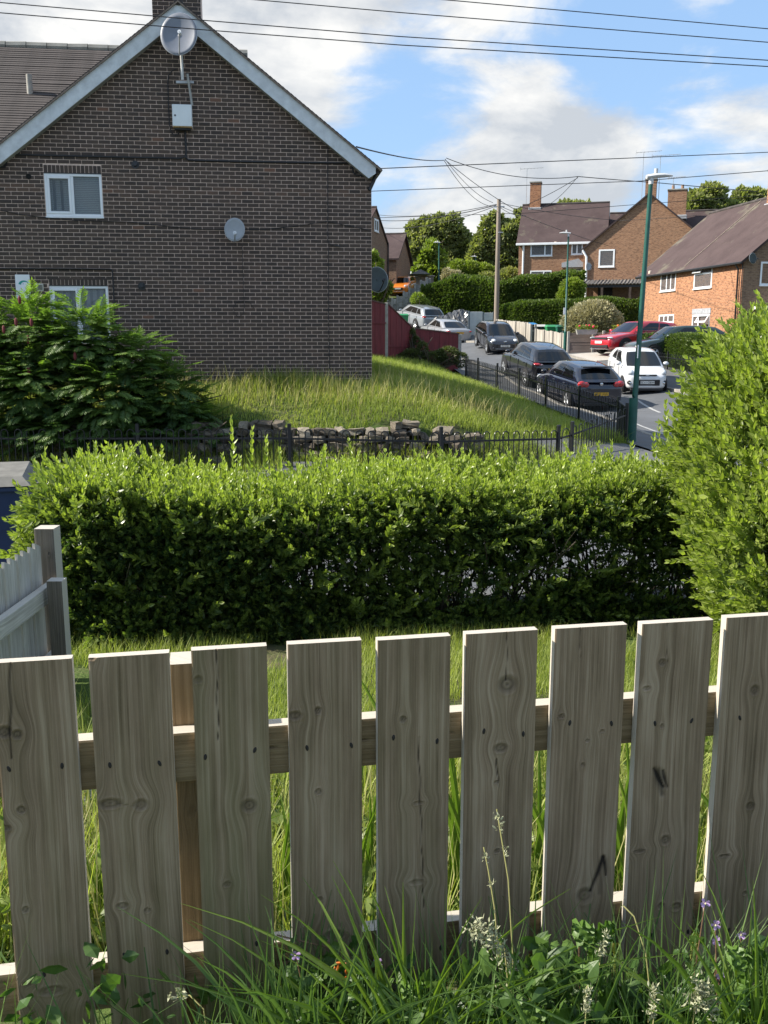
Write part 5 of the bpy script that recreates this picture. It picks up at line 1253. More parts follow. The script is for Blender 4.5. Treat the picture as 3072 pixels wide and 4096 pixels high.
def wheel_mesh(r):
    k = round(r, 3)
    if k in WH: return WH[k]
    ty = MB(); prof = [(.62, -.1), (.62, -.1), (.93, -.105), (1.0, -.07), (1.0, .07), (.93, .105), (.62, .1)]
    n = 22; V = []; F = []
    for i in range(n):
        a = 2 * math.pi * i / n
        for (q, y) in prof: V.append((q * r * math.cos(a), y, q * r * math.sin(a)))
    m = len(prof)
    for i in range(n):
        for j in range(m - 1): F.append((i * m + j, ((i + 1) % n) * m + j, ((i + 1) % n) * m + j + 1, i * m + j + 1))
    ty = outward(MB().add(V, F).mesh('tyre', M_TYRE, True))
    rm = MB()
    for i in range(5):
        a = 2 * math.pi * i / 5
        for da in (-.14, .14):
            c, s = math.cos(a + da), math.sin(a + da); c0, s0 = math.cos(a), math.sin(a)
            rm.tube([(.1 * r * c0, 0, .1 * r * s0), (.6 * r * c, .01, .6 * r * s)], .05 * r + .008, 5)
    rm.tube([(0, -.02, 0), (0, .02, 0)], .16 * r, 10)
    pts = [(.62 * r * math.cos(2 * math.pi * i / 24), .0, .62 * r * math.sin(2 * math.pi * i / 24)) for i in range(25)]; rm.tube(pts, .022, 5, False)
    rim = rm.mesh('rim', M_RIM, True); WH[k] = (ty, rim); return WH[k]
def car(label, pos, heading, spec, paint, plate=None, tilt=0.0, roll=0.0):
    """pos: ground point under the car centre; heading: unit xy vector of the nose. local +x = nose"""
    L, W, H = spec['L'], spec['W'], spec['H']; hw = W / 2; g = spec.get('gc', .17); wb = spec['wb']; r = spec.get('wr', .31)
    yaw = math.atan2(heading[1], heading[0])
    root = empty('parked_car', pos, 0, label, 'car', 'cars parked along the hill street'); root.rotation_euler = (roll, -tilt, yaw)
    X = lambda t: L / 2 - t * L
    belt, hood, deck = spec['belt'], spec['hood'], spec['deck']
    A, B_, C_, D_ = spec['cabin']                    # t of windscreen foot, roof front, roof rear, rear glass foot
    st = [(0, .62, g + .12, hood - .34), (.012, .80, g + .06, hood - .22), (.05, .93, g, hood - .13), (.12, .985, g, hood - .05), (A - .015, 1.0, g, hood + .02), (A + .06, 1.0, g, belt), (.5, 1.0, g, belt + .01), (min(D_ - .04, .9), .995, g, belt + .03)]
    if deck: st += [(D_ + .02, .985, g, deck), (.965, .95, g + .02, deck - .01), (.99, .86, g + .08, deck - .08), (1, .76, g + .16, deck - .2)]
    else: st += [(.955, .965, g + .02, belt + .03), (.985, .90, g + .06, belt - .06), (1, .80, g + .14, belt - .22)]
    V, F = [], []; ring = 11
    for (t, wf, zb, zt) in st:
        w = hw * wf; x = X(t); mid = zb + (zt - zb) * .55
        pts = [(0, zb), (w * .8, zb), (w * .955, zb + .07), (w * .985, mid - .12), (w, mid), (w * .985, zt - .11), (w * .95, zt - .03), (w * .86, zt), (w * .55, zt + .022), (w * .25, zt + .03), (0, zt + .032)]
        for (y, z) in pts: V.append((x, y, z))
        for (y, z) in pts: V.append((x, -y, z))
    n2 = ring * 2
    for i in range(len(st) - 1):
        for sd in (0, 1):
            for j in range(ring - 1):
                a = i * n2 + sd * ring + j; b = a + 1; c = a + n2; d = c + 1; F.append((a, b, d, c) if sd == 0 else (a, c, d, b))
    for i in (0, len(st) - 1):
        for j in range(ring - 1): a = i * n2 + j; F.append((a, a + ring, a + ring + 1, a + 1) if i == 0 else (a, a + 1, a + ring + 1, a + ring))
    me = MB().add(V, F).mesh('body', paint, True); bm = bmesh.new(); bm.from_mesh(me); bmesh.ops.remove_doubles(bm, verts=bm.verts, dist=.0005); bmesh.ops.recalc_face_normals(bm, faces=bm.faces)
    for f in bm.faces: f.smooth = True
    bm.to_mesh(me); bm.free()
    body = link('body', me, root); s = body.modifiers.new('s', 'SUBSURF'); s.levels = 1; s.render_levels = 2
    # cabin
    rw = hw * spec.get('rw', .70); bw = hw * .90; zr = H; crown = .035
    xa, xb, xc, xd = X(A), X(B_), X(C_), X(D_); za = hood + .03; zb = belt + .015; zd = (deck if deck else belt + .04) + .0
    def sidept(t, h):     # t 0..1 along from windscreen foot to rear foot at level h 0..1
        lo = Vector((xa + (xd - xa) * t, bw, za + (zb - za) * min(1, t * 5) + (zd - zb) * max(0, t * 3 - 2) )); hi = Vector((xb + (xc - xb) * t, rw, zr - spec.get('drop', .09) * max(0, t - .3) ** 2 / .49 - .035 * max(0, .25 - t) / .25))
        bul = .035 * math.sin(math.pi * h); p = lo.lerp(hi, h); p.y += bul; return p
    nt, nh = 10, 4; V, F = [], []
    for sd in (1, -1):
        b0 = len(V)
        for i in range(nt + 1):
            for j in range(nh + 1): p = sidept(i / nt, j / nh); V.append((p.x, p.y * sd, p.z))
        for i in range(nt):
            for j in range(nh): a = b0 + i * (nh + 1) + j; q = (a, a + 1, a + nh + 2, a + nh + 1); F.append(q if sd > 0 else q[::-1])
    # roof and the front/rear slopes
    ny = 8
    def across(pl, k, cr): return Vector((pl.x + cr * .6 * 0, pl.y * (1 - 2 * k / ny), pl.z + cr * (1 - (1 - 2 * k / ny) ** 2)))
    b0 = len(V)
    for i in range(nt + 1):
        pl = sidept(i / nt, 1)
        for k in range(ny + 1): V.append(tuple(across(pl, k, crown)))
    for i in range(nt):
        for k in range(ny): a = b0 + i * (ny + 1) + k; F.append((a, a + 1, a + ny + 2, a + ny + 1))
    for t, fwd in ((0, 1), (1, -1)):
        b0 = len(V)
        for j in range(nh + 1):
            pl = sidept(t, j / nh); bo = .10 if t == 0 else .07
            for k in range(ny + 1):
                p = across(pl, k, crown * j / nh); p.x += fwd * bo * (1 - (1 - 2 * k / ny) ** 2) * (1 - .6 * j / nh); V.append(tuple(p))
        for j in range(nh):
            for k in range(ny): a = b0 + j * (ny + 1) + k; q = (a, a + 1, a + ny + 2, a + ny + 1); F.append(q)
    me = MB().add(V, F).mesh('cabin', paint, True); bm = bmesh.new(); bm.from_mesh(me); bmesh.ops.remove_doubles(bm, verts=bm.verts, dist=.002); bmesh.ops.recalc_face_normals(bm, faces=bm.faces)
    for f in bm.faces: f.smooth = True
    bm.to_mesh(me); bm.free(); cab = link('cabin', me, root)
    # panes, 6 mm proud of the cabin
    def pane(poly_ts, sd):
        V = []; nn = 6; F = []
        (t0, t1, h0, h1, sk0, sk1) = poly_ts
        for i in range(nn + 1):
            for j in range(nn + 1):
                u, v = i / nn, j / nn; t = (t0 + sk0 * v) * (1 - u) + (t1 + sk1 * v) * u; p = sidept(t, h0 + (h1 - h0) * v); V.append((p.x, (p.y + .006) * sd, p.z))
        for i in range(nn):
            for j in range(nn): a = i * (nn + 1) + j; q = (a, a + 1, a + nn + 2, a + nn + 1); F.append(q if sd > 0 else q[::-1])
        return MB().add(V, F).mesh('side_window', M_CGLASS, True)
    for sd in (1, -1):
        for pt in spec['win']: link('side_window', pane(pt, sd), root)
    for t, fwd, nm, hh, kk in ((0, 1, 'windscreen', (.06, .93), .9), (1, -1, 'rear_window', spec.get('rg', (.12, .90)), .86)):
        V, F = [], []; nn = 6; mm = 8
        for j in range(nn + 1):
            h = hh[0] + (hh[1] - hh[0]) * j / nn; pl = sidept(t, h); bo = .10 if t == 0 else .07
            for k in range(mm + 1):
                q = (1 - 2 * k / mm) * kk; p = Vector((pl.x, pl.y * q, pl.z + crown * h * (1 - q * q))); p.x += fwd * (bo * (1 - q * q) * (1 - .6 * h) + .008); p.z += .006; V.append(tuple(p))
        for j in range(nn):
            for k in range(mm): a = j * (mm + 1) + k; F.append((a, a + 1, a + mm + 2, a + mm + 1))
        link(nm, outward(MB().add(V, F).mesh(nm, M_CGLASS, True)), root)
    # dark seats behind the glass
    seat = MB().chbox(-.08, .08, -.22, .22, belt - .3, H - .22, .05).mesh('seat', M_TRIM)
    for xs in (.02, -.9):
        for y in (-.34, .34): link('seat', seat, root, (X((A + D_) / 2) + .35 + xs, y, 0))
    # wheels with dark arches
    ty, rim = wheel_mesh(r); arch = MB().tube([(0, -.012, 0), (0, .012, 0)], r * 1.16, 26).mesh('wheel_arch', M_TRIM)
    for x in (wb / 2 + spec.get('wo', .0), -wb / 2 + spec.get('wo', .0)):
        for sd in (1, -1):
            link('wheel_arch', arch, root, (x, sd * (hw - .006), r + .015)); w = link('wheel', ty, root, (x, sd * (hw - .075), r)); link('rim', rim, w, (0, sd * .075, 0))
    # mirrors, handles, bumper trims, sills
    mir = MB().ell((0, 0, 0), (.07, .11, .075), 10, 8).mesh('mirror', spec.get('mir', paint), True)
    for sd in (1, -1):
        link('mirror', mir, root, (xa - .28, sd * (hw + .09), belt + .06)); MB().chbox(X(.3), X(.78), sd * hw * .93 - .03, sd * hw * .93 + .03, g - .02, g + .07, .015).build('sill', M_TRIM, root)
        for t in spec.get('handles', (.50, .72)): MB().chbox(X(t) - .09, X(t) + .09, sd * (hw + .004) - .012, sd * (hw + .004) + .012, belt - .15, belt - .115, .006).build('door_handle', spec.get('hmat', paint), root)
        for t in spec.get('seams', (.36, .585, .80)): MB().box(X(t) - .006, X(t) + .006, sd * (hw - .012), sd * (hw + .004), g + .12, belt - .08).build('door_seam', M_TRIM, root)
    for fn in spec.get('extra', ()): fn(root, spec, X, hw, paint)
    if plate:
        for (txt, end, zz, mat) in plate:
            x = L / 2 + .012 if end > 0 else -L / 2 - .012
            x += spec.get('pf' if end > 0 else 'pr', 0)
            p = MB().chbox(-.26, .26, -.055, .055, -.006, .006, .003).build('number_plate', mat, root); p.matrix_local = Matrix.Translation((x, 0, zz)) @ (Matrix(((0, 0, 1, 0), (1, 0, 0, 0), (0, 1, 0, 0), (0, 0, 0, 1))) if end > 0 else Matrix(((0, 0, -1, 0), (-1, 0, 0, 0), (0, 1, 0, 0), (0, 0, 0, 1))))
            if txt: link('lettering', text_mesh(txt, .105, M_INK), p, (0, 0, .008))
    return root
def lampset(items):
    """items: (name, mat, x offset from nose(+)/tail(-), y, z, rx, ry, rz, both sides)"""
    def f(root, spec, X, hw, paint):
        for (nm, mat, end, dx, y, z, rx, ry, rz, both) in items:
            x = (spec['L'] / 2 if end > 0 else -spec['L'] / 2) + dx
            for sd in ((1, -1) if both else (1,)):
                MB().ell((x, y * sd, z), (rx, ry, rz), 14, 10).build(nm, mat, root, True)
    return f
def bars(items):
    def f(root, spec, X, hw, paint):
        for (nm, mat, end, dx, y0, y1, z0, z1, d) in items:
            x = (spec['L'] / 2 if end > 0 else -spec['L'] / 2) + dx; MB().chbox(x - d, x + d, y0, y1, z0, z1, min(.015, (z1 - z0) / 3)).build(nm, mat, root)
    return f
WIN5 = [(.14, .49, .10, .88, .10, .0), (.52, .80, .10, .88, .0, -.04)]
golf = dict(L=4.2, W=1.76, H=1.48, belt=.96, hood=.86, deck=0, wb=2.58, wr=.32, cabin=(.25, .44, .85, .98), win=[(.12, .47, .10, .88, .12, .02), (.50, .74, .10, .88, .02, 0), (.755, .84, .12, .86, .0, -.03)], rg=(.22, .90), pr=.0,
            extra=(lampset([('tail_light', M_TAIL, -1, .075, .70, .93, .09, .15, .11, True), ('tail_light', M_TAIL, -1, .05, .55, .91, .055, .11, .095, True), ('badge', M_CHROME, -1, .035, 0, .93, .02, .06, .06, False), ('headlight', M_HEAD, 1, -.22, .62, .66, .16, .16, .10, True)]), bars([('wiper', M_TRIM, -1, .0, -.5, .05, 1.045, 1.06, .02), ('bumper', M_TRIM, -1, .02, -.6, .6, .2, .3, .06), ('spoiler', M_BLACK, -1, .50, -.56, .56, 1.44, 1.475, .10)])))
def aerial(root, spec, X, hw, paint): MB().tube([(X(.84), 0, spec['H'] + .02), (X(.88), 0, spec['H'] + .2)], [.008, .004], 5).build('aerial', M_TRIM, root)
golf['extra'] = golf['extra'] + (aerial,)
qash = dict(L=4.37, W=1.80, H=1.59, belt=1.05, hood=.98, deck=0, wb=2.64, wr=.35, gc=.2, cabin=(.27, .45, .87, .985), win=[(.12, .47, .12, .86, .12, .02), (.50, .80, .14, .86, .02, -.05)], rg=(.16, .82), rw=.68,
            extra=(lampset([('tail_light', M_TAIL, -1, .10, .72, 1.02, .15, .16, .055, True), ('tail_light', M_TAILW, -1, .07, .60, 1.0, .08, .13, .035, True)]), bars([('bumper', M_TRIM, -1, .03, -.7, .7, .25, .5, .05), ('reflector', M_CHROME, -1, .02, .52, .72, .62, .65, .05)]), aerial))
fiesta = dict(L=3.95, W=1.72, H=1.48, belt=.97, hood=.90, deck=0, wb=2.49, wr=.315, cabin=(.21, .42, .83, .975), win=[(.14, .50, .10, .88, .12, .02), (.53, .80, .14, .86, .02, -.06)],
              extra=(lampset([('headlight', M_HEAD, 1, -.30, .60, .76, .22, .13, .085, True), ('fog_light', M_CHROME, 1, -.08, .62, .40, .04, .06, .045, True), ('badge', M_CHROME, 1, -.05, 0, .73, .03, .09, .035, False)]), bars([('grille', M_TRIM, 1, -.06, -.52, .52, .36, .58, .05), ('grille_surround', M_CHROME, 1, -.055, -.54, .54, .335, .352, .055), ('wiper', M_TRIM, 1, -.86, -.5, .4, .92, .94, .02)])), pf=-.02)
kia = dict(L=3.6, W=1.6, H=1.48, belt=.98, hood=.92, deck=0, wb=2.385, wr=.29, cabin=(.19, .40, .85, .98), win=[(.14, .50, .08, .86, .12, .02), (.53, .79, .16, .86, .02, -.06)],
           extra=(lampset([('headlight', M_HEAD, 1, -.24, .60, .79, .17, .14, .12, True), ('fog_light', M_TRIM, 1, -.09, .62, .45, .06, .12, .085, True), ('fog_lamp', M_CHROME, 1, -.045, .62, .43, .03, .05, .05, True)]), bars([('grille', M_TRIM, 1, -.05, -.34, .34, .70, .745, .05), ('lower_grille', M_TRIM, 1, -.05, -.46, .46, .34, .56, .06), ('bumper_lip', M_TRIM, 1, -.08, -.6, .6, .15, .22, .07), ('badge', M_CHROME, 1, -.045, -.06, .06, .705, .74, .055), ('wiper', M_TRIM, 1, -.76, -.5, .4, .945, .96, .02)])), pf=-.005)
bmw = dict(L=4.84, W=1.85, H=1.47, belt=.97, hood=.90, deck=1.02, wb=2.89, wr=.33, cabin=(.28, .44, .72, .865), win=[(.12, .48, .10, .86, .12, .02), (.51, .82, .10, .84, .0, -.05)], rg=(.08, .92),
           extra=(lampset([('tail_light', M_TAIL, -1, .13, .74, .86, .13, .16, .065, True), ('badge', M_CHROME, -1, .08, 0, .95, .02, .035, .035, False)]), bars([('bumper_trim', M_TRIM, -1, .04, -.72, .72, .2, .28, .06)])))
estate = dict(L=4.9, W=1.86, H=1.52, belt=1.0, hood=.92, deck=0, wb=2.74, wr=.34, cabin=(.27, .42, .90, .985), drop=.05, win=[(.10, .42, .10, .86, .12, .02), (.44, .68, .10, .86, .0, 0), (.70, .88, .12, .84, .0, -.05)], rg=(.1, .9),
              extra=(lampset([('tail_light', M_TAIL, -1, .12, .76, .95, .16, .16, .07, True)]), bars([('roof_rail', M_CHROME, -1, 1.6, .60, .64, 1.5, 1.55, 1.1), ('roof_rail', M_CHROME, -1, 1.6, -.64, -.60, 1.5, 1.55, 1.1)])))
astra = dict(L=4.37, W=1.86, H=1.45, belt=.98, hood=.90, deck=0, wb=2.67, wr=.33, cabin=(.26, .44, .86, .985), win=[(.12, .48, .10, .84, .12, .02), (.51, .80, .12, .82, .02, -.06)],
             extra=(lampset([('headlight', M_HEAD, 1, -.16, .66, .72, .14, .16, .045, True)]), bars([('grille', M_TRIM, 1, -.06, -.6, .6, .64, .74, .06), ('lower_grille', M_TRIM, 1, -.06, -.66, .66, .26, .40, .06), ('bumper_lip', M_CHROME, 1, -.06, -.66, .66, .2, .235, .07)])))
mini = dict(L=3.82, W=1.73, H=1.41, belt=.96, hood=.92, deck=0, wb=2.5, wr=.31, cabin=(.27, .40, .90, .975), win=[(.12, .50, .10, .86, .08, .02), (.53, .86, .10, .86, .0, -.03)], rw=.76,
            extra=(lampset([('headlight', M_HEAD, 1, -.22, .60, .74, .13, .13, .13, True), ('fog_light', M_CHROME, 1, -.08, .58, .38, .05, .08, .08, True)]), bars([('grille', M_TRIM, 1, -.06, -.42, .42, .42, .66, .07), ('bumper_chrome', M_CHROME, 1, -.05, -.6, .6, .33, .36, .07)])), mir=None)
def hd(deg): return (math.sin(math.radians(deg)), math.cos(math.radians(deg)))      # bearing from +Y, clockwise
def by_end(px, py, Y, deg, L, end):
    """car centre from the ground point under its tail (end -1) or nose (end +1)"""
    q = P(px, py, Y); h = hd(deg); c = Vector((q.x - end * h[0] * L / 2, q.y - end * h[1] * L / 2, 0)); a = Vector((c.x + h[0], c.y + h[1])); b = Vector((c.x - h[0], c.y - h[1]))
    tl = math.atan2(th(a.x, a.y) - th(b.x, b.y), 2.0)
    c.z = th(c.x, c.y) + .05; return c, h, tl
def park(label, px, py, Y, deg, spec, end, paint, plate, dz=0.0):
    c, h, tl = by_end(px, py, Y, deg, spec['L'], end); c.z += dz; return car(label, c, h, spec, paint, plate, tl)
park('dark blue hatchback seen from behind with round red tail lights, parked by the railings', 2400, 1640, 32.0, -12, golf, -1, paint_mat('dark_blue', (.006, .008, .018), .22), [('BF20 UUA', -1, .60, M_PLY)])
park('black crossover with wide dark rear window, parked nose to tail beyond the dark blue hatchback', 2212, 1570, 38.0, -12, qash, -1, paint_mat('black', (.006, .006, .008), .22), [('', -1, .80, M_PLY)])
park('black small hatchback facing us with chrome wheels, on the far side of the road', 2020, 1420, 51.5, 172, fiesta, 1, paint_mat('blue_black', (.007, .008, .014), .2), [('FG12 BJA', 1, .50, M_PLW)])
park('white small hatchback facing us with two wheels on the kerb', 2588, 1548, 35.0, 181, kia, 1, paint_mat('white', (.66, .67, .68), .35), [('SC11 OBW', 1, .46, M_PLW)])
park('silver saloon seen from behind, beyond the red fence', 1838, 1378, 61.0, -21, bmw, -1, paint_mat('silver', (.34, .34, .35), .3, .35), [('RJ60 UCA', -1, .78, M_PLY)])
park('grey estate car with roof rails and dark rear glass, ahead of the silver saloon', 1735, 1330, 67.0, -26, estate, -1, paint_mat('grey', (.30, .32, .34), .3, .3), None)
park('red car parked on the drive with its nose out, half hidden by the hedge', 2392, 1425, 44.0, 247, astra, 1, paint_mat('red', (.40, .010, .022), .25), [('', 1, .52, M_PLW)], .12)
mini['mir'] = paint_mat('orange', (.60, .17, .012), .3)
park('orange small hatchback with pale roof facing us above the stepped block wall', 1592, 1186, 82.0, 194, mini, 1, paint_mat('orange', (.60, .17, .012), .3), [('', 1, .58, M_PLW)])
hid = dict(astra); hid['extra'] = ()
park('dark green car roof showing just above the clipped hedge', 2880, 1440, 42.5, 262, hid, -1, paint_mat('dark_green', (.008, .022, .016), .25), None, .15)
# ================================================================ far houses
def gable_roof(par, x0, x1, y0, y1, ze, pitch, mat, over=.25, ridge_axis='y', name='roof', th_=.14):
    """pitched roof over a rectangle in local coordinates; returns ridge z"""
    t = math.tan(pitch); V, F = [], []
    if ridge_axis == 'y':
        xm = (x0 + x1) / 2; zr = ze + (xm - x0) * t; a, b = y0 - over, y1 + over
        prof = [(x0 - over, ze - over * t), (xm, zr), (x1 + over, ze - over * t), (x1 + over, ze - over * t - th_), (xm, zr - th_), (x0 - over, ze - over * t - th_)]
        V = [(x, a, z) for x, z in prof] + [(x, b, z) for x, z in prof]
    else:
        ym = (y0 + y1) / 2; zr = ze + (ym - y0) * t; a, b = x0 - over, x1 + over
        prof = [(y0 - over, ze - over * t), (ym, zr), (y1 + over, ze - over * t), (y1 + over, ze - over * t - th_), (ym, zr - th_), (y0 - over, ze - over * t - th_)]
        V = [(a, y, z) for y, z in prof] + [(b, y, z) for y, z in prof]
    F = [tuple(range(6)), tuple(range(11, 5, -1))] + [(i, i + 6, (i + 1) % 6 + 6, (i + 1) % 6) for i in range(6)]
    o = link(name, outward(MB().add(V, F).mesh(name, mat)), par)
    if ridge_axis == 'y': MB().tube([((x0 + x1) / 2, a, zr), ((x0 + x1) / 2, b, zr)], .1, 8).build('ridge', M_TILE_W, o, True)
    else: MB().tube([(a, (y0 + y1) / 2, zr), (b, (y0 + y1) / 2, zr)], .1, 8).build('ridge', M_TILE_W, o, True)
    return zr, o
def body(par, x0, x1, y0, y1, z0, ze, pitch, mat, ridge_axis='y'):
    t = math.tan(pitch); m = MB()
    if ridge_axis == 'y': m.prism([(x0, z0), (x1, z0), (x1, ze), ((x0 + x1) / 2, ze + (x1 - x0) / 2 * t - .16), (x0, ze)], y0, y1)
    else:
        pr = [(y0, z0), (y1, z0), (y1, ze), ((y0 + y1) / 2, ze + (y1 - y0) / 2 * t - .16), (y0, ze)]; n = 5
        m.add([(x0, y, z) for y, z in pr] + [(x1, y, z) for y, z in pr], [tuple(range(5)), tuple(range(9, 4, -1))] + [(i, i + 5, (i + 1) % 5 + 5, (i + 1) % 5) for i in range(5)])
    o = m.build('walls', mat, par); outward(o.data); return o
def chimney(par, x, y, z0, z1, w=.5, d=.7, mat=None, pots=2):
    c = MB().box(x - w, x + w, y - d, y + d, z0, z1).build('chimney', mat or M_ORANGE2, par); MB().chbox(x - w - .06, x + w + .06, y - d - .06, y + d + .06, z1, z1 + .12, .02).build('chimney_cap', M_CONC_D, c)
    for k in range(pots): MB().tube([(x - w * .5 + k * w, y, z1 + .12), (x - w * .5 + k * w, y, z1 + .5)], [.14, .11], 10).build('chimney_pot', pmat('clay_pot', (.28, .17, .11), .9, .2), c, True)
    MB().chbox(x - w - .1, x + w + .1, y - d - .1, y + d + .1, z0 - .02, z0 + .32, .03).build('lead_apron', M_LEAD, c); return c
def antenna(par, x, y, z, h=1.6, w=.9):
    m = MB(); m.tube([(x, y, z), (x, y, z + h)], .022, 5); m.tube([(x - w * .3, y, z + h), (x + w * .7, y, z + h + .04)], .018, 4)
    for k in range(7): q = x - w * .25 + k * w * .14; m.tube([(q, y - .22, z + h), (q, y + .22, z + h)], .010, 3); 
    m.tube([(x - w * .3, y, z + h - .18), (x - w * .3, y, z + h + .18)], .016, 4)
    return m.build('tv_antenna', M_GALV, par)
def side_window(par, x, y0, y1, z0, z1, **kw):
    """window on a wall facing -x: a turned empty is not a part, so build in a rotated mesh"""
    w = window(par, -y1, -y0, z0, z1, 0, **kw); w.matrix_local = Matrix.Translation((x - .03, 0, 0)) @ Matrix.Rotation(-math.pi / 2, 4, 'Z'); return w
M_CURT = pmat('pale_curtain', (.50, .52, .54), .8, .18, 3)
def orange_house():
    C = P(2965, 1200, 46); rz = math.radians(8)
    r = empty('orange_brick_house', (C.x, C.y, 0), rz, 'bright orange brick house with plum tiled roof behind the clipped hedge', 'house')
    LW = Plane(C.x, C.y, 98); GW = Plane(C.x, C.y, 8)
    ze = P(2965, 1028, 46).z; z0 = -.4; Ln = LW.hit(2562, 1200)[0]; pitch = math.radians(40); Wd = 8.4
    body(r, 0, Wd, 0, Ln, z0, ze, pitch, M_ORANGE)
    # a thin facing gives the gable end a browner brick colour
    zr, ro = gable_roof(r, 0, Wd, 0, Ln, ze, pitch, M_TILE_P)
    t = math.tan(pitch); outward(MB().prism([(.004, z0), (Wd - .004, z0), (Wd - .004, ze - .03), (Wd / 2, ze + Wd / 2 * t - .2), (.004, ze - .03)], -.012, -.002).build('gable_facing', M_BROWNB, r).data)
    MB().chbox(-.31, -.2, -.25, Ln + .25, ze - .33, ze - .22, .02).build('gutter', M_BLACK, r); MB().tube([(-.27, .3, ze - .3), (-.1, .3, ze - .55), (-.08, .3, z0)], .045, 8).build('downpipe', M_BLACK, r, True)
    MB().tube([(-.05, .004, ze - .3), (-.05, .004, z0)], .025, 6).build('cable_drop', M_BLACK, r)
    ym = Ln * .52;     st = MB(); st.box(-.02, Wd / 2 / math.cos(pitch), ym - .03, ym + .03, 0, .03, Matrix.Translation((0, 0, ze)) @ Matrix.Rotation(-pitch, 4, 'Y')); st.build('party_strip', M_TILE_E, ro)
    X = lambda zx: 2372 + zx / 2.37; Yp = lambda zy: 650 + zy / 2.37
    def lw(zx0, zx1, zy0, zy1):
        b, zt = LW.hit(X(zx0), Yp(zy0)); a, _ = LW.hit(X(zx1), Yp(zy0)); _, zbm = LW.hit(X((zx0 + zx1) / 2), Yp((zy0 + zy1) / 2)); c = LW.hit(X((zx0 + zx1) / 2), Yp((zy0 + zy1) / 2 + (zy1 - zy0) / 2))[1]; d = LW.hit(X((zx0 + zx1) / 2), Yp((zy0 + zy1) / 2 - (zy1 - zy0) / 2))[1]
        return a, b, c, d
    a, b, c, d = lw(650, 793, 1025, 1218); side_window(r, 0, a, b, c, d, mullions=(-b + (b - a) * .40, -b + (b - a) * .68), back=M_NET, fw=.08)
    a, b, c, d = lw(968, 1138, 985, 1192); w = side_window(r, 0, a, b, c, d, back=M_DARKROOM, fw=.09, transom=c + (d - c) * .68, mullions=(), sashes=((-b + .04, -(a + b) / 2 - .02, c + (d - c) * .70, d - .02, .5),))
    a, b, c, d = lw(630, 771, 1442, 1600); side_window(r, 0, a, b, c, d, mullions=(-b + (b - a) * .34, -b + (b - a) * .62), back=M_NET, fw=.09, transom=c + (d - c) * .55)
    a, b, c, d = lw(946, 1112, 1440, 1640); side_window(r, 0, a, b, c, d, mullions=(-b + (b - a) * .36,), back=M_CURT, fw=.10, sashes=((-b + (b - a) * .40, -a - .02, c + (d - c) * .55, d - .02, .55),))
    MB().chbox(-.03, -.002, a - .05, b + .05, d + .02, d + .3, .005).build('lintel', M_LEAD, r)
    a, zt = LW.hit(X(550), Yp(1060)); MB().chbox(-.14, 0, a - .1, a + .1, zt - .2, zt + .2, .03).build('alarm_box', pmat('cream_plastic', (.6, .5, .4), .5, .05), r)
    # gable end door and window
    def gw(zx0, zx1, zy0, zy1):
        p = GW.hit(X(zx0), Yp(zy0)); q = GW.hit(X(zx1), Yp(zy1)); return p[0], q[0], q[1], p[1]
    a, b, c, d = gw(1592, 1690, 940, 1165); window(r, a, b, c, d, -.03, back=M_NET, fw=.09)
    a, b, c, d = gw(1555, 1660, 1420, 1690); dr = MB().chbox(a, b, -.06, -.012, c, d, .01).build('door', M_UPVC, r); MB().chbox(a + .4, b - .35, -.075, -.058, c + .3, d - .55, .005).build('door_glass', M_DARKROOM, dr); MB().cyl((a + .15, -.08, (c + d) / 2), .03, .03, 8, 'y').build('handle', M_CHROME, dr)
    a, b, c, d = gw(1518, 1720, 1365, 1395); MB().chbox(a, b, -.75, -.012, c, d, .02).build('canopy', M_UPVC, r)
    chimney(r, Wd / 2 + .1, Ln * .36, zr - .7, zr + 1.25, .52, .75, M_ORANGE)
    q = GW.hit(X(1485), Yp(915)); return r, Vector((C.x, C.y, 0)) + Vector((q[0] * math.cos(rz), q[0] * math.sin(rz), q[1]))
OH, DQ = orange_house()
dish(DQ + Vector((0, -.35, 0)), 0, .25, 'black satellite dish on the gable corner of the orange house', .3, (.35, -.92, .15), M_DISH3, (.4, -.2), M_BLACK, plane=False)
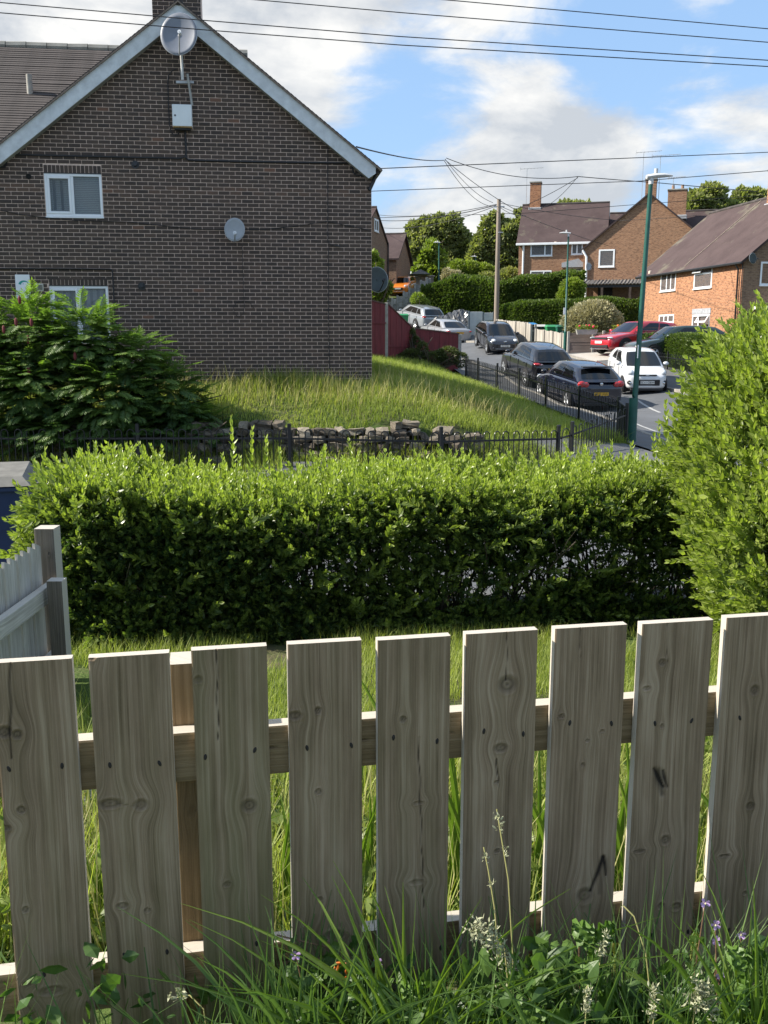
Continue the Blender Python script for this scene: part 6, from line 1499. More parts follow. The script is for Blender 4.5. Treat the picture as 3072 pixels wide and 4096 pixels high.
def tan_houses():
    # gabled one
    A = P(2335, 1000, 78); rz = math.radians(-18)
    r = empty('gabled_tan_house', (A.x, A.y, 0), rz, 'tan brick house with a broad gable, one square window and a lean-to porch', 'house')
    GP = Plane(A.x, A.y, -18); ap = GP.hit(2598, 770); le = GP.hit(2330, 990)
    Wd = 2 * ap[0]; ze = le[1]; pitch = math.atan((ap[1] - ze) / ap[0]); z0 = 3.4
    body(r, 0, Wd, 0, 9, z0, ze, pitch, M_ORANGE2); zr, ro = gable_roof(r, 0, Wd, 0, 9, ze, pitch, M_TILE_P, .18)
    X = lambda zx: 1900 + zx / 2.37; Y_ = lambda zy: 650 + zy / 2.37
    p, q = GP.hit(X(1176), Y_(826)), GP.hit(X(1320), Y_(990)); window(r, p[0], q[0], q[1], p[1], -.03, back=M_CURT, fw=.12)
    # white downpipe at the left corner
    MB().tube([(-.1, -.1, ze - .2), (.25, -.12, ze - .75), (.32, -.12, z0)], .09, 8).build('downpipe', M_UPVC, r, True)
    # lean-to porch
    p, q = GP.hit(X(985), Y_(1142), 2.2), GP.hit(X(1545), Y_(1104), 0); zc = GP.hit(X(1200), Y_(1112), 0)[1]; za = GP.hit(X(1000), Y_(1150), 2.4)[1]
    V = []; nn = 60; x0, x1 = p[0], GP.hit(X(1620), Y_(1110))[0] + .5
    for k in range(nn + 1):
        x = x0 + (x1 - x0) * k / nn; w = .05 * math.sin(k * 2.2); V += [(x, .0, zc + w), (x, -2.4, za + w), (x, -2.4, za + w - .05), (x, 0, zc + w - .05)]
    F = []
    for k in range(nn): a = k * 4; F += [(a, a + 4, a + 5, a + 1), (a + 1, a + 5, a + 6, a + 2), (a + 2, a + 6, a + 7, a + 3)]
    po = MB().add(V, F).build('porch_roof', pmat('asbestos_sheet', (.13, .12, .112), .9, .25, 2), r); outward(po.data)
    MB().box(x0, x1, -2.3, -2.2, za - .3, za - .12).build('porch_beam', M_TRIM, po)
    for x in (x0 + .15, x0 + (x1 - x0) * .33, x0 + (x1 - x0) * .72): MB().box(x - .09, x + .09, -2.3, -2.15, z0, za - .3).build('porch_post', pmat('dark_timber', (.05, .035, .028), .85, .3, 5), po)
    p, q = GP.hit(X(1168), Y_(1168)), GP.hit(X(1300), Y_(1290)); MB().chbox(p[0], q[0], -.06, -.002, z0, p[1], .01).build('dark_door', pmat('door_brown', (.022, .014, .014), .6, .2, 4), r)
    chimney(r, Wd * .5, 2.2, zr - .6, zr + 1.2, .42, .55, M_ORANGE2, 1); chimney(r, Wd * .70, 6.5, zr - 1.4, zr + .9, .75, .6, M_ORANGE2, 2)
    antenna(r, Wd * .5 - .7, 2.2, zr - .2, 3.6, 2.0); antenna(r, Wd * .5 + .6, 2.4, zr - .2, 3.3, 2.2); antenna(r, Wd * .66, 6.4, zr + .5, 1.5, 1.4)
    # long-fronted one to its left
    B = P(2075, 1000, 81); r2 = empty('tan_brick_house', (B.x, B.y, 0), math.radians(-14), 'tan brick house with long moss-streaked plum roof and end chimney', 'house')
    BP = Plane(B.x, B.y, -14); xe = BP.hit(2420, 960)[0]; ze = BP.hit(2100, 966)[1]; z0 = 3.4; pitch = math.radians(40); D = 8.2
    body(r2, 0, xe, 0, D, z0, ze, pitch, M_ORANGE2, 'x'); zr, ro = gable_roof(r2, 0, xe, 0, D, ze, pitch, M_TILE_P, .2, 'x')
    def w2(zx0, zx1, zy0, zy1):
        p, q = BP.hit(X(zx0), Y_(zy0)), BP.hit(X(zx1), Y_(zy1)); return p[0], q[0], q[1], p[1]
    for (zz, mu, bk) in (((528, 732, 760, 885), .66, M_NET), ((916, 1020, 748, 872), .5, M_CURT), ((524, 722, 1026, 1150), .64, M_NET)):
        a, b, c, d = w2(*zz); window(r2, a, b, c, d, -.03, (a + (b - a) * mu,), bk, .10)
    MB().chbox(-.2, xe, -.38, -.22, ze - .34, ze - .16, .02).build('gutter', M_UPVC, r2); MB().tube([(.4, -.2, ze - .25), (.4, -.1, ze - .6), (.38, -.1, z0)], .085, 8).build('downpipe', M_UPVC, r2, True)
    a, b, c, d = w2(750, 775, 752, 785); MB().chbox(a, b, -.15, 0, c, d, .03).build('alarm_box', pmat('cream_plastic', (.6, .5, .4), .5, .05), r2)
    a, b, c, d = w2(832, 1030, 925, 1000); outward(MB().prism([(a, c), (b, c), (b, c + .35), (b - .4, d), (a + 1.3, d), (a, c + .35)], -1.3, -.005).build('bay_canopy', M_LEAD, r2).data)
    a, b, c, d = w2(860, 1030, 1000, 1130); window(r2, a, b, c, d, -.04, (), M_CURT, .10)
    chimney(r2, .9, D / 2, zr - .6, zr + 1.75, .45, .45, M_ORANGE, 0); antenna(r2, .1, D / 2, zr - .4, 3.4, 2.0)
    MB().box(-14 * 0 + xe, xe + .2, 0, D, z0, ze).build('party_wall', M_ORANGE2, r2)
    r3 = empty('terrace_roof_house', (B.x, B.y, 0), math.radians(-14), 'lower plum roofed house showing between the tan house and the broad gable', 'house')
    body(r3, xe + .3, xe + 9, 2.6, D + 1.5, z0, ze - .2, pitch, M_BROWNB, 'x'); gable_roof(r3, xe + .3, xe + 9, 2.6, D + 1.5, ze - .2, pitch, M_TILE_P, .1, 'x')
    q = GP.hit(X(1052), Y_(990), .4); return Vector((A.x, A.y, 0)) + Vector((q[0], -.8, q[1]))
DQ2 = tan_houses()
dish(DQ2, 0, .30, 'grey satellite dish between the two tan houses', .3, (.3, -.93, .15), M_DISH2, (.4, -.2), M_BLACK, plane=False)
def brown_houses():
    C = P(1549, 1000, 80); rz = math.radians(76); Wd = 7.8
    u = Vector((math.cos(rz), math.sin(rz), 0)); A = Vector((C.x, C.y, 0)) - u * Wd
    r = empty('brown_brick_house', A, rz, 'tall brown brick house whose gable with one white window shows past the house corner', 'house')
    ap = P(1508, 827, 76).z; ze = P(1547, 972, 80).z; pitch = math.atan((ap - ze) / (Wd / 2)); body(r, 0, Wd, 0, 9, 4.4, ze, pitch, M_BROWNB); gable_roof(r, 0, Wd, 0, 9, ze, pitch, M_TILE_P, .12)
    GPx = Plane(A.x, A.y, 76); p, q = GPx.hit(1440 + 135 / 2.37, 750 + 290 / 2.37), GPx.hit(1440 + 175 / 2.37, 750 + 430 / 2.37)
    window(r, p[0], q[0], min(p[1], q[1]), max(p[1], q[1]), -.04, ((p[0] + q[0]) / 2,), M_DARKROOM, .14); MB().tube([(Wd - .1, -.1, ze), (Wd - .1, -.1, 4.4)], .07, 6).build('downpipe', M_BLACK, r)
    C = P(1642, 1050, 90); rz = math.radians(79); Wd = 7.4; u = Vector((math.cos(rz), math.sin(rz), 0)); A = Vector((C.x, C.y, 0)) - u * Wd
    r = empty('small_brown_house', A, rz, 'brown brick house with shaded gable and a white vent pipe on its roof', 'house')
    ze = P(1645, 1052, 90).z; ap = P(1614, 940, 87.5).z; pitch = math.atan((ap - ze) / (Wd / 2)); body(r, 0, Wd, 0, 10, 4.6, ze, pitch, M_BROWNB); zr, ro = gable_roof(r, 0, Wd, 0, 10, ze, pitch, M_TILE_P, .25)
    MB().tube([(.9, 4.0, ze + .6), (.9, 4.0, ze + 1.6)], .14, 8).build('vent_pipe', M_UPVC, ro, True)
brown_houses()
# ================================================================ trees
def crown_leaves(C, Rr, n, size, rs, up=.25, shell=(.55, 1.0)):
    # break every mass into leaf clumps with gaps between them
    C2, R2 = [], []
    for c, r in zip(C, Rr):
        for k in range(16):
            q = rs.normal(0, 1, 3); q[2] += .2; q /= np.linalg.norm(q); C2.append(c + q * r * rs.uniform(.62, .95)); R2.append(r * rs.uniform(.22, .44))
        C2.append(c); R2.append(r * .66)
    C, Rr = np.array(C2), np.array(R2)
    wh = rs.choice(len(C), n, p=Rr.prod(1) ** .66 / (Rr.prod(1) ** .66).sum())
    d = rs.normal(0, 1, (n, 3)); d[:, 2] += up; d /= np.linalg.norm(d, axis=1, keepdims=True)
    bump = 1 + .16 * vnoise(d[:, 0] * 4, d[:, 1] * 4, d[:, 2] * 4, 1.6, 3)[:]
    p = C[wh] + d * Rr[wh] * (rs.uniform(*shell, n) ** .5 * bump)[:, None]
    # drop leaves to open gaps
    k = vnoise(p[:, 0], p[:, 1], p[:, 2], 1.25, 2) > -.5; p, d = p[k], d[k]; n = len(p)
    D = d + rs.normal(0, .7, (n, 3)); lv, lf = leaf_t(1.0, .62, .5, .2)
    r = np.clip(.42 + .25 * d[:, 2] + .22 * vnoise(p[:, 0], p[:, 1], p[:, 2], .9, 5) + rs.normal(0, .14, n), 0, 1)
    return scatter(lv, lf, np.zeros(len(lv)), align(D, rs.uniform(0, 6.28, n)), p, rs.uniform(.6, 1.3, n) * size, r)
def tree(label, blobs, Y, mat, n=7000, size=.34, seed=0, base=None, group=None, name='tree'):
    C = np.array([P(b[0], b[1], Y + (b[4] if len(b) > 4 else 0)) for b in blobs]); k = Y / 3750.
    Rr = np.array([[b[2] * k, b[2] * k * .8, b[3] * k] for b in blobs]); rs = np.random.default_rng(seed)
    cx, cy = C[:, 0].mean(), C[:, 1].mean(); gz = th(cx, cy) if base is None else base
    root = empty(name, (cx, cy, gz), 0, label, 'tree', group); o0 = np.array([cx, cy, gz])
    V, F, A = crown_leaves(C, Rr, n, size, rs); o = link('crown', np_mesh('crown', V - o0, F, mat, False, {'rnd': A}), root); o['kind'] = 'stuff'
    t = MB(); top = Vector(C.mean(0) - o0); t.tube([(0, 0, -.4), top * .35 + Vector((.1, 0, 0)), top * .8], [.32, .24, .14], 9)
    for c in C:
        e = Vector(c - o0); s = top * random.uniform(.35, .7); t.tube([s, s.lerp(e, .6) + Vector((0, 0, .3)), e], [.16, .1, .05], 6)
        for j in range(4): q = s.lerp(e, random.uniform(.4, 1)); t.tube([q, q + Vector((random.gauss(0, 1), random.gauss(0, 1), random.uniform(.2, 1.2)))], [.06, .02], 4)
    t.build('trunk', M_BARK, root, True); return root
GT = 'broadleaf trees on the hilltop'
tree('large broadleaf tree behind the brown houses, left of the pole', [(1700, 960, 75, 60), (1790, 940, 80, 65), (1860, 1000, 70, 70), (1660, 1030, 60, 60), (1760, 1040, 90, 70), (1860, 1080, 60, 60)], 102, M_TREE, 20000, .50, 1, None, GT)
tree('large broadleaf tree right of the pole, beside the tan house', [(1960, 930, 55, 60), (2030, 960, 60, 65), (2075, 900, 40, 45), (1940, 1020, 60, 70), (2040, 1050, 60, 70), (1990, 1100, 60, 50), (2080, 1010, 40, 60)], 98, M_TREE, 20000, .48, 2, None, GT)
tree('bright green conical tree in front of the dark hilltop trees', [(1730, 990, 26, 36), (1725, 1050, 48, 45), (1750, 1090, 60, 32), (1690, 1085, 34, 30)], 92, M_TREE2, 7000, .45, 3)
tree('broadleaf tree behind the orange house roof, crown left of its chimney', [(2790, 830, 55, 45), (2850, 800, 55, 42), (2760, 880, 50, 45), (2860, 870, 60, 50), (2930, 840, 40, 40)], 92, M_TREE, 9000, .55, 4, None, GT)
tree('dark broadleaf tree right beside the orange house chimney', [(2985, 790, 42, 32), (3040, 800, 50, 35), (2960, 840, 40, 30), (3060, 860, 50, 40)], 95, M_TREE, 6000, .52, 5, None, GT)
tree('tree top peeping over the tan house ridge', [(2260, 830, 40, 16), (2330, 826, 40, 14), (2300, 850, 60, 20)], 105, M_TREE, 2500, .5, 6, None, GT)
tree('feathery pale green bush beside the red fence and dark dish', [(1500, 1090, 34, 50), (1520, 1150, 36, 40), (1490, 1040, 24, 32), (1535, 1170, 22, 30), (1490, 1180, 30, 30)], 42, M_TREE2, 7000, .14, 7, None, None, 'bush')
# ================================================================ clipped hedges and shrubs
def hedge_run(label, pts, zt, depth, mat, n, leaf, seed, name='clipped_hedge', base=None, rough=.08, round_=.25):
    """pts: plan polyline of the front; zt: top z per point"""
    rs = np.random.default_rng(seed); root = empty(name, (pts[0][0], pts[0][1], 0), 0, label, 'hedge'); o0 = np.array([pts[0][0], pts[0][1], 0.])
    P2 = np.array([(p[0], p[1]) for p in pts]); seg = np.linalg.norm(np.diff(P2, axis=0), axis=1); cum = np.concatenate([[0], np.cumsum(seg)]); Lt = cum[-1]
    def at(s): return np.stack([np.interp(s, cum, P2[:, 0]), np.interp(s, cum, P2[:, 1])], 1)
    def nrm(s):
        a, b = at(np.clip(s - .1, 0, Lt)), at(np.clip(s + .1, 0, Lt)); d = b - a; d /= np.linalg.norm(d, axis=1, keepdims=True) + 1e-9; return np.stack([-d[:, 1], d[:, 0]], 1)
    s = rs.uniform(-.02 * Lt, Lt * 1.02, n); f = rs.uniform(0, 1, n); hmean = np.mean([z - th(p[0], p[1]) for p, z in zip(pts, zt)])
    top = f < depth / (depth + hmean * 1.15)
    q = at(s); nn = nrm(s); zg = terr(q[:, 0], q[:, 1]) if base is None else np.full(n, base); z1 = np.interp(s, cum, zt)
    dd = np.where(top, rs.uniform(0, depth, n), rs.exponential(.06, n)); hh = np.where(top, 1, rs.uniform(0, 1, n))
    z = zg + (z1 - zg) * hh - np.where(top, rs.exponential(.05, n) + round_ * (np.exp(-dd / .25) + np.exp(-(depth - dd) / .25)), 0)
    dd = dd + np.where(top, 0, round_ * np.clip((hh - .85) / .15, 0, 1) ** 2)
    wob = rough * vnoise(q[:, 0], q[:, 1], z, 1.1, seed)
    p = np.stack([q[:, 0] + nn[:, 0] * (dd + wob), q[:, 1] + nn[:, 1] * (dd + wob), z + wob * top], 1)
    D = np.where(top[:, None], np.array([[0, 0, 1.]]), np.stack([-nn[:, 0], -nn[:, 1], np.full(n, .45)], 1)) + rs.normal(0, .5, (n, 3)); lv, lf = leaf_t(1.0, .5, .5, .2)
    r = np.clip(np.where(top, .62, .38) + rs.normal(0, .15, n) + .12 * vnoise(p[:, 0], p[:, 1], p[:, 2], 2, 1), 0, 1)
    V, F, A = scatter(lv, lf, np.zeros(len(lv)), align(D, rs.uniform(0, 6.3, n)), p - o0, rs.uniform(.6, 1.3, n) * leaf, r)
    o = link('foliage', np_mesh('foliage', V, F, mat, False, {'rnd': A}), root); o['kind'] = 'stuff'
    # solid core added inside to stop light passing through the leaves
    m = MB(); k = max(2, int(Lt / .6)); ss = np.linspace(0, Lt, k); qq = at(ss); n2 = nrm(ss)
    for i in range(k - 1):
        a, b = qq[i] + n2[i] * .18, qq[i + 1] + n2[i + 1] * .18; c, d = qq[i] + n2[i] * (depth - .15), qq[i + 1] + n2[i + 1] * (depth - .15)
        za = (th(*qq[i]) if base is None else base); zb_ = (th(*qq[i + 1]) if base is None else base); ta, tb = np.interp(ss[i], cum, zt) - .22 - round_ * .5, np.interp(ss[i + 1], cum, zt) - .22 - round_ * .5
        V = [(*a, za), (*b, zb_), (*d, zb_), (*c, za), (*a, ta), (*b, tb), (*d, tb), (*c, ta)]; V = [tuple(np.array(v) - o0) for v in V]
        m.add(V, [(0, 1, 5, 4), (3, 7, 6, 2), (4, 5, 6, 7), (0, 4, 7, 3), (1, 2, 6, 5)])
    m.build('hedge_core', mat, root); return root
def pp(*l): return [(lambda q: (q.x, q.y))(P(px, 1200, Y)) for px, Y in l]
def zz_(*l): return [P(px, py, Y).z for px, py, Y in l]
hedge_run('long tall loose hedge on the bank below the tan house', pp((1690, 73), (1800, 72), (2000, 71), (2180, 71), (2330, 71)), zz_((1690, 1150, 73), (1800, 1108, 72), (2000, 1128, 71), (2180, 1098, 71), (2330, 1090, 71)), 2.2, M_HEDGE2, 16000, .26, 1, 'garden_hedge', None, .3, .5)
hedge_run('neat clipped hedge behind the wheelie bins and yellow shrub', pp((1992, 60.5), (2060, 59.5), (2250, 58.6), (2420, 58), (2560, 57.6)), zz_((1992, 1222, 60.5), (2060, 1208, 59.5), (2250, 1200, 58.6), (2420, 1192, 58), (2560, 1198, 57.6)), 1.6, M_HEDGE2, 16000, .17, 2, 'garden_hedge', None, .1, .3)
hedge_run('clipped hedge in front of the orange house behind the black railing', pp((2560, 44.0), (2668, 41.2), (2800, 38.6), (2945, 36.2), (3130, 34)), zz_((2560, 1338, 44.0), (2668, 1340, 41.2), (2800, 1343, 38.6), (2945, 1345, 36.2), (3130, 1335, 34)), 1.3, M_HEDGE2, 18000, .12, 3, 'garden_hedge', None, .08, .15)
def shrub(label, blobs, Y, mat, n, size, seed, name='shrub', spiky=0.0, cat='shrub'):
    C = np.array([P(b[0], b[1], Y) for b in blobs]); k = Y / 3750.; Rr = np.array([[b[2] * k, b[2] * k * .8, b[3] * k] for b in blobs]); rs = np.random.default_rng(seed); cx, cy = C[:, 0].mean(), C[:, 1].mean(); gz = th(cx, cy)
    root = empty(name, (cx, cy, gz), 0, label, cat); o0 = np.array([cx, cy, gz])
    wh = rs.choice(len(C), n, p=Rr.prod(1) ** .66 / (Rr.prod(1) ** .66).sum()); d = rs.normal(0, 1, (n, 3)); d[:, 2] += .3; d /= np.linalg.norm(d, axis=1, keepdims=True)
    p = C[wh] + d * Rr[wh] * (rs.uniform(.7, 1.02, n) * (1 + .07 * vnoise(d[:, 0] * 5, d[:, 1] * 5, d[:, 2] * 5, 2)))[:, None]
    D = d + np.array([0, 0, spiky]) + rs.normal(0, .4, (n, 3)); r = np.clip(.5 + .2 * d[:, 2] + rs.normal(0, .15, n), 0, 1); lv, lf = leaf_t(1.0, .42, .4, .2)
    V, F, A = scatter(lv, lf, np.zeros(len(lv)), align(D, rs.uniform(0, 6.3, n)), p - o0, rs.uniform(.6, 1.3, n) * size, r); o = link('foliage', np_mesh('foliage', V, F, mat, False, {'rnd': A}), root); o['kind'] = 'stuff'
    m = MB()
    for c in C:
        for j in range(6): e = Vector(c - o0) + Vector((random.gauss(0, .3), random.gauss(0, .3), 0)); m.tube([(random.gauss(0, .1), random.gauss(0, .1), -.1), e * .5, e], [.05, .035, .015], 5)
    m.build('stems', M_BARK, root); return root
shrub('large rounded cream and yellow variegated shrub behind the brown panel fence', [(2370, 1275, 100, 62), (2310, 1290, 62, 50), (2435, 1290, 56, 50), (2380, 1250, 70, 45), (2350, 1310, 90, 40)], 51, M_VARIEG, 9000, .17, 11, 'variegated_shrub', .5)
shrub('round green bush by the porch of the gabled house', [(2290, 1160, 46, 42), (2280, 1185, 48, 40)], 64, M_TREE2, 4000, .2, 12, 'round_bush')
shrub('dome-topped clipped topiary hedge below the hilltop trees', [(1832, 1085, 42, 42), (1880, 1082, 40, 34), (1930, 1085, 40, 30), (1960, 1095, 30, 26)], 84, M_TREE2, 8000, .2, 13, 'topiary_hedge', .2, 'hedge')
shrub('golden leaved bush above the long hedge', [(1810, 1110, 40, 22), (1785, 1100, 14, 22)], 80, M_VARIEG, 1600, .25, 14, 'golden_bush')
shrub('leafy climber spilling over the stepped block wall', [(1672, 1198, 26, 22), (1690, 1215, 26, 18)], 70, M_TREE2, 1600, .18, 15, 'climber')
shrub('grey green bush at the left of the tan house', [(2040, 1110, 50, 34), (2000, 1120, 26, 24), (1950, 1115, 40, 20)], 83, M_TREE, 2600, .28, 16, 'grey_bush')
M_BRAM = leafmat('bramble_leaf', (.03, .05, .018), (.13, .15, .05), .3)
shrub('tangled brambles and ivy at the foot of the red fence', [(1650, 1420, 40, 22), (1740, 1432, 50, 24), (1690, 1400, 22, 30), (1790, 1420, 46, 30), (1845, 1440, 26, 28), (1600, 1430, 40, 14)], 38.2, M_BRAM, 7000, .085, 17, 'brambles', 0, 'bramble')
shrub('ivy climbing the middle concrete post of the red fence', [(1650, 1350, 12, 34), (1665, 1362, 14, 12)], 38.8, M_BRAM, 700, .09, 18, 'ivy', 0, 'ivy')
shrub('small red-leaved shrub near the tall hedge', [(2980, 1425, 22, 16), (3000, 1440, 20, 14)], 33, leafmat('red_leaf', (.07, .02, .015), (.28, .05, .04), .3), 900, .07, 19, 'red_shrub')
shrub('dark green conifer showing behind the tall hedge', [(3050, 1400, 40, 70), (3090, 1350, 30, 60)], 26, M_HEDGE2, 4000, .10, 20, 'conifer_bush')
# ================================================================ small fences, walls, bins across the road
M_GREYW = pmat('silver_fence_wood', (.34, .31, .265), .85, .2, 5, stretch=(1, 1, .15)); M_GGATE = pmat('grey_panel', (.46, .49, .49), .7, .1, 3); M_BRW = pmat('brown_waney', (.15, .12, .105), .85, .22, 5, stretch=(.2, 1, 1))
def palisade(label, a, b, za, zb_, n, mat, gap=.006, name='palisade_fence', base=None):
    root = empty(name, (a.x, a.y, th(a.x, a.y)), math.atan2(b.y - a.y, b.x - a.x), label, 'fence'); L = math.hypot(b.x - a.x, b.y - a.y); w = L / n; g0 = root.location.z
    for k in range(n):
        t = k / n; x, y = a.x + (b.x - a.x) * t, a.y + (b.y - a.y) * t; zl = th(x, y) - .05; zt = za + (zb_ - za) * t
        o = MB().chbox(k * w + gap / 2, (k + 1) * w - gap / 2, -.012 - .008 * (k % 2), .01, zl - g0, zt - g0 + random.gauss(0, .012), .003, a=random.random()).build('board', mat, root)
    for k in range(0, n + 1, max(1, n // 3)):
        t = k / n; x, y = a.x + (b.x - a.x) * t, a.y + (b.y - a.y) * t; zt = za + (zb_ - za) * t; MB().chbox(k * w - .05, k * w + .05, -.08, .02, th(x, y) - .1 - g0, zt - g0 + .02, .01).build('post', mat, root)
    return root
palisade('grey weathered palisade fence right of the utility pole', P(1990, 1300, 57.5), P(2122, 1300, 52.5), P(1990, 1278, 57.5).z, P(2122, 1292, 52.5).z, 17, M_GREYW)
palisade('grey weathered palisade fence curving down to the green lamp, low beside the bins', P(2146, 1330, 51.0), P(2262, 1380, 47.8), P(2140, 1316, 51.0).z, P(2262, 1334, 47.8).z, 17, M_GREYW)
def gate():
    a = P(2125, 1300, 52.3); root = empty('garden_gate', (a.x, a.y, th(a.x, a.y)), 0, 'narrow wooden garden gate between the two palisade fences', 'gate'); zt = P(2130, 1300, 52.2).z - root.location.z; w = P(2146, 1300, 52).x - a.x
    for x in (0, w): MB().chbox(x - .06, x + .06, -.06, .06, -.1, zt + .05, .01).build('post', M_GREYW, root)
    for k in range(4): MB().chbox(.07 + k * (w - .14) / 4 + .01, .07 + (k + 1) * (w - .14) / 4 - .01, -.02, 0, .08, zt - .2, .004).build('slat', M_GREYW, root)
    for z in (.2, zt - .35): MB().chbox(.06, w - .06, 0, .03, z, z + .09, .004).build('rail', M_GREYW, root)
gate()
def panel_fence():
    pts = [(2272, 46.6, 1331), (2370, 46.4, 1330), (2412, 46.3, 1328), (2480, 46.2, 1327), (2600, 46.0, 1325)]
    root = empty('panel_fence', (P(2272, 1, 46.6).x, 46.6, 0), 0, 'brown waney-edge panel fence with concrete posts and hanging planters', 'fence'); o0 = root.location.copy()
    for (p0, Y0, py0), (p1, Y1, py1) in zip(pts, pts[1:]):
        a, b = P(p0, 1400, Y0), P(p1, 1400, Y1); zt = P(p0, py0, Y0).z; g = min(th(a.x, a.y), th(b.x, b.y)) - .05; n = 8; h = (zt - .02 - g) / n; yaw = math.atan2(b.y - a.y, b.x - a.x); L = math.hypot(b.x - a.x, b.y - a.y)
        for k in range(n): MB().chbox(.06, L - .06, -.02 - .006 * (k % 2), .01, g + k * h, g + (k + 1) * h + .015, .004).build('slat', M_BRW, root, loc=Vector((a.x, a.y, 0)) - o0, rot=(random.gauss(0, .02), 0, yaw))
        MB().chbox(-.06, .06, -.06, .06, g - .1, zt + .06, .015).build('concrete_post', M_POSTC, root, loc=Vector((a.x, a.y, 0)) - o0)
panel_fence()
def planter(px, py, Y, label):
    q = P(px, py, Y); root = empty('window_box_planter', q, 0, label, 'planter', 'planters hung on the brown panel fence')
    outward(MB().prism([(-.45, 0), (.45, 0), (.52, .24), (-.52, .24)], -.16, .06).build('trough', M_CONC, root).data); rs = np.random.default_rng(int(px)); n = 260; lv, lf = leaf_t(1, .5)
    p = np.stack([rs.uniform(-.5, .5, n), rs.uniform(-.15, .05, n), rs.uniform(.18, .42, n)], 1); V, F, A = scatter(lv, lf, np.zeros(len(lv)), align(rs.normal(0, 1, (n, 3)) + np.array([0, 0, .8]), rs.uniform(0, 6, n)), p, np.full(n, .1), rs.uniform(.2, .9, n)); o = link('leaves', np_mesh('leaves', V, F, M_TREE2, False, {'rnd': A}), root); o['kind'] = 'stuff'
    fl = MB().ell((0, 0, 0), (.06, .06, .045), 8, 6).mesh('flower', pmat('red_flower' if px < 2400 else 'orange_flower', (.5, .03, .06) if px < 2400 else (.6, .16, .02), .6, .2), True)
    for k in range(6): link('flower', fl, root, (rs.uniform(-.4, .4), rs.uniform(-.2, 0), rs.uniform(.3, .44)))
planter(2345, 1338, 46.1, 'pale trough planter with red flowers hung on the brown fence'); planter(2488, 1338, 45.8, 'pale trough planter with orange flowers hung beside the red car')
def wheelie(label, pos, rz, mat, lid, w=.58, h=1.05, mark=False, group='wheelie bins behind the palisade fence'):
    r = empty('wheelie_bin', pos, rz, label, 'bin', group); m = MB(); a, b = w / 2, w * .60
    V = [(-a * .8, -b * .78, .06), (a * .8, -b * .78, .06), (a * .8, b * .7, .06), (-a * .8, b * .7, .06), (-a, -b, h - .1), (a, -b, h - .1), (a, b * .85, h - .1), (-a, b * .85, h - .1)]
    bo = m.add(V, [(0, 3, 2, 1), (4, 5, 6, 7), (0, 1, 5, 4), (1, 2, 6, 5), (2, 3, 7, 6), (3, 0, 4, 7)]).build('body', mat, r)
    MB().chbox(-a - .025, a + .025, -b - .025, b * .85 + .025, h - .14, h - .09, .012).build('rim', mat, r)
    V = [(-a - .03, -b - .04, h - .088), (a + .03, -b - .04, h - .088), (a + .03, b * .9, h - .088), (-a - .03, b * .9, h - .088), (-a * .85, -b * .8, h - .02), (a * .85, -b * .8, h - .02), (a * .85, b * .8, h + .03), (-a * .85, b * .8, h + .03)]
    MB().add(V, [(0, 3, 2, 1), (4, 5, 6, 7), (0, 1, 5, 4), (1, 2, 6, 5), (2, 3, 7, 6), (3, 0, 4, 7)]).build('lid', lid, r); MB().tube([(-a * .8, b * .98, h - .06), (a * .8, b * .98, h - .06)], .018, 6).build('handle', mat, r)
    for sd in (-1, 1): MB().cyl((sd * a * .82 - .03, b * .62, .1), .1, .06, 12, 'x').build('wheel', M_TYRE, r)
    if mark: o = link('mark', text_mesh('b', .4, M_UPVC), r, (.03, -b * .97, h * .55), (math.pi / 2 + .06, 0, 0))
    return r
G1 = pmat('bin_green', (.02, .20, .07), .5, .08); G2 = pmat('bin_dark_green', (.012, .10, .06), .5, .1); BK = pmat('bin_black', (.02, .02, .021), .55, .1); BL = pmat('bin_blue', (.02, .18, .42), .45, .08); PALE = pmat('pale_grey_lid', (.42, .42, .40), .6, .1)
def bin_at(px, py, Y): q = P(px, py, Y); q.z -= 1.05; return q
wheelie('black wheelie bin with pale lid behind the palisade fence', bin_at(2166, 1300, 52.6), .1, BK, PALE, .62); wheelie('bright green wheelie bin behind the palisade fence', bin_at(2206, 1301, 52), .05, G1, G1, .62); wheelie('dark green wheelie bin with a white letter mark behind the palisade fence', bin_at(2248, 1301, 51.4), 0, G2, G2, .62, mark=True)
wheelie('dark wheelie bin with a bright blue lid beside the wooden gate', bin_at(2120, 1292, 54.0), .1, BK, BL, .62); wheelie('green wheelie bin beside the grey fence panels behind the red fence', bin_at(1612, 1256, 66), 0, G1, G1, .75)
def grey_panels(label, l, Y, mat=M_GGATE):
    root = empty('grey_panel_gate', (P(l[0][0], 1300, Y).x, Y, th(P(l[0][0], 1300, Y).x, Y)), 0, label, 'gate'); o0 = root.location.copy()
    for (p0, p1, py) in l:
        a, b, z = P(p0, 1300, Y).x, P(p1, 1300, Y).x, P(p0, py, Y).z; MB().chbox(a + .05 - o0.x, b - .03 - o0.x, -.03, .03, -.1, z - o0.z, .01).build('panel', mat, root); MB().chbox(a - .05 - o0.x, a + .05 - o0.x, -.07, .07, -.1, z + .05 - o0.z, .01).build('post', pmat('slate_post', (.10, .13, .15), .6, .1), root)
    b = P(l[-1][1], 1300, Y).x; MB().chbox(b - .05 - o0.x, b + .05 - o0.x, -.07, .07, -.1, P(l[-1][0], l[-1][2], Y).z + .05 - o0.z, .01).build('post', pmat('slate_post', (.10, .13, .15), .6, .1), root)
grey_panels('two tall grey gate panels left of the utility pole', [(1875, 1930, 1247), (1931, 1972, 1251)], 63.5); grey_panels('pair of grey fence panels behind the grey estate car', [(1626, 1688, 1231), (1690, 1722, 1237)], 72)
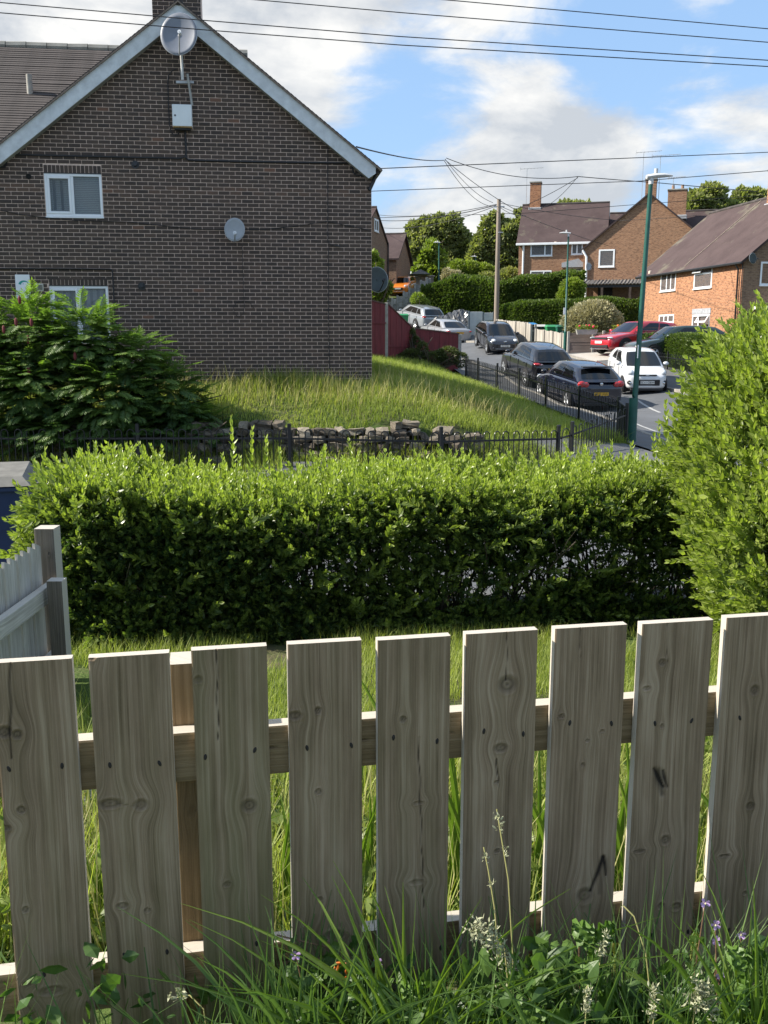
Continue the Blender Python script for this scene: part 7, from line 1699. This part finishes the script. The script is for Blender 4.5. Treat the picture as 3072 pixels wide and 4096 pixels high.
def tarp():
    a = P(1745, 1270, 65.5); V, F = [], []; n, m = 26, 9
    for i in range(n + 1):
        px = 1735 + (1872 - 1735) * i / n; top = P(px, 1272 - 24 * math.sin(math.pi * min(1, i / n * 1.1) * .62) - (10 if i > 14 else 0), 65.2).z
        g = th(P(px, 1300, 65.2).x, 65.2)
        for j in range(m + 1):
            t = j / m; V.append((P(px, 1300, 65.2).x - a.x + .05 * math.sin(j * 2 + i), .09 * math.sin(i * 1.7 + j * .9) - (1 - t) * 1.4, g + (top - g) * t + .05 * math.sin(i * .7 + j * 1.3)))
    for i in range(n):
        for j in range(m): q = i * (m + 1) + j; F.append((q, q + m + 1, q + m + 2, q + 1))
    o = MB().add(V, F).build('tarpaulin', pmat('black_tarp', (.07, .074, .08), .22, .3, 4), None, False); md = o.modifiers.new('s', 'SOLIDIFY'); md.thickness = .03; o.location = (a.x, a.y, 0); tag(o, 'crumpled shiny black tarpaulin over a bank between the grey panels', 'tarpaulin')
tarp()
def block_wall():
    root = empty('stepped_block_wall', (P(1570, 1, 76).x, 76, 0), 0, 'grey concrete block garden wall climbing in steps below the orange car', 'wall'); o0 = root.location.copy()
    steps = [(1548, 1206), (1568, 1198), (1590, 1188), (1615, 1170), (1637, 1155), (1660, 1140), (1683, 1126), (1706, 1115)]
    bl = None
    for k, ((px, py), (px2, _)) in enumerate(zip(steps, steps[1:] + [(1728, 1110)])):
        Y = 74 + k * .9; a, b = P(px, 1200, Y), P(px2, 1200, Y); z = P(px, py, Y).z; w = b.x - a.x; zb_ = z - 2.6; r = 0
        MB().chbox(a.x - o0.x - .09, a.x - o0.x + .09, Y - 76 - .12, Y - 76 + .12, zb_ - .5, z + .12, .02).build('pier', M_CONC, root)
        while zb_ + r * .44 < z - .2:
            for q in range(1): MB().chbox(a.x - o0.x + .1, b.x - o0.x - .1, Y - 76 - .09 + random.gauss(0, .01), Y - 76 + .09, zb_ + r * .44 + .01, zb_ + (r + 1) * .44 - .01, .02).build('block', M_CONC if random.random() < .7 else M_CONC_D, root)
            r += 1
        if k > 3:
            for q in range(3): t = math.pi * q / 2
    o = MB()
block_wall()
def back_wall():
    a, b = P(1545, 1150, 88), P(1735, 1150, 90); z = P(1600, 1103, 88).z; root = empty('concrete_wall', (a.x, a.y, z - 3), math.atan2(b.y - a.y, b.x - a.x), 'long plain grey concrete wall behind the orange car', 'wall'); L = (b - a).length; n = 7
    for k in range(n): MB().chbox(k * L / n + .01, (k + 1) * L / n - .01, 0, .2, 0, 3 + random.gauss(0, .01), .02).build('panel', M_CONC_D, root)
    MB().chbox(-.1, L + .1, -.05, .25, 3.03, 3.14, .02).build('coping', M_CONC_D, root)
    g = P(1680, 1098, 89); o = MB().prism([(-.9, 0), (.9, 0), (0, .42)], -.8, .8).build('shed_roof', pmat('grey_felt', (.25, .25, .25), .9, .2), None, loc=g); outward(o.data); tag(o, 'small grey shed roof peeping over the concrete wall', 'shed')
    g = P(1645, 1104, 91.5); V, F = [], []
    for k in range(31): x = -2.2 + k * .147; V += [(x, 0, -.12 - .06 * abs(math.sin(k * .75))), (x, .2, .25), (x, 1.6, .42)]
    for k in range(30): F += [(3 * k, 3 * k + 3, 3 * k + 4, 3 * k + 1), (3 * k + 1, 3 * k + 4, 3 * k + 5, 3 * k + 2)]
    o = MB().add(V, F).build('gazebo_canopy', pmat('white_canvas', (.7, .7, .68), .8, .06), None, loc=g); tag(o, 'white scalloped gazebo canopy above the concrete wall', 'gazebo')
back_wall()
def gravel():
    t = NT('pale_gravel'); n = t.noise(9, 6, .75); n2 = t.noise(60, 3, .7); t.col(t.ramp(n2, [(.3, (.26, .24, .21)), (.7, (.55, .52, .47))])); t.set(Roughness=.95); t.bump(n2, .6, .03)
    strip('gravel_drive', [p for p in ((9.4, 43.2), (8.9, 46.0))], [(13.5, 42.2), (13.8, 46.0)], 14, 14, .15, t.m)
gravel()
# ================================================================ front garden behind the picket fence
def garden():
    rs = np.random.default_rng(55); parts = []
    n = 60000; y = 2.05 + 3.95 * rs.uniform(0, 1, n) ** .9; x = rs.uniform(-1, 1, n) * (.42 * y + .35); k = vnoise(x, y, 0 * x, 1.7, 3) > np.where(x < -.45, -.2, -.45); x, y = x[k], y[k]
    L = rs.uniform(.05, .17, len(x)) * np.where(y > 4.2, 1.0, .9); r = np.clip(.5 + .2 * vnoise(x, y, 0 * x, 2.3) + rs.normal(0, .14, len(x)), 0, 1); parts.append(blades(x, y, terr(x, y), L, rs.uniform(.0025, .005, len(x)), rs, r))
    n = 5200; y = rs.uniform(1.95, 3.3, n); x = rs.uniform(-1, 1, n) * (.42 * y + .3); L = rs.uniform(.12, .42, n); parts.append(blades(x, y, terr(x, y), L, rs.uniform(.003, .008, n), rs, np.clip(rs.normal(.55, .2, n), 0, 1)))
    mesh_grass('garden_grass', parts, M_GRASS, label='short garden grass between the picket fence and the privet hedge', cat='grass')
    n = 2600; y = rs.uniform(1.95, 3.0, n); x = rs.uniform(-1, 1, n) * (.42 * y + .3); mesh_grass('dry_stalks', [blades(x, y, terr(x, y), rs.uniform(.1, .5, n), rs.uniform(.002, .004, n), rs, rs.uniform(0, 1, n), (0, .5), .3)], M_GRASS_DRY, label='dry straw stalks just behind the picket fence', cat='grass')
    # broad weeds: leaf rosettes behind the fence
    n = 5200; y = rs.uniform(1.95, 3.4, n); x = rs.uniform(-1, 1, n) * (.42 * y + .3); k = vnoise(x, y, 0 * x, 3.3, 7) > -.1; x, y = x[k], y[k]; n = len(x); lv, lf = leaf_t(.06, .034, .3, .3)
    p = np.stack([x, y, terr(x, y) + rs.uniform(.02, .22, n)], 1); V, F, A = scatter(lv, lf, np.zeros(len(lv)), align(np.stack([rs.normal(0, .8, n), rs.normal(-.1, .8, n), rs.normal(.5, .5, n)], 1), rs.uniform(0, 6.3, n)), p, rs.uniform(.4, 1.1, n), rs.uniform(.2, .9, n))
    o = link('low_weeds', np_mesh('low_weeds', V, F, leafmat('weed_leaf', (.06, .10, .022), (.22, .28, .06), .35), False, {'rnd': A})); tag(o, 'low leafy weeds filling the bed behind the picket fence', 'weeds', kind='stuff')
garden()
M_CROC = leafmat('montbretia_leaf', (.06, .12, .02), (.2, .28, .05), .4, (1.3, 1.5, .5)); M_DOCK = leafmat('dock_leaf', (.03, .07, .02), (.09, .15, .04), .3); M_NETTLE = leafmat('nettle_leaf', (.05, .11, .018), (.14, .24, .04), .35)
def strap(pts, w):
    """long strap leaf along pts with a keel"""
    V, F = [], []; n = len(pts)
    for i, p in enumerate(pts):
        p = Vector(p); d = (Vector(pts[min(i + 1, n - 1)]) - Vector(pts[max(i - 1, 0)])).normalized(); s = d.cross(Vector((.25, -1, .15))).normalized(); t = i / (n - 1); ww = w * (.55 + .6 * math.sin(math.pi * min(1, t * .9 + .12))) * (1 - t ** 4) + .0006
        V += [p - s * ww / 2, p + Vector((0, .25 * ww, 0)), p + s * ww / 2]
    for i in range(n - 1): a = i * 3; F += [(a, a + 1, a + 4, a + 3), (a + 1, a + 2, a + 5, a + 4)]
    return V, F
def clump(name, label, base, n, L, w, mat, spread, seed, cat='plant', group=None, lean=(0, 0)):
    rs = random.Random(seed); root = empty(name, base, 0, label, cat, group)
    for k in range(n):
        a = rs.uniform(0, 6.28); l = L * rs.uniform(.6, 1.15); b = rs.uniform(.2, 1.0) * spread; dx, dy = math.cos(a) * b + lean[0], math.sin(a) * b * .5 + lean[1]; o = Vector((rs.gauss(0, .03), rs.gauss(0, .02), 0)); pts = []
        for i in range(9): t = i / 8; pts.append(o + Vector((dx * l * t * t * (1 + .2 * t), dy * l * t * t, l * (t - .38 * b * t ** 3))))
        V, F = strap(pts, w * rs.uniform(.6, 1.15)); link('leaf', MB().add(V, F, rs.uniform(.2, .9)).mesh('leaf', mat, True), root)
    return root
def Gd(x, y, Y): q = P(x * 1.8517, y * 1.8517, Y); return q
def gbase(x, Y): q = P(x * 1.8517, 3900, Y); q.z = th(q.x, q.y); return q
for i, (x, Y, n, L, w, sp, what) in enumerate(((1350, 2.15, 9, .62, .016, .35, 'behind the resin-split board'), (1550, 2.2, 12, .75, .017, .35, 'behind the last gap on the right'), (985, 2.15, 10, .78, .016, .35, 'behind the big-knot board'), (600, 2.15, 9, .62, .015, .4, 'behind the gap next to the algae-green board'), (405, 2.1, 6, .42, .024, .6, 'behind the gap by the fence post'), (195, 2.15, 9, .55, .016, .5, 'behind the first gap on the left'), (790, 2.2, 7, .6, .013, .35, 'behind the middle gap'), (1170, 2.2, 9, .66, .015, .4, 'behind the gap beside the cracked board'))):
    clump('montbretia_clump', 'upright strap-leaved clump of bright green blades ' + what, gbase(x, Y), n, L, w, M_CROC, sp, 100 + i)
M_SHADE = leafmat('shade_toned_grass', (.05, .11, .03), (.16, .25, .07), .35, (1.2, 1.3, .6), .5, .3)  # grass colour darkened to stand for the shade before the fence
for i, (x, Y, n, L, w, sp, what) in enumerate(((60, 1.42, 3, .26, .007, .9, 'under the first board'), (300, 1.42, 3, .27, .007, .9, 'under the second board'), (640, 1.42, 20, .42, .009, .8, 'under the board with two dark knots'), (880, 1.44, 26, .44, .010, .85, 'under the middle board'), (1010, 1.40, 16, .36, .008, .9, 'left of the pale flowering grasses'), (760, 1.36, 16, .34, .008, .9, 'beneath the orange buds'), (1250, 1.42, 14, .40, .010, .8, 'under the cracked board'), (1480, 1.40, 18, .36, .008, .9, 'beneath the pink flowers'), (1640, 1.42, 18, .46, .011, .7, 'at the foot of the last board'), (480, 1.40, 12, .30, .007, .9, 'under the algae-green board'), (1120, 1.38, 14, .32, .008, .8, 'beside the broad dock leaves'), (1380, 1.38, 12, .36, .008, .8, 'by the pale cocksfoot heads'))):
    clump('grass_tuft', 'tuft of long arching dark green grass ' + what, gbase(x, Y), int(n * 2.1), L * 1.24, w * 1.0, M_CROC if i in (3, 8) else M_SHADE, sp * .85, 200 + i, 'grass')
def broad_leaf(L, W, seed, lobes=0):
    rs = random.Random(seed); V, F = [], []; n, m = 12, 6
    for i in range(n + 1):
        t = i / n; w = W * math.sin(math.pi * min(1, t * .97 + .03)) ** .7 * (1 - .35 * t)
        for j in range(-m, m + 1):
            u = j / m; ruff = .006 * math.sin(i * 2.3 + seed) * u * u + .010 * math.sin(i * 1.9 + j * .8) * abs(u); ed = 1 + (.10 * math.sin(i * 2.9) if lobes else .04 * math.sin(i * 2.1)) * abs(u)
            V.append((u * w / 2 * ed, .25 * L * t * t + .22 * abs(u) * w * -.35 + ruff, L * (t - .12 * t * t)))
    k = 2 * m + 1
    for i in range(n):
        for j in range(2 * m): a = i * k + j; F.append((a, a + 1, a + k + 1, a + k))
    return V, F
def dock(label, base, specs, seed, mat=M_DOCK, cat='plant', name='dock_plant'):
    root = empty(name, base, 0, label, cat); rs = random.Random(seed)
    for (L, W, rx, rz, dz) in specs:
        V, F = broad_leaf(L, W, seed + int(L * 100)); o = link('leaf', MB().add(V, F, rs.uniform(.2, .8)).mesh('leaf', mat, True), root, (rs.gauss(0, .02), rs.gauss(0, .01), dz), (rx, rs.gauss(0, .15), rz))
    return root
dock('broad dock plant with large crinkled leaves under the knotty board', gbase(1290, 1.42), [(.24, .075, -.2, .3, .06), (.22, .07, .3, -.5, .05), (.2, .075, .1, 1.0, .04), (.23, .06, -.5, 2.4, .05), (.18, .07, .4, .1, .03)], 1)
dock('broad pale dock leaf beneath the cocksfoot heads', gbase(1440, 1.36), [(.25, .08, -.1, .5, .05), (.2, .07, .5, -.6, .04), (.2, .06, .2, 1.7, .03)], 2, leafmat('pale_dock', (.09, .15, .05), (.2, .27, .1), .3))
dock('rounded dark leaves under the algae-green board', gbase(545, 1.40), [(.16, .08, .3, .2, .02), (.14, .07, .6, -.8, .02), (.15, .07, .2, 1.1, .02)], 3)
def nettle(label, base, h, seed, size=.07):
    root = empty('nettle', base, 0, label, 'plant'); rs = random.Random(seed); MB().tube([(0, 0, 0), (.01, 0, h)], [.004, .002], 5).build('stem', M_NETTLE, root)
    for k in range(5):
        z = h * (.35 + .65 * k / 4)
        for q in (0, math.pi):
            V, F = broad_leaf(size * (1.1 - .12 * k), size * .62, k + seed, 1); link('leaf', MB().add(V, F, rs.uniform(.3, .9)).mesh('leaf', M_NETTLE, True), root, (.01 * z / h, 0, z), (0, .9 if q == 0 else -.9, 0 if k % 2 == 0 else 1.2))
nettle('nettle with toothed leaves in front of the cracked board', gbase(1268, 1.46), .43, 3, .085); nettle('young nettle beside the dock', gbase(1170, 1.40), .30, 5, .11); nettle('nettle at the foot of the last boards', gbase(1600, 1.44), .40, 7, .075); nettle('small nettle leaves in front of the middle board', gbase(880, 1.44), .34, 9, .05)
def herbs():
    rs = np.random.default_rng(77); n = 5200; y = rs.uniform(1.30, 1.60, n); x = rs.uniform(-.85, .95, n); lv, lf = leaf_t(.05, .03, .3, .3)
    keep = rs.uniform(0, 1, n) < np.where(x < -.2, .12, 1.0); x, y = x[keep], y[keep]; n = len(x)
    z = rs.uniform(.10, .34, n) * (.75 + .35 * vnoise(x, y, 0 * x, 9)) + .04
    V, F, A = scatter(lv, lf, np.zeros(len(lv)), align(np.stack([rs.normal(0, .8, n), rs.normal(-.3, .7, n), rs.normal(.5, .5, n)], 1), rs.uniform(0, 6.3, n)), np.stack([x, y, z], 1), rs.uniform(.35, 1.1, n), rs.uniform(.1, .9, n))
    o = link('low_herbs', np_mesh('low_herbs', V, F, leafmat('herb_leaf', (.03, .075, .02), (.12, .20, .045), .35), False, {'rnd': A})); tag(o, 'low leafy herbs crowding the foot of the picket fence', 'herbs', kind='stuff')
    m = 2600; y = rs.uniform(1.32, 1.62, m); x = rs.uniform(-.9, 1.0, m); keep = rs.uniform(0, 1, m) < np.where(x < -.25, .1, 1); x, y = x[keep], y[keep]
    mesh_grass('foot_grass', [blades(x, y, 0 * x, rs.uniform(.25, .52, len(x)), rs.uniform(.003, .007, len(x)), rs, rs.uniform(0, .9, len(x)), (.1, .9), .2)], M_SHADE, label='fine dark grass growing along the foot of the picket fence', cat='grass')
herbs()
M_PINK = pmat('lilac_petal', (.52, .34, .62), .6, .12, 60); M_STEMR = pmat('red_stem', (.16, .09, .05), .7, .2, 30)
def cranes(label, x, y, Y, seed, base_dx=.02):
    q = Gd(x, y, Y); b = Vector((q.x + base_dx, q.y + .01, th(q.x, q.y))); root = empty('cranesbill', b, 0, label, 'flower', None); top = q - b; rs = random.Random(seed)
    MB().tube([(0, 0, 0), top * .5 + Vector((rs.gauss(0, .02), 0, 0)), top], [.0016, .0013, .001], 4).build('stem', M_STEMR, root)
    pet = []
    for k in range(5):
        a = 2 * math.pi * k / 5 + rs.random(); c, s = math.cos(a), math.sin(a); V = [(0, 0, 0), (.004 * c - .0025 * s, -.002, .004 * s + .0025 * c), (.0085 * c - .0028 * s, -.003, .0085 * s + .0028 * c), (.0095 * c, -.0035, .0095 * s), (.0085 * c + .0028 * s, -.003, .0085 * s - .0028 * c), (.004 * c + .0025 * s, -.002, .004 * s - .0025 * c)]
        link('petal', MB().add(V, [(0, 1, 2, 3, 4, 5)]).mesh('petal', M_PINK), root, top, (rs.uniform(-.4, .1), rs.uniform(-.3, .3), 0))
    MB().ell(tuple(top + Vector((0, -.003, 0))), (.002, .002, .002), 6, 4).build('eye', pmat('flower_eye', (.55, .5, .3), .6, 0), root)
for i, (x, y, w) in enumerate(((639, 2062, 'below the board with two dark knots'), (816, 2078, 'beside the middle gap'), (811, 2185, 'low in the grass under the middle gap'), (1250, 2006, 'against the cracked board'), (1408, 2155, 'low under the knotty board'), (1523, 1950, 'high beside the last gap'), (1545, 1997, 'below the highest one beside the last gap'), (1548, 2032, 'in the dark gap under the last rail'), (1600, 2018, 'against the last board'), (1556, 2104, 'lowest on the dark red stem by the last gap'), (1178, 2135, 'tiny and half closed left of the dock'))):
    cranes('small lilac five-petalled flower ' + w, x, y, 1.52 + .02 * (i % 3), i)
M_SEED = leafmat('cocksfoot_head', (.20, .22, .12), (.48, .48, .32), .25, (1, 1, .8), .7)
def seedgrass(label, x0, y0, pts, Y, heads, seed, size=.011):
    """arching flowering grass stem through picture points, with spikelet clusters"""
    c = [Gd(x, y, Y + .02 * k) for k, (x, y) in enumerate(pts)]; b = gbase(x0, Y); root = empty('flowering_grass', b, 0, label, 'grass'); rs = np.random.default_rng(seed)
    MB().tube([(0, 0, 0)] + [p - b for p in c], .0013, 4, False).build('stem', M_GRASS_DRY, root, True)
    lv, lf = leaf_t(1, .34, .3, .1); T, D = [], []
    for (hx, hy, n, r) in heads:
        q = np.array(Gd(hx, hy, Y) - b); T.append(q + rs.normal(0, 1, (n, 3)) * np.array([r, r * .6, r * 1.2])); D.append(rs.normal(0, .7, (n, 3)) + np.array([.25, -.2, .7]))
    T, D = np.concatenate(T), np.concatenate(D); V, F, A = scatter(lv, lf, np.zeros(len(lv)), align(D, rs.uniform(0, 6.3, len(T))), T, rs.uniform(.6, 1.2, len(T)) * size, rs.uniform(.3, 1, len(T)))
    o = link('seed_head', np_mesh('seed_head', V, F, M_SEED, False, {'rnd': A}), root); o['kind'] = 'stuff'
seedgrass('tall arching flowering grass with loose pale heads before the big-knot board', 1085, 0, [(1100, 2150), (1090, 2050), (1055, 2005)], 1.45, [(1030, 2005, 110, .010), (1050, 2018, 70, .009), (1065, 2035, 70, .009), (1080, 2060, 50, .008), (1100, 2085, 40, .007), (1090, 2150, 60, .008), (1110, 2170, 60, .008), (1080, 2178, 50, .008)], 1)
seedgrass('stout pale cocksfoot heads in front of the knotty board', 1490, 0, [(1500, 2180), (1512, 2150)], 1.40, [(1515, 2140, 110, .009), (1525, 2165, 90, .009), (1500, 2160, 70, .008), (1535, 2185, 40, .008)], 2, .012)
seedgrass('slim spike of grass rising before the cracked board', 1280, 0, [(1290, 2120), (1298, 2060), (1308, 2015)], 1.44, [(1298, 2060, 22, .003), (1303, 2040, 22, .003), (1308, 2018, 18, .003)], 3, .010)
seedgrass('short plump foxtail spike under the cracked board', 1258, 0, [(1265, 2200), (1268, 2130)], 1.38, [(1266, 2160, 40, .003), (1268, 2140, 36, .003), (1265, 2180, 40, .003)], 4, .009)
seedgrass('plump foxtail spike between dock and nettle', 1400, 0, [(1412, 2200), (1415, 2150)], 1.38, [(1410, 2160, 40, .004), (1413, 2140, 40, .004), (1405, 2190, 40, .004)], 5, .010)
seedgrass('thin dry grass stem leaning across the big-knot board', 1120, 0, [(1108, 2070), (1098, 1900), (1085, 1820), (1073, 1748)], 1.5, [(1080, 1790, 14, .004), (1075, 1765, 12, .003), (1090, 1840, 12, .003)], 6, .010)
seedgrass('thin dry grass stem with a bent tip before the big-knot board', 1095, 0, [(1080, 2090), (1068, 1960), (1055, 1880), (1045, 1830)], 1.5, [(1050, 1850, 14, .004), (1062, 1910, 12, .003)], 7, .010)
seedgrass('bent drooping grass stem across the knotty board', 1400, 0, [(1405, 2150), (1395, 2060), (1370, 1980), (1345, 1955)], 1.48, [(1345, 1955, 3, .002)], 8, .006)
seedgrass('drooping oat-like grass at the foot of the second board', 470, 0, [(440, 2180), (410, 2150), (380, 2155)], 1.45, [(392, 2150, 12, .006), (370, 2158, 10, .004)], 9, .014)
def twig(label, pts, Y, mat, r=.0016):
    c = [Gd(x, y, Y) for x, y in pts]; o = MB().tube([p - c[0] for p in c], r, 5).build('dry_twig', mat, None, True); o.location = c[0]; tag(o, label, 'twig')
twig('thin bare twig lying across the board with two dark knots', [(598, 2020), (660, 2035), (737, 2053)], 1.6, M_STEMR)
def buds():
    b = gbase(690, 1.5); root = empty('montbretia_flower', b, 0, 'arching stem of small orange buds before the board with two dark knots', 'flower'); c = [Gd(x, y, 1.5) - b for x, y in ((650, 2180), (690, 2110), (720, 2085), (745, 2075))]
    MB().tube([(0, 0, 0)] + c, .0015, 4).build('stem', M_CROC, root); me = MB().ell((0, 0, 0), (.0025, .0025, .008), 6, 5).mesh('bud', pmat('orange_bud', (.62, .16, .02), .5, .1), True)
    for (x, y) in ((730, 2088), (722, 2098), (745, 2082), (752, 2078), (748, 2100), (750, 2112), (735, 2080)): link('bud', me, root, Gd(x, y, 1.5) - b, (random.gauss(0, .6), random.gauss(0, .6), 0))
buds()
def bed_stones():
    rs = random.Random(3); m = pmat('grey_stone', (.20, .21, .22), .9, .3, 20, bump=.5)
    W = ('flat grey slab edge nearest the close-set board fence', 'largest grey stone left of the second picket board', 'small grey stone under the first gap', 'grey chip behind the green board gap', 'second grey chip behind the green board gap', 'lowest grey chip behind the green board gap', 'dark stone low behind the cracked board gap', 'small stone low behind the middle gap')
    for k, (x, y, s) in enumerate(((178, 1500, .09), (185, 1540, .12), (172, 1570, .08), (600, 1730, .05), (612, 1715, .04), (595, 1765, .04), (1345, 1925, .06), (780, 1905, .04))):
        Y = 3.0 if x < 200 else 2.25; q = Gd(x, y, Y); z = th(q.x, q.y); bm = bmesh.new(); bmesh.ops.create_icosphere(bm, subdivisions=2, radius=s)
        for v in bm.verts: v.co *= 1 + rs.gauss(0, .09); v.co.z *= .6
        me = bpy.data.meshes.new('garden_stone'); bm.to_mesh(me); bm.free(); me.materials.append(m); o = link('garden_stone', me, None, (q.x, q.y, z + s * .2)); tag(o, W[k], 'stone', 'grey stones in the garden bed')
bed_stones()
q = P(-25, 1885, 8.0); q.z = th(q.x, q.y) + .13
wheelie('blue wheelie bin with a dusty grey lid at the end of the privet hedge', q, .25, pmat('bin_navy', (.012, .03, .10), .45, .1), pmat('dusty_lid', (.14, .135, .12), .8, .2), .62, P(-25, 1880, 8.0).z - q.z, False, None)
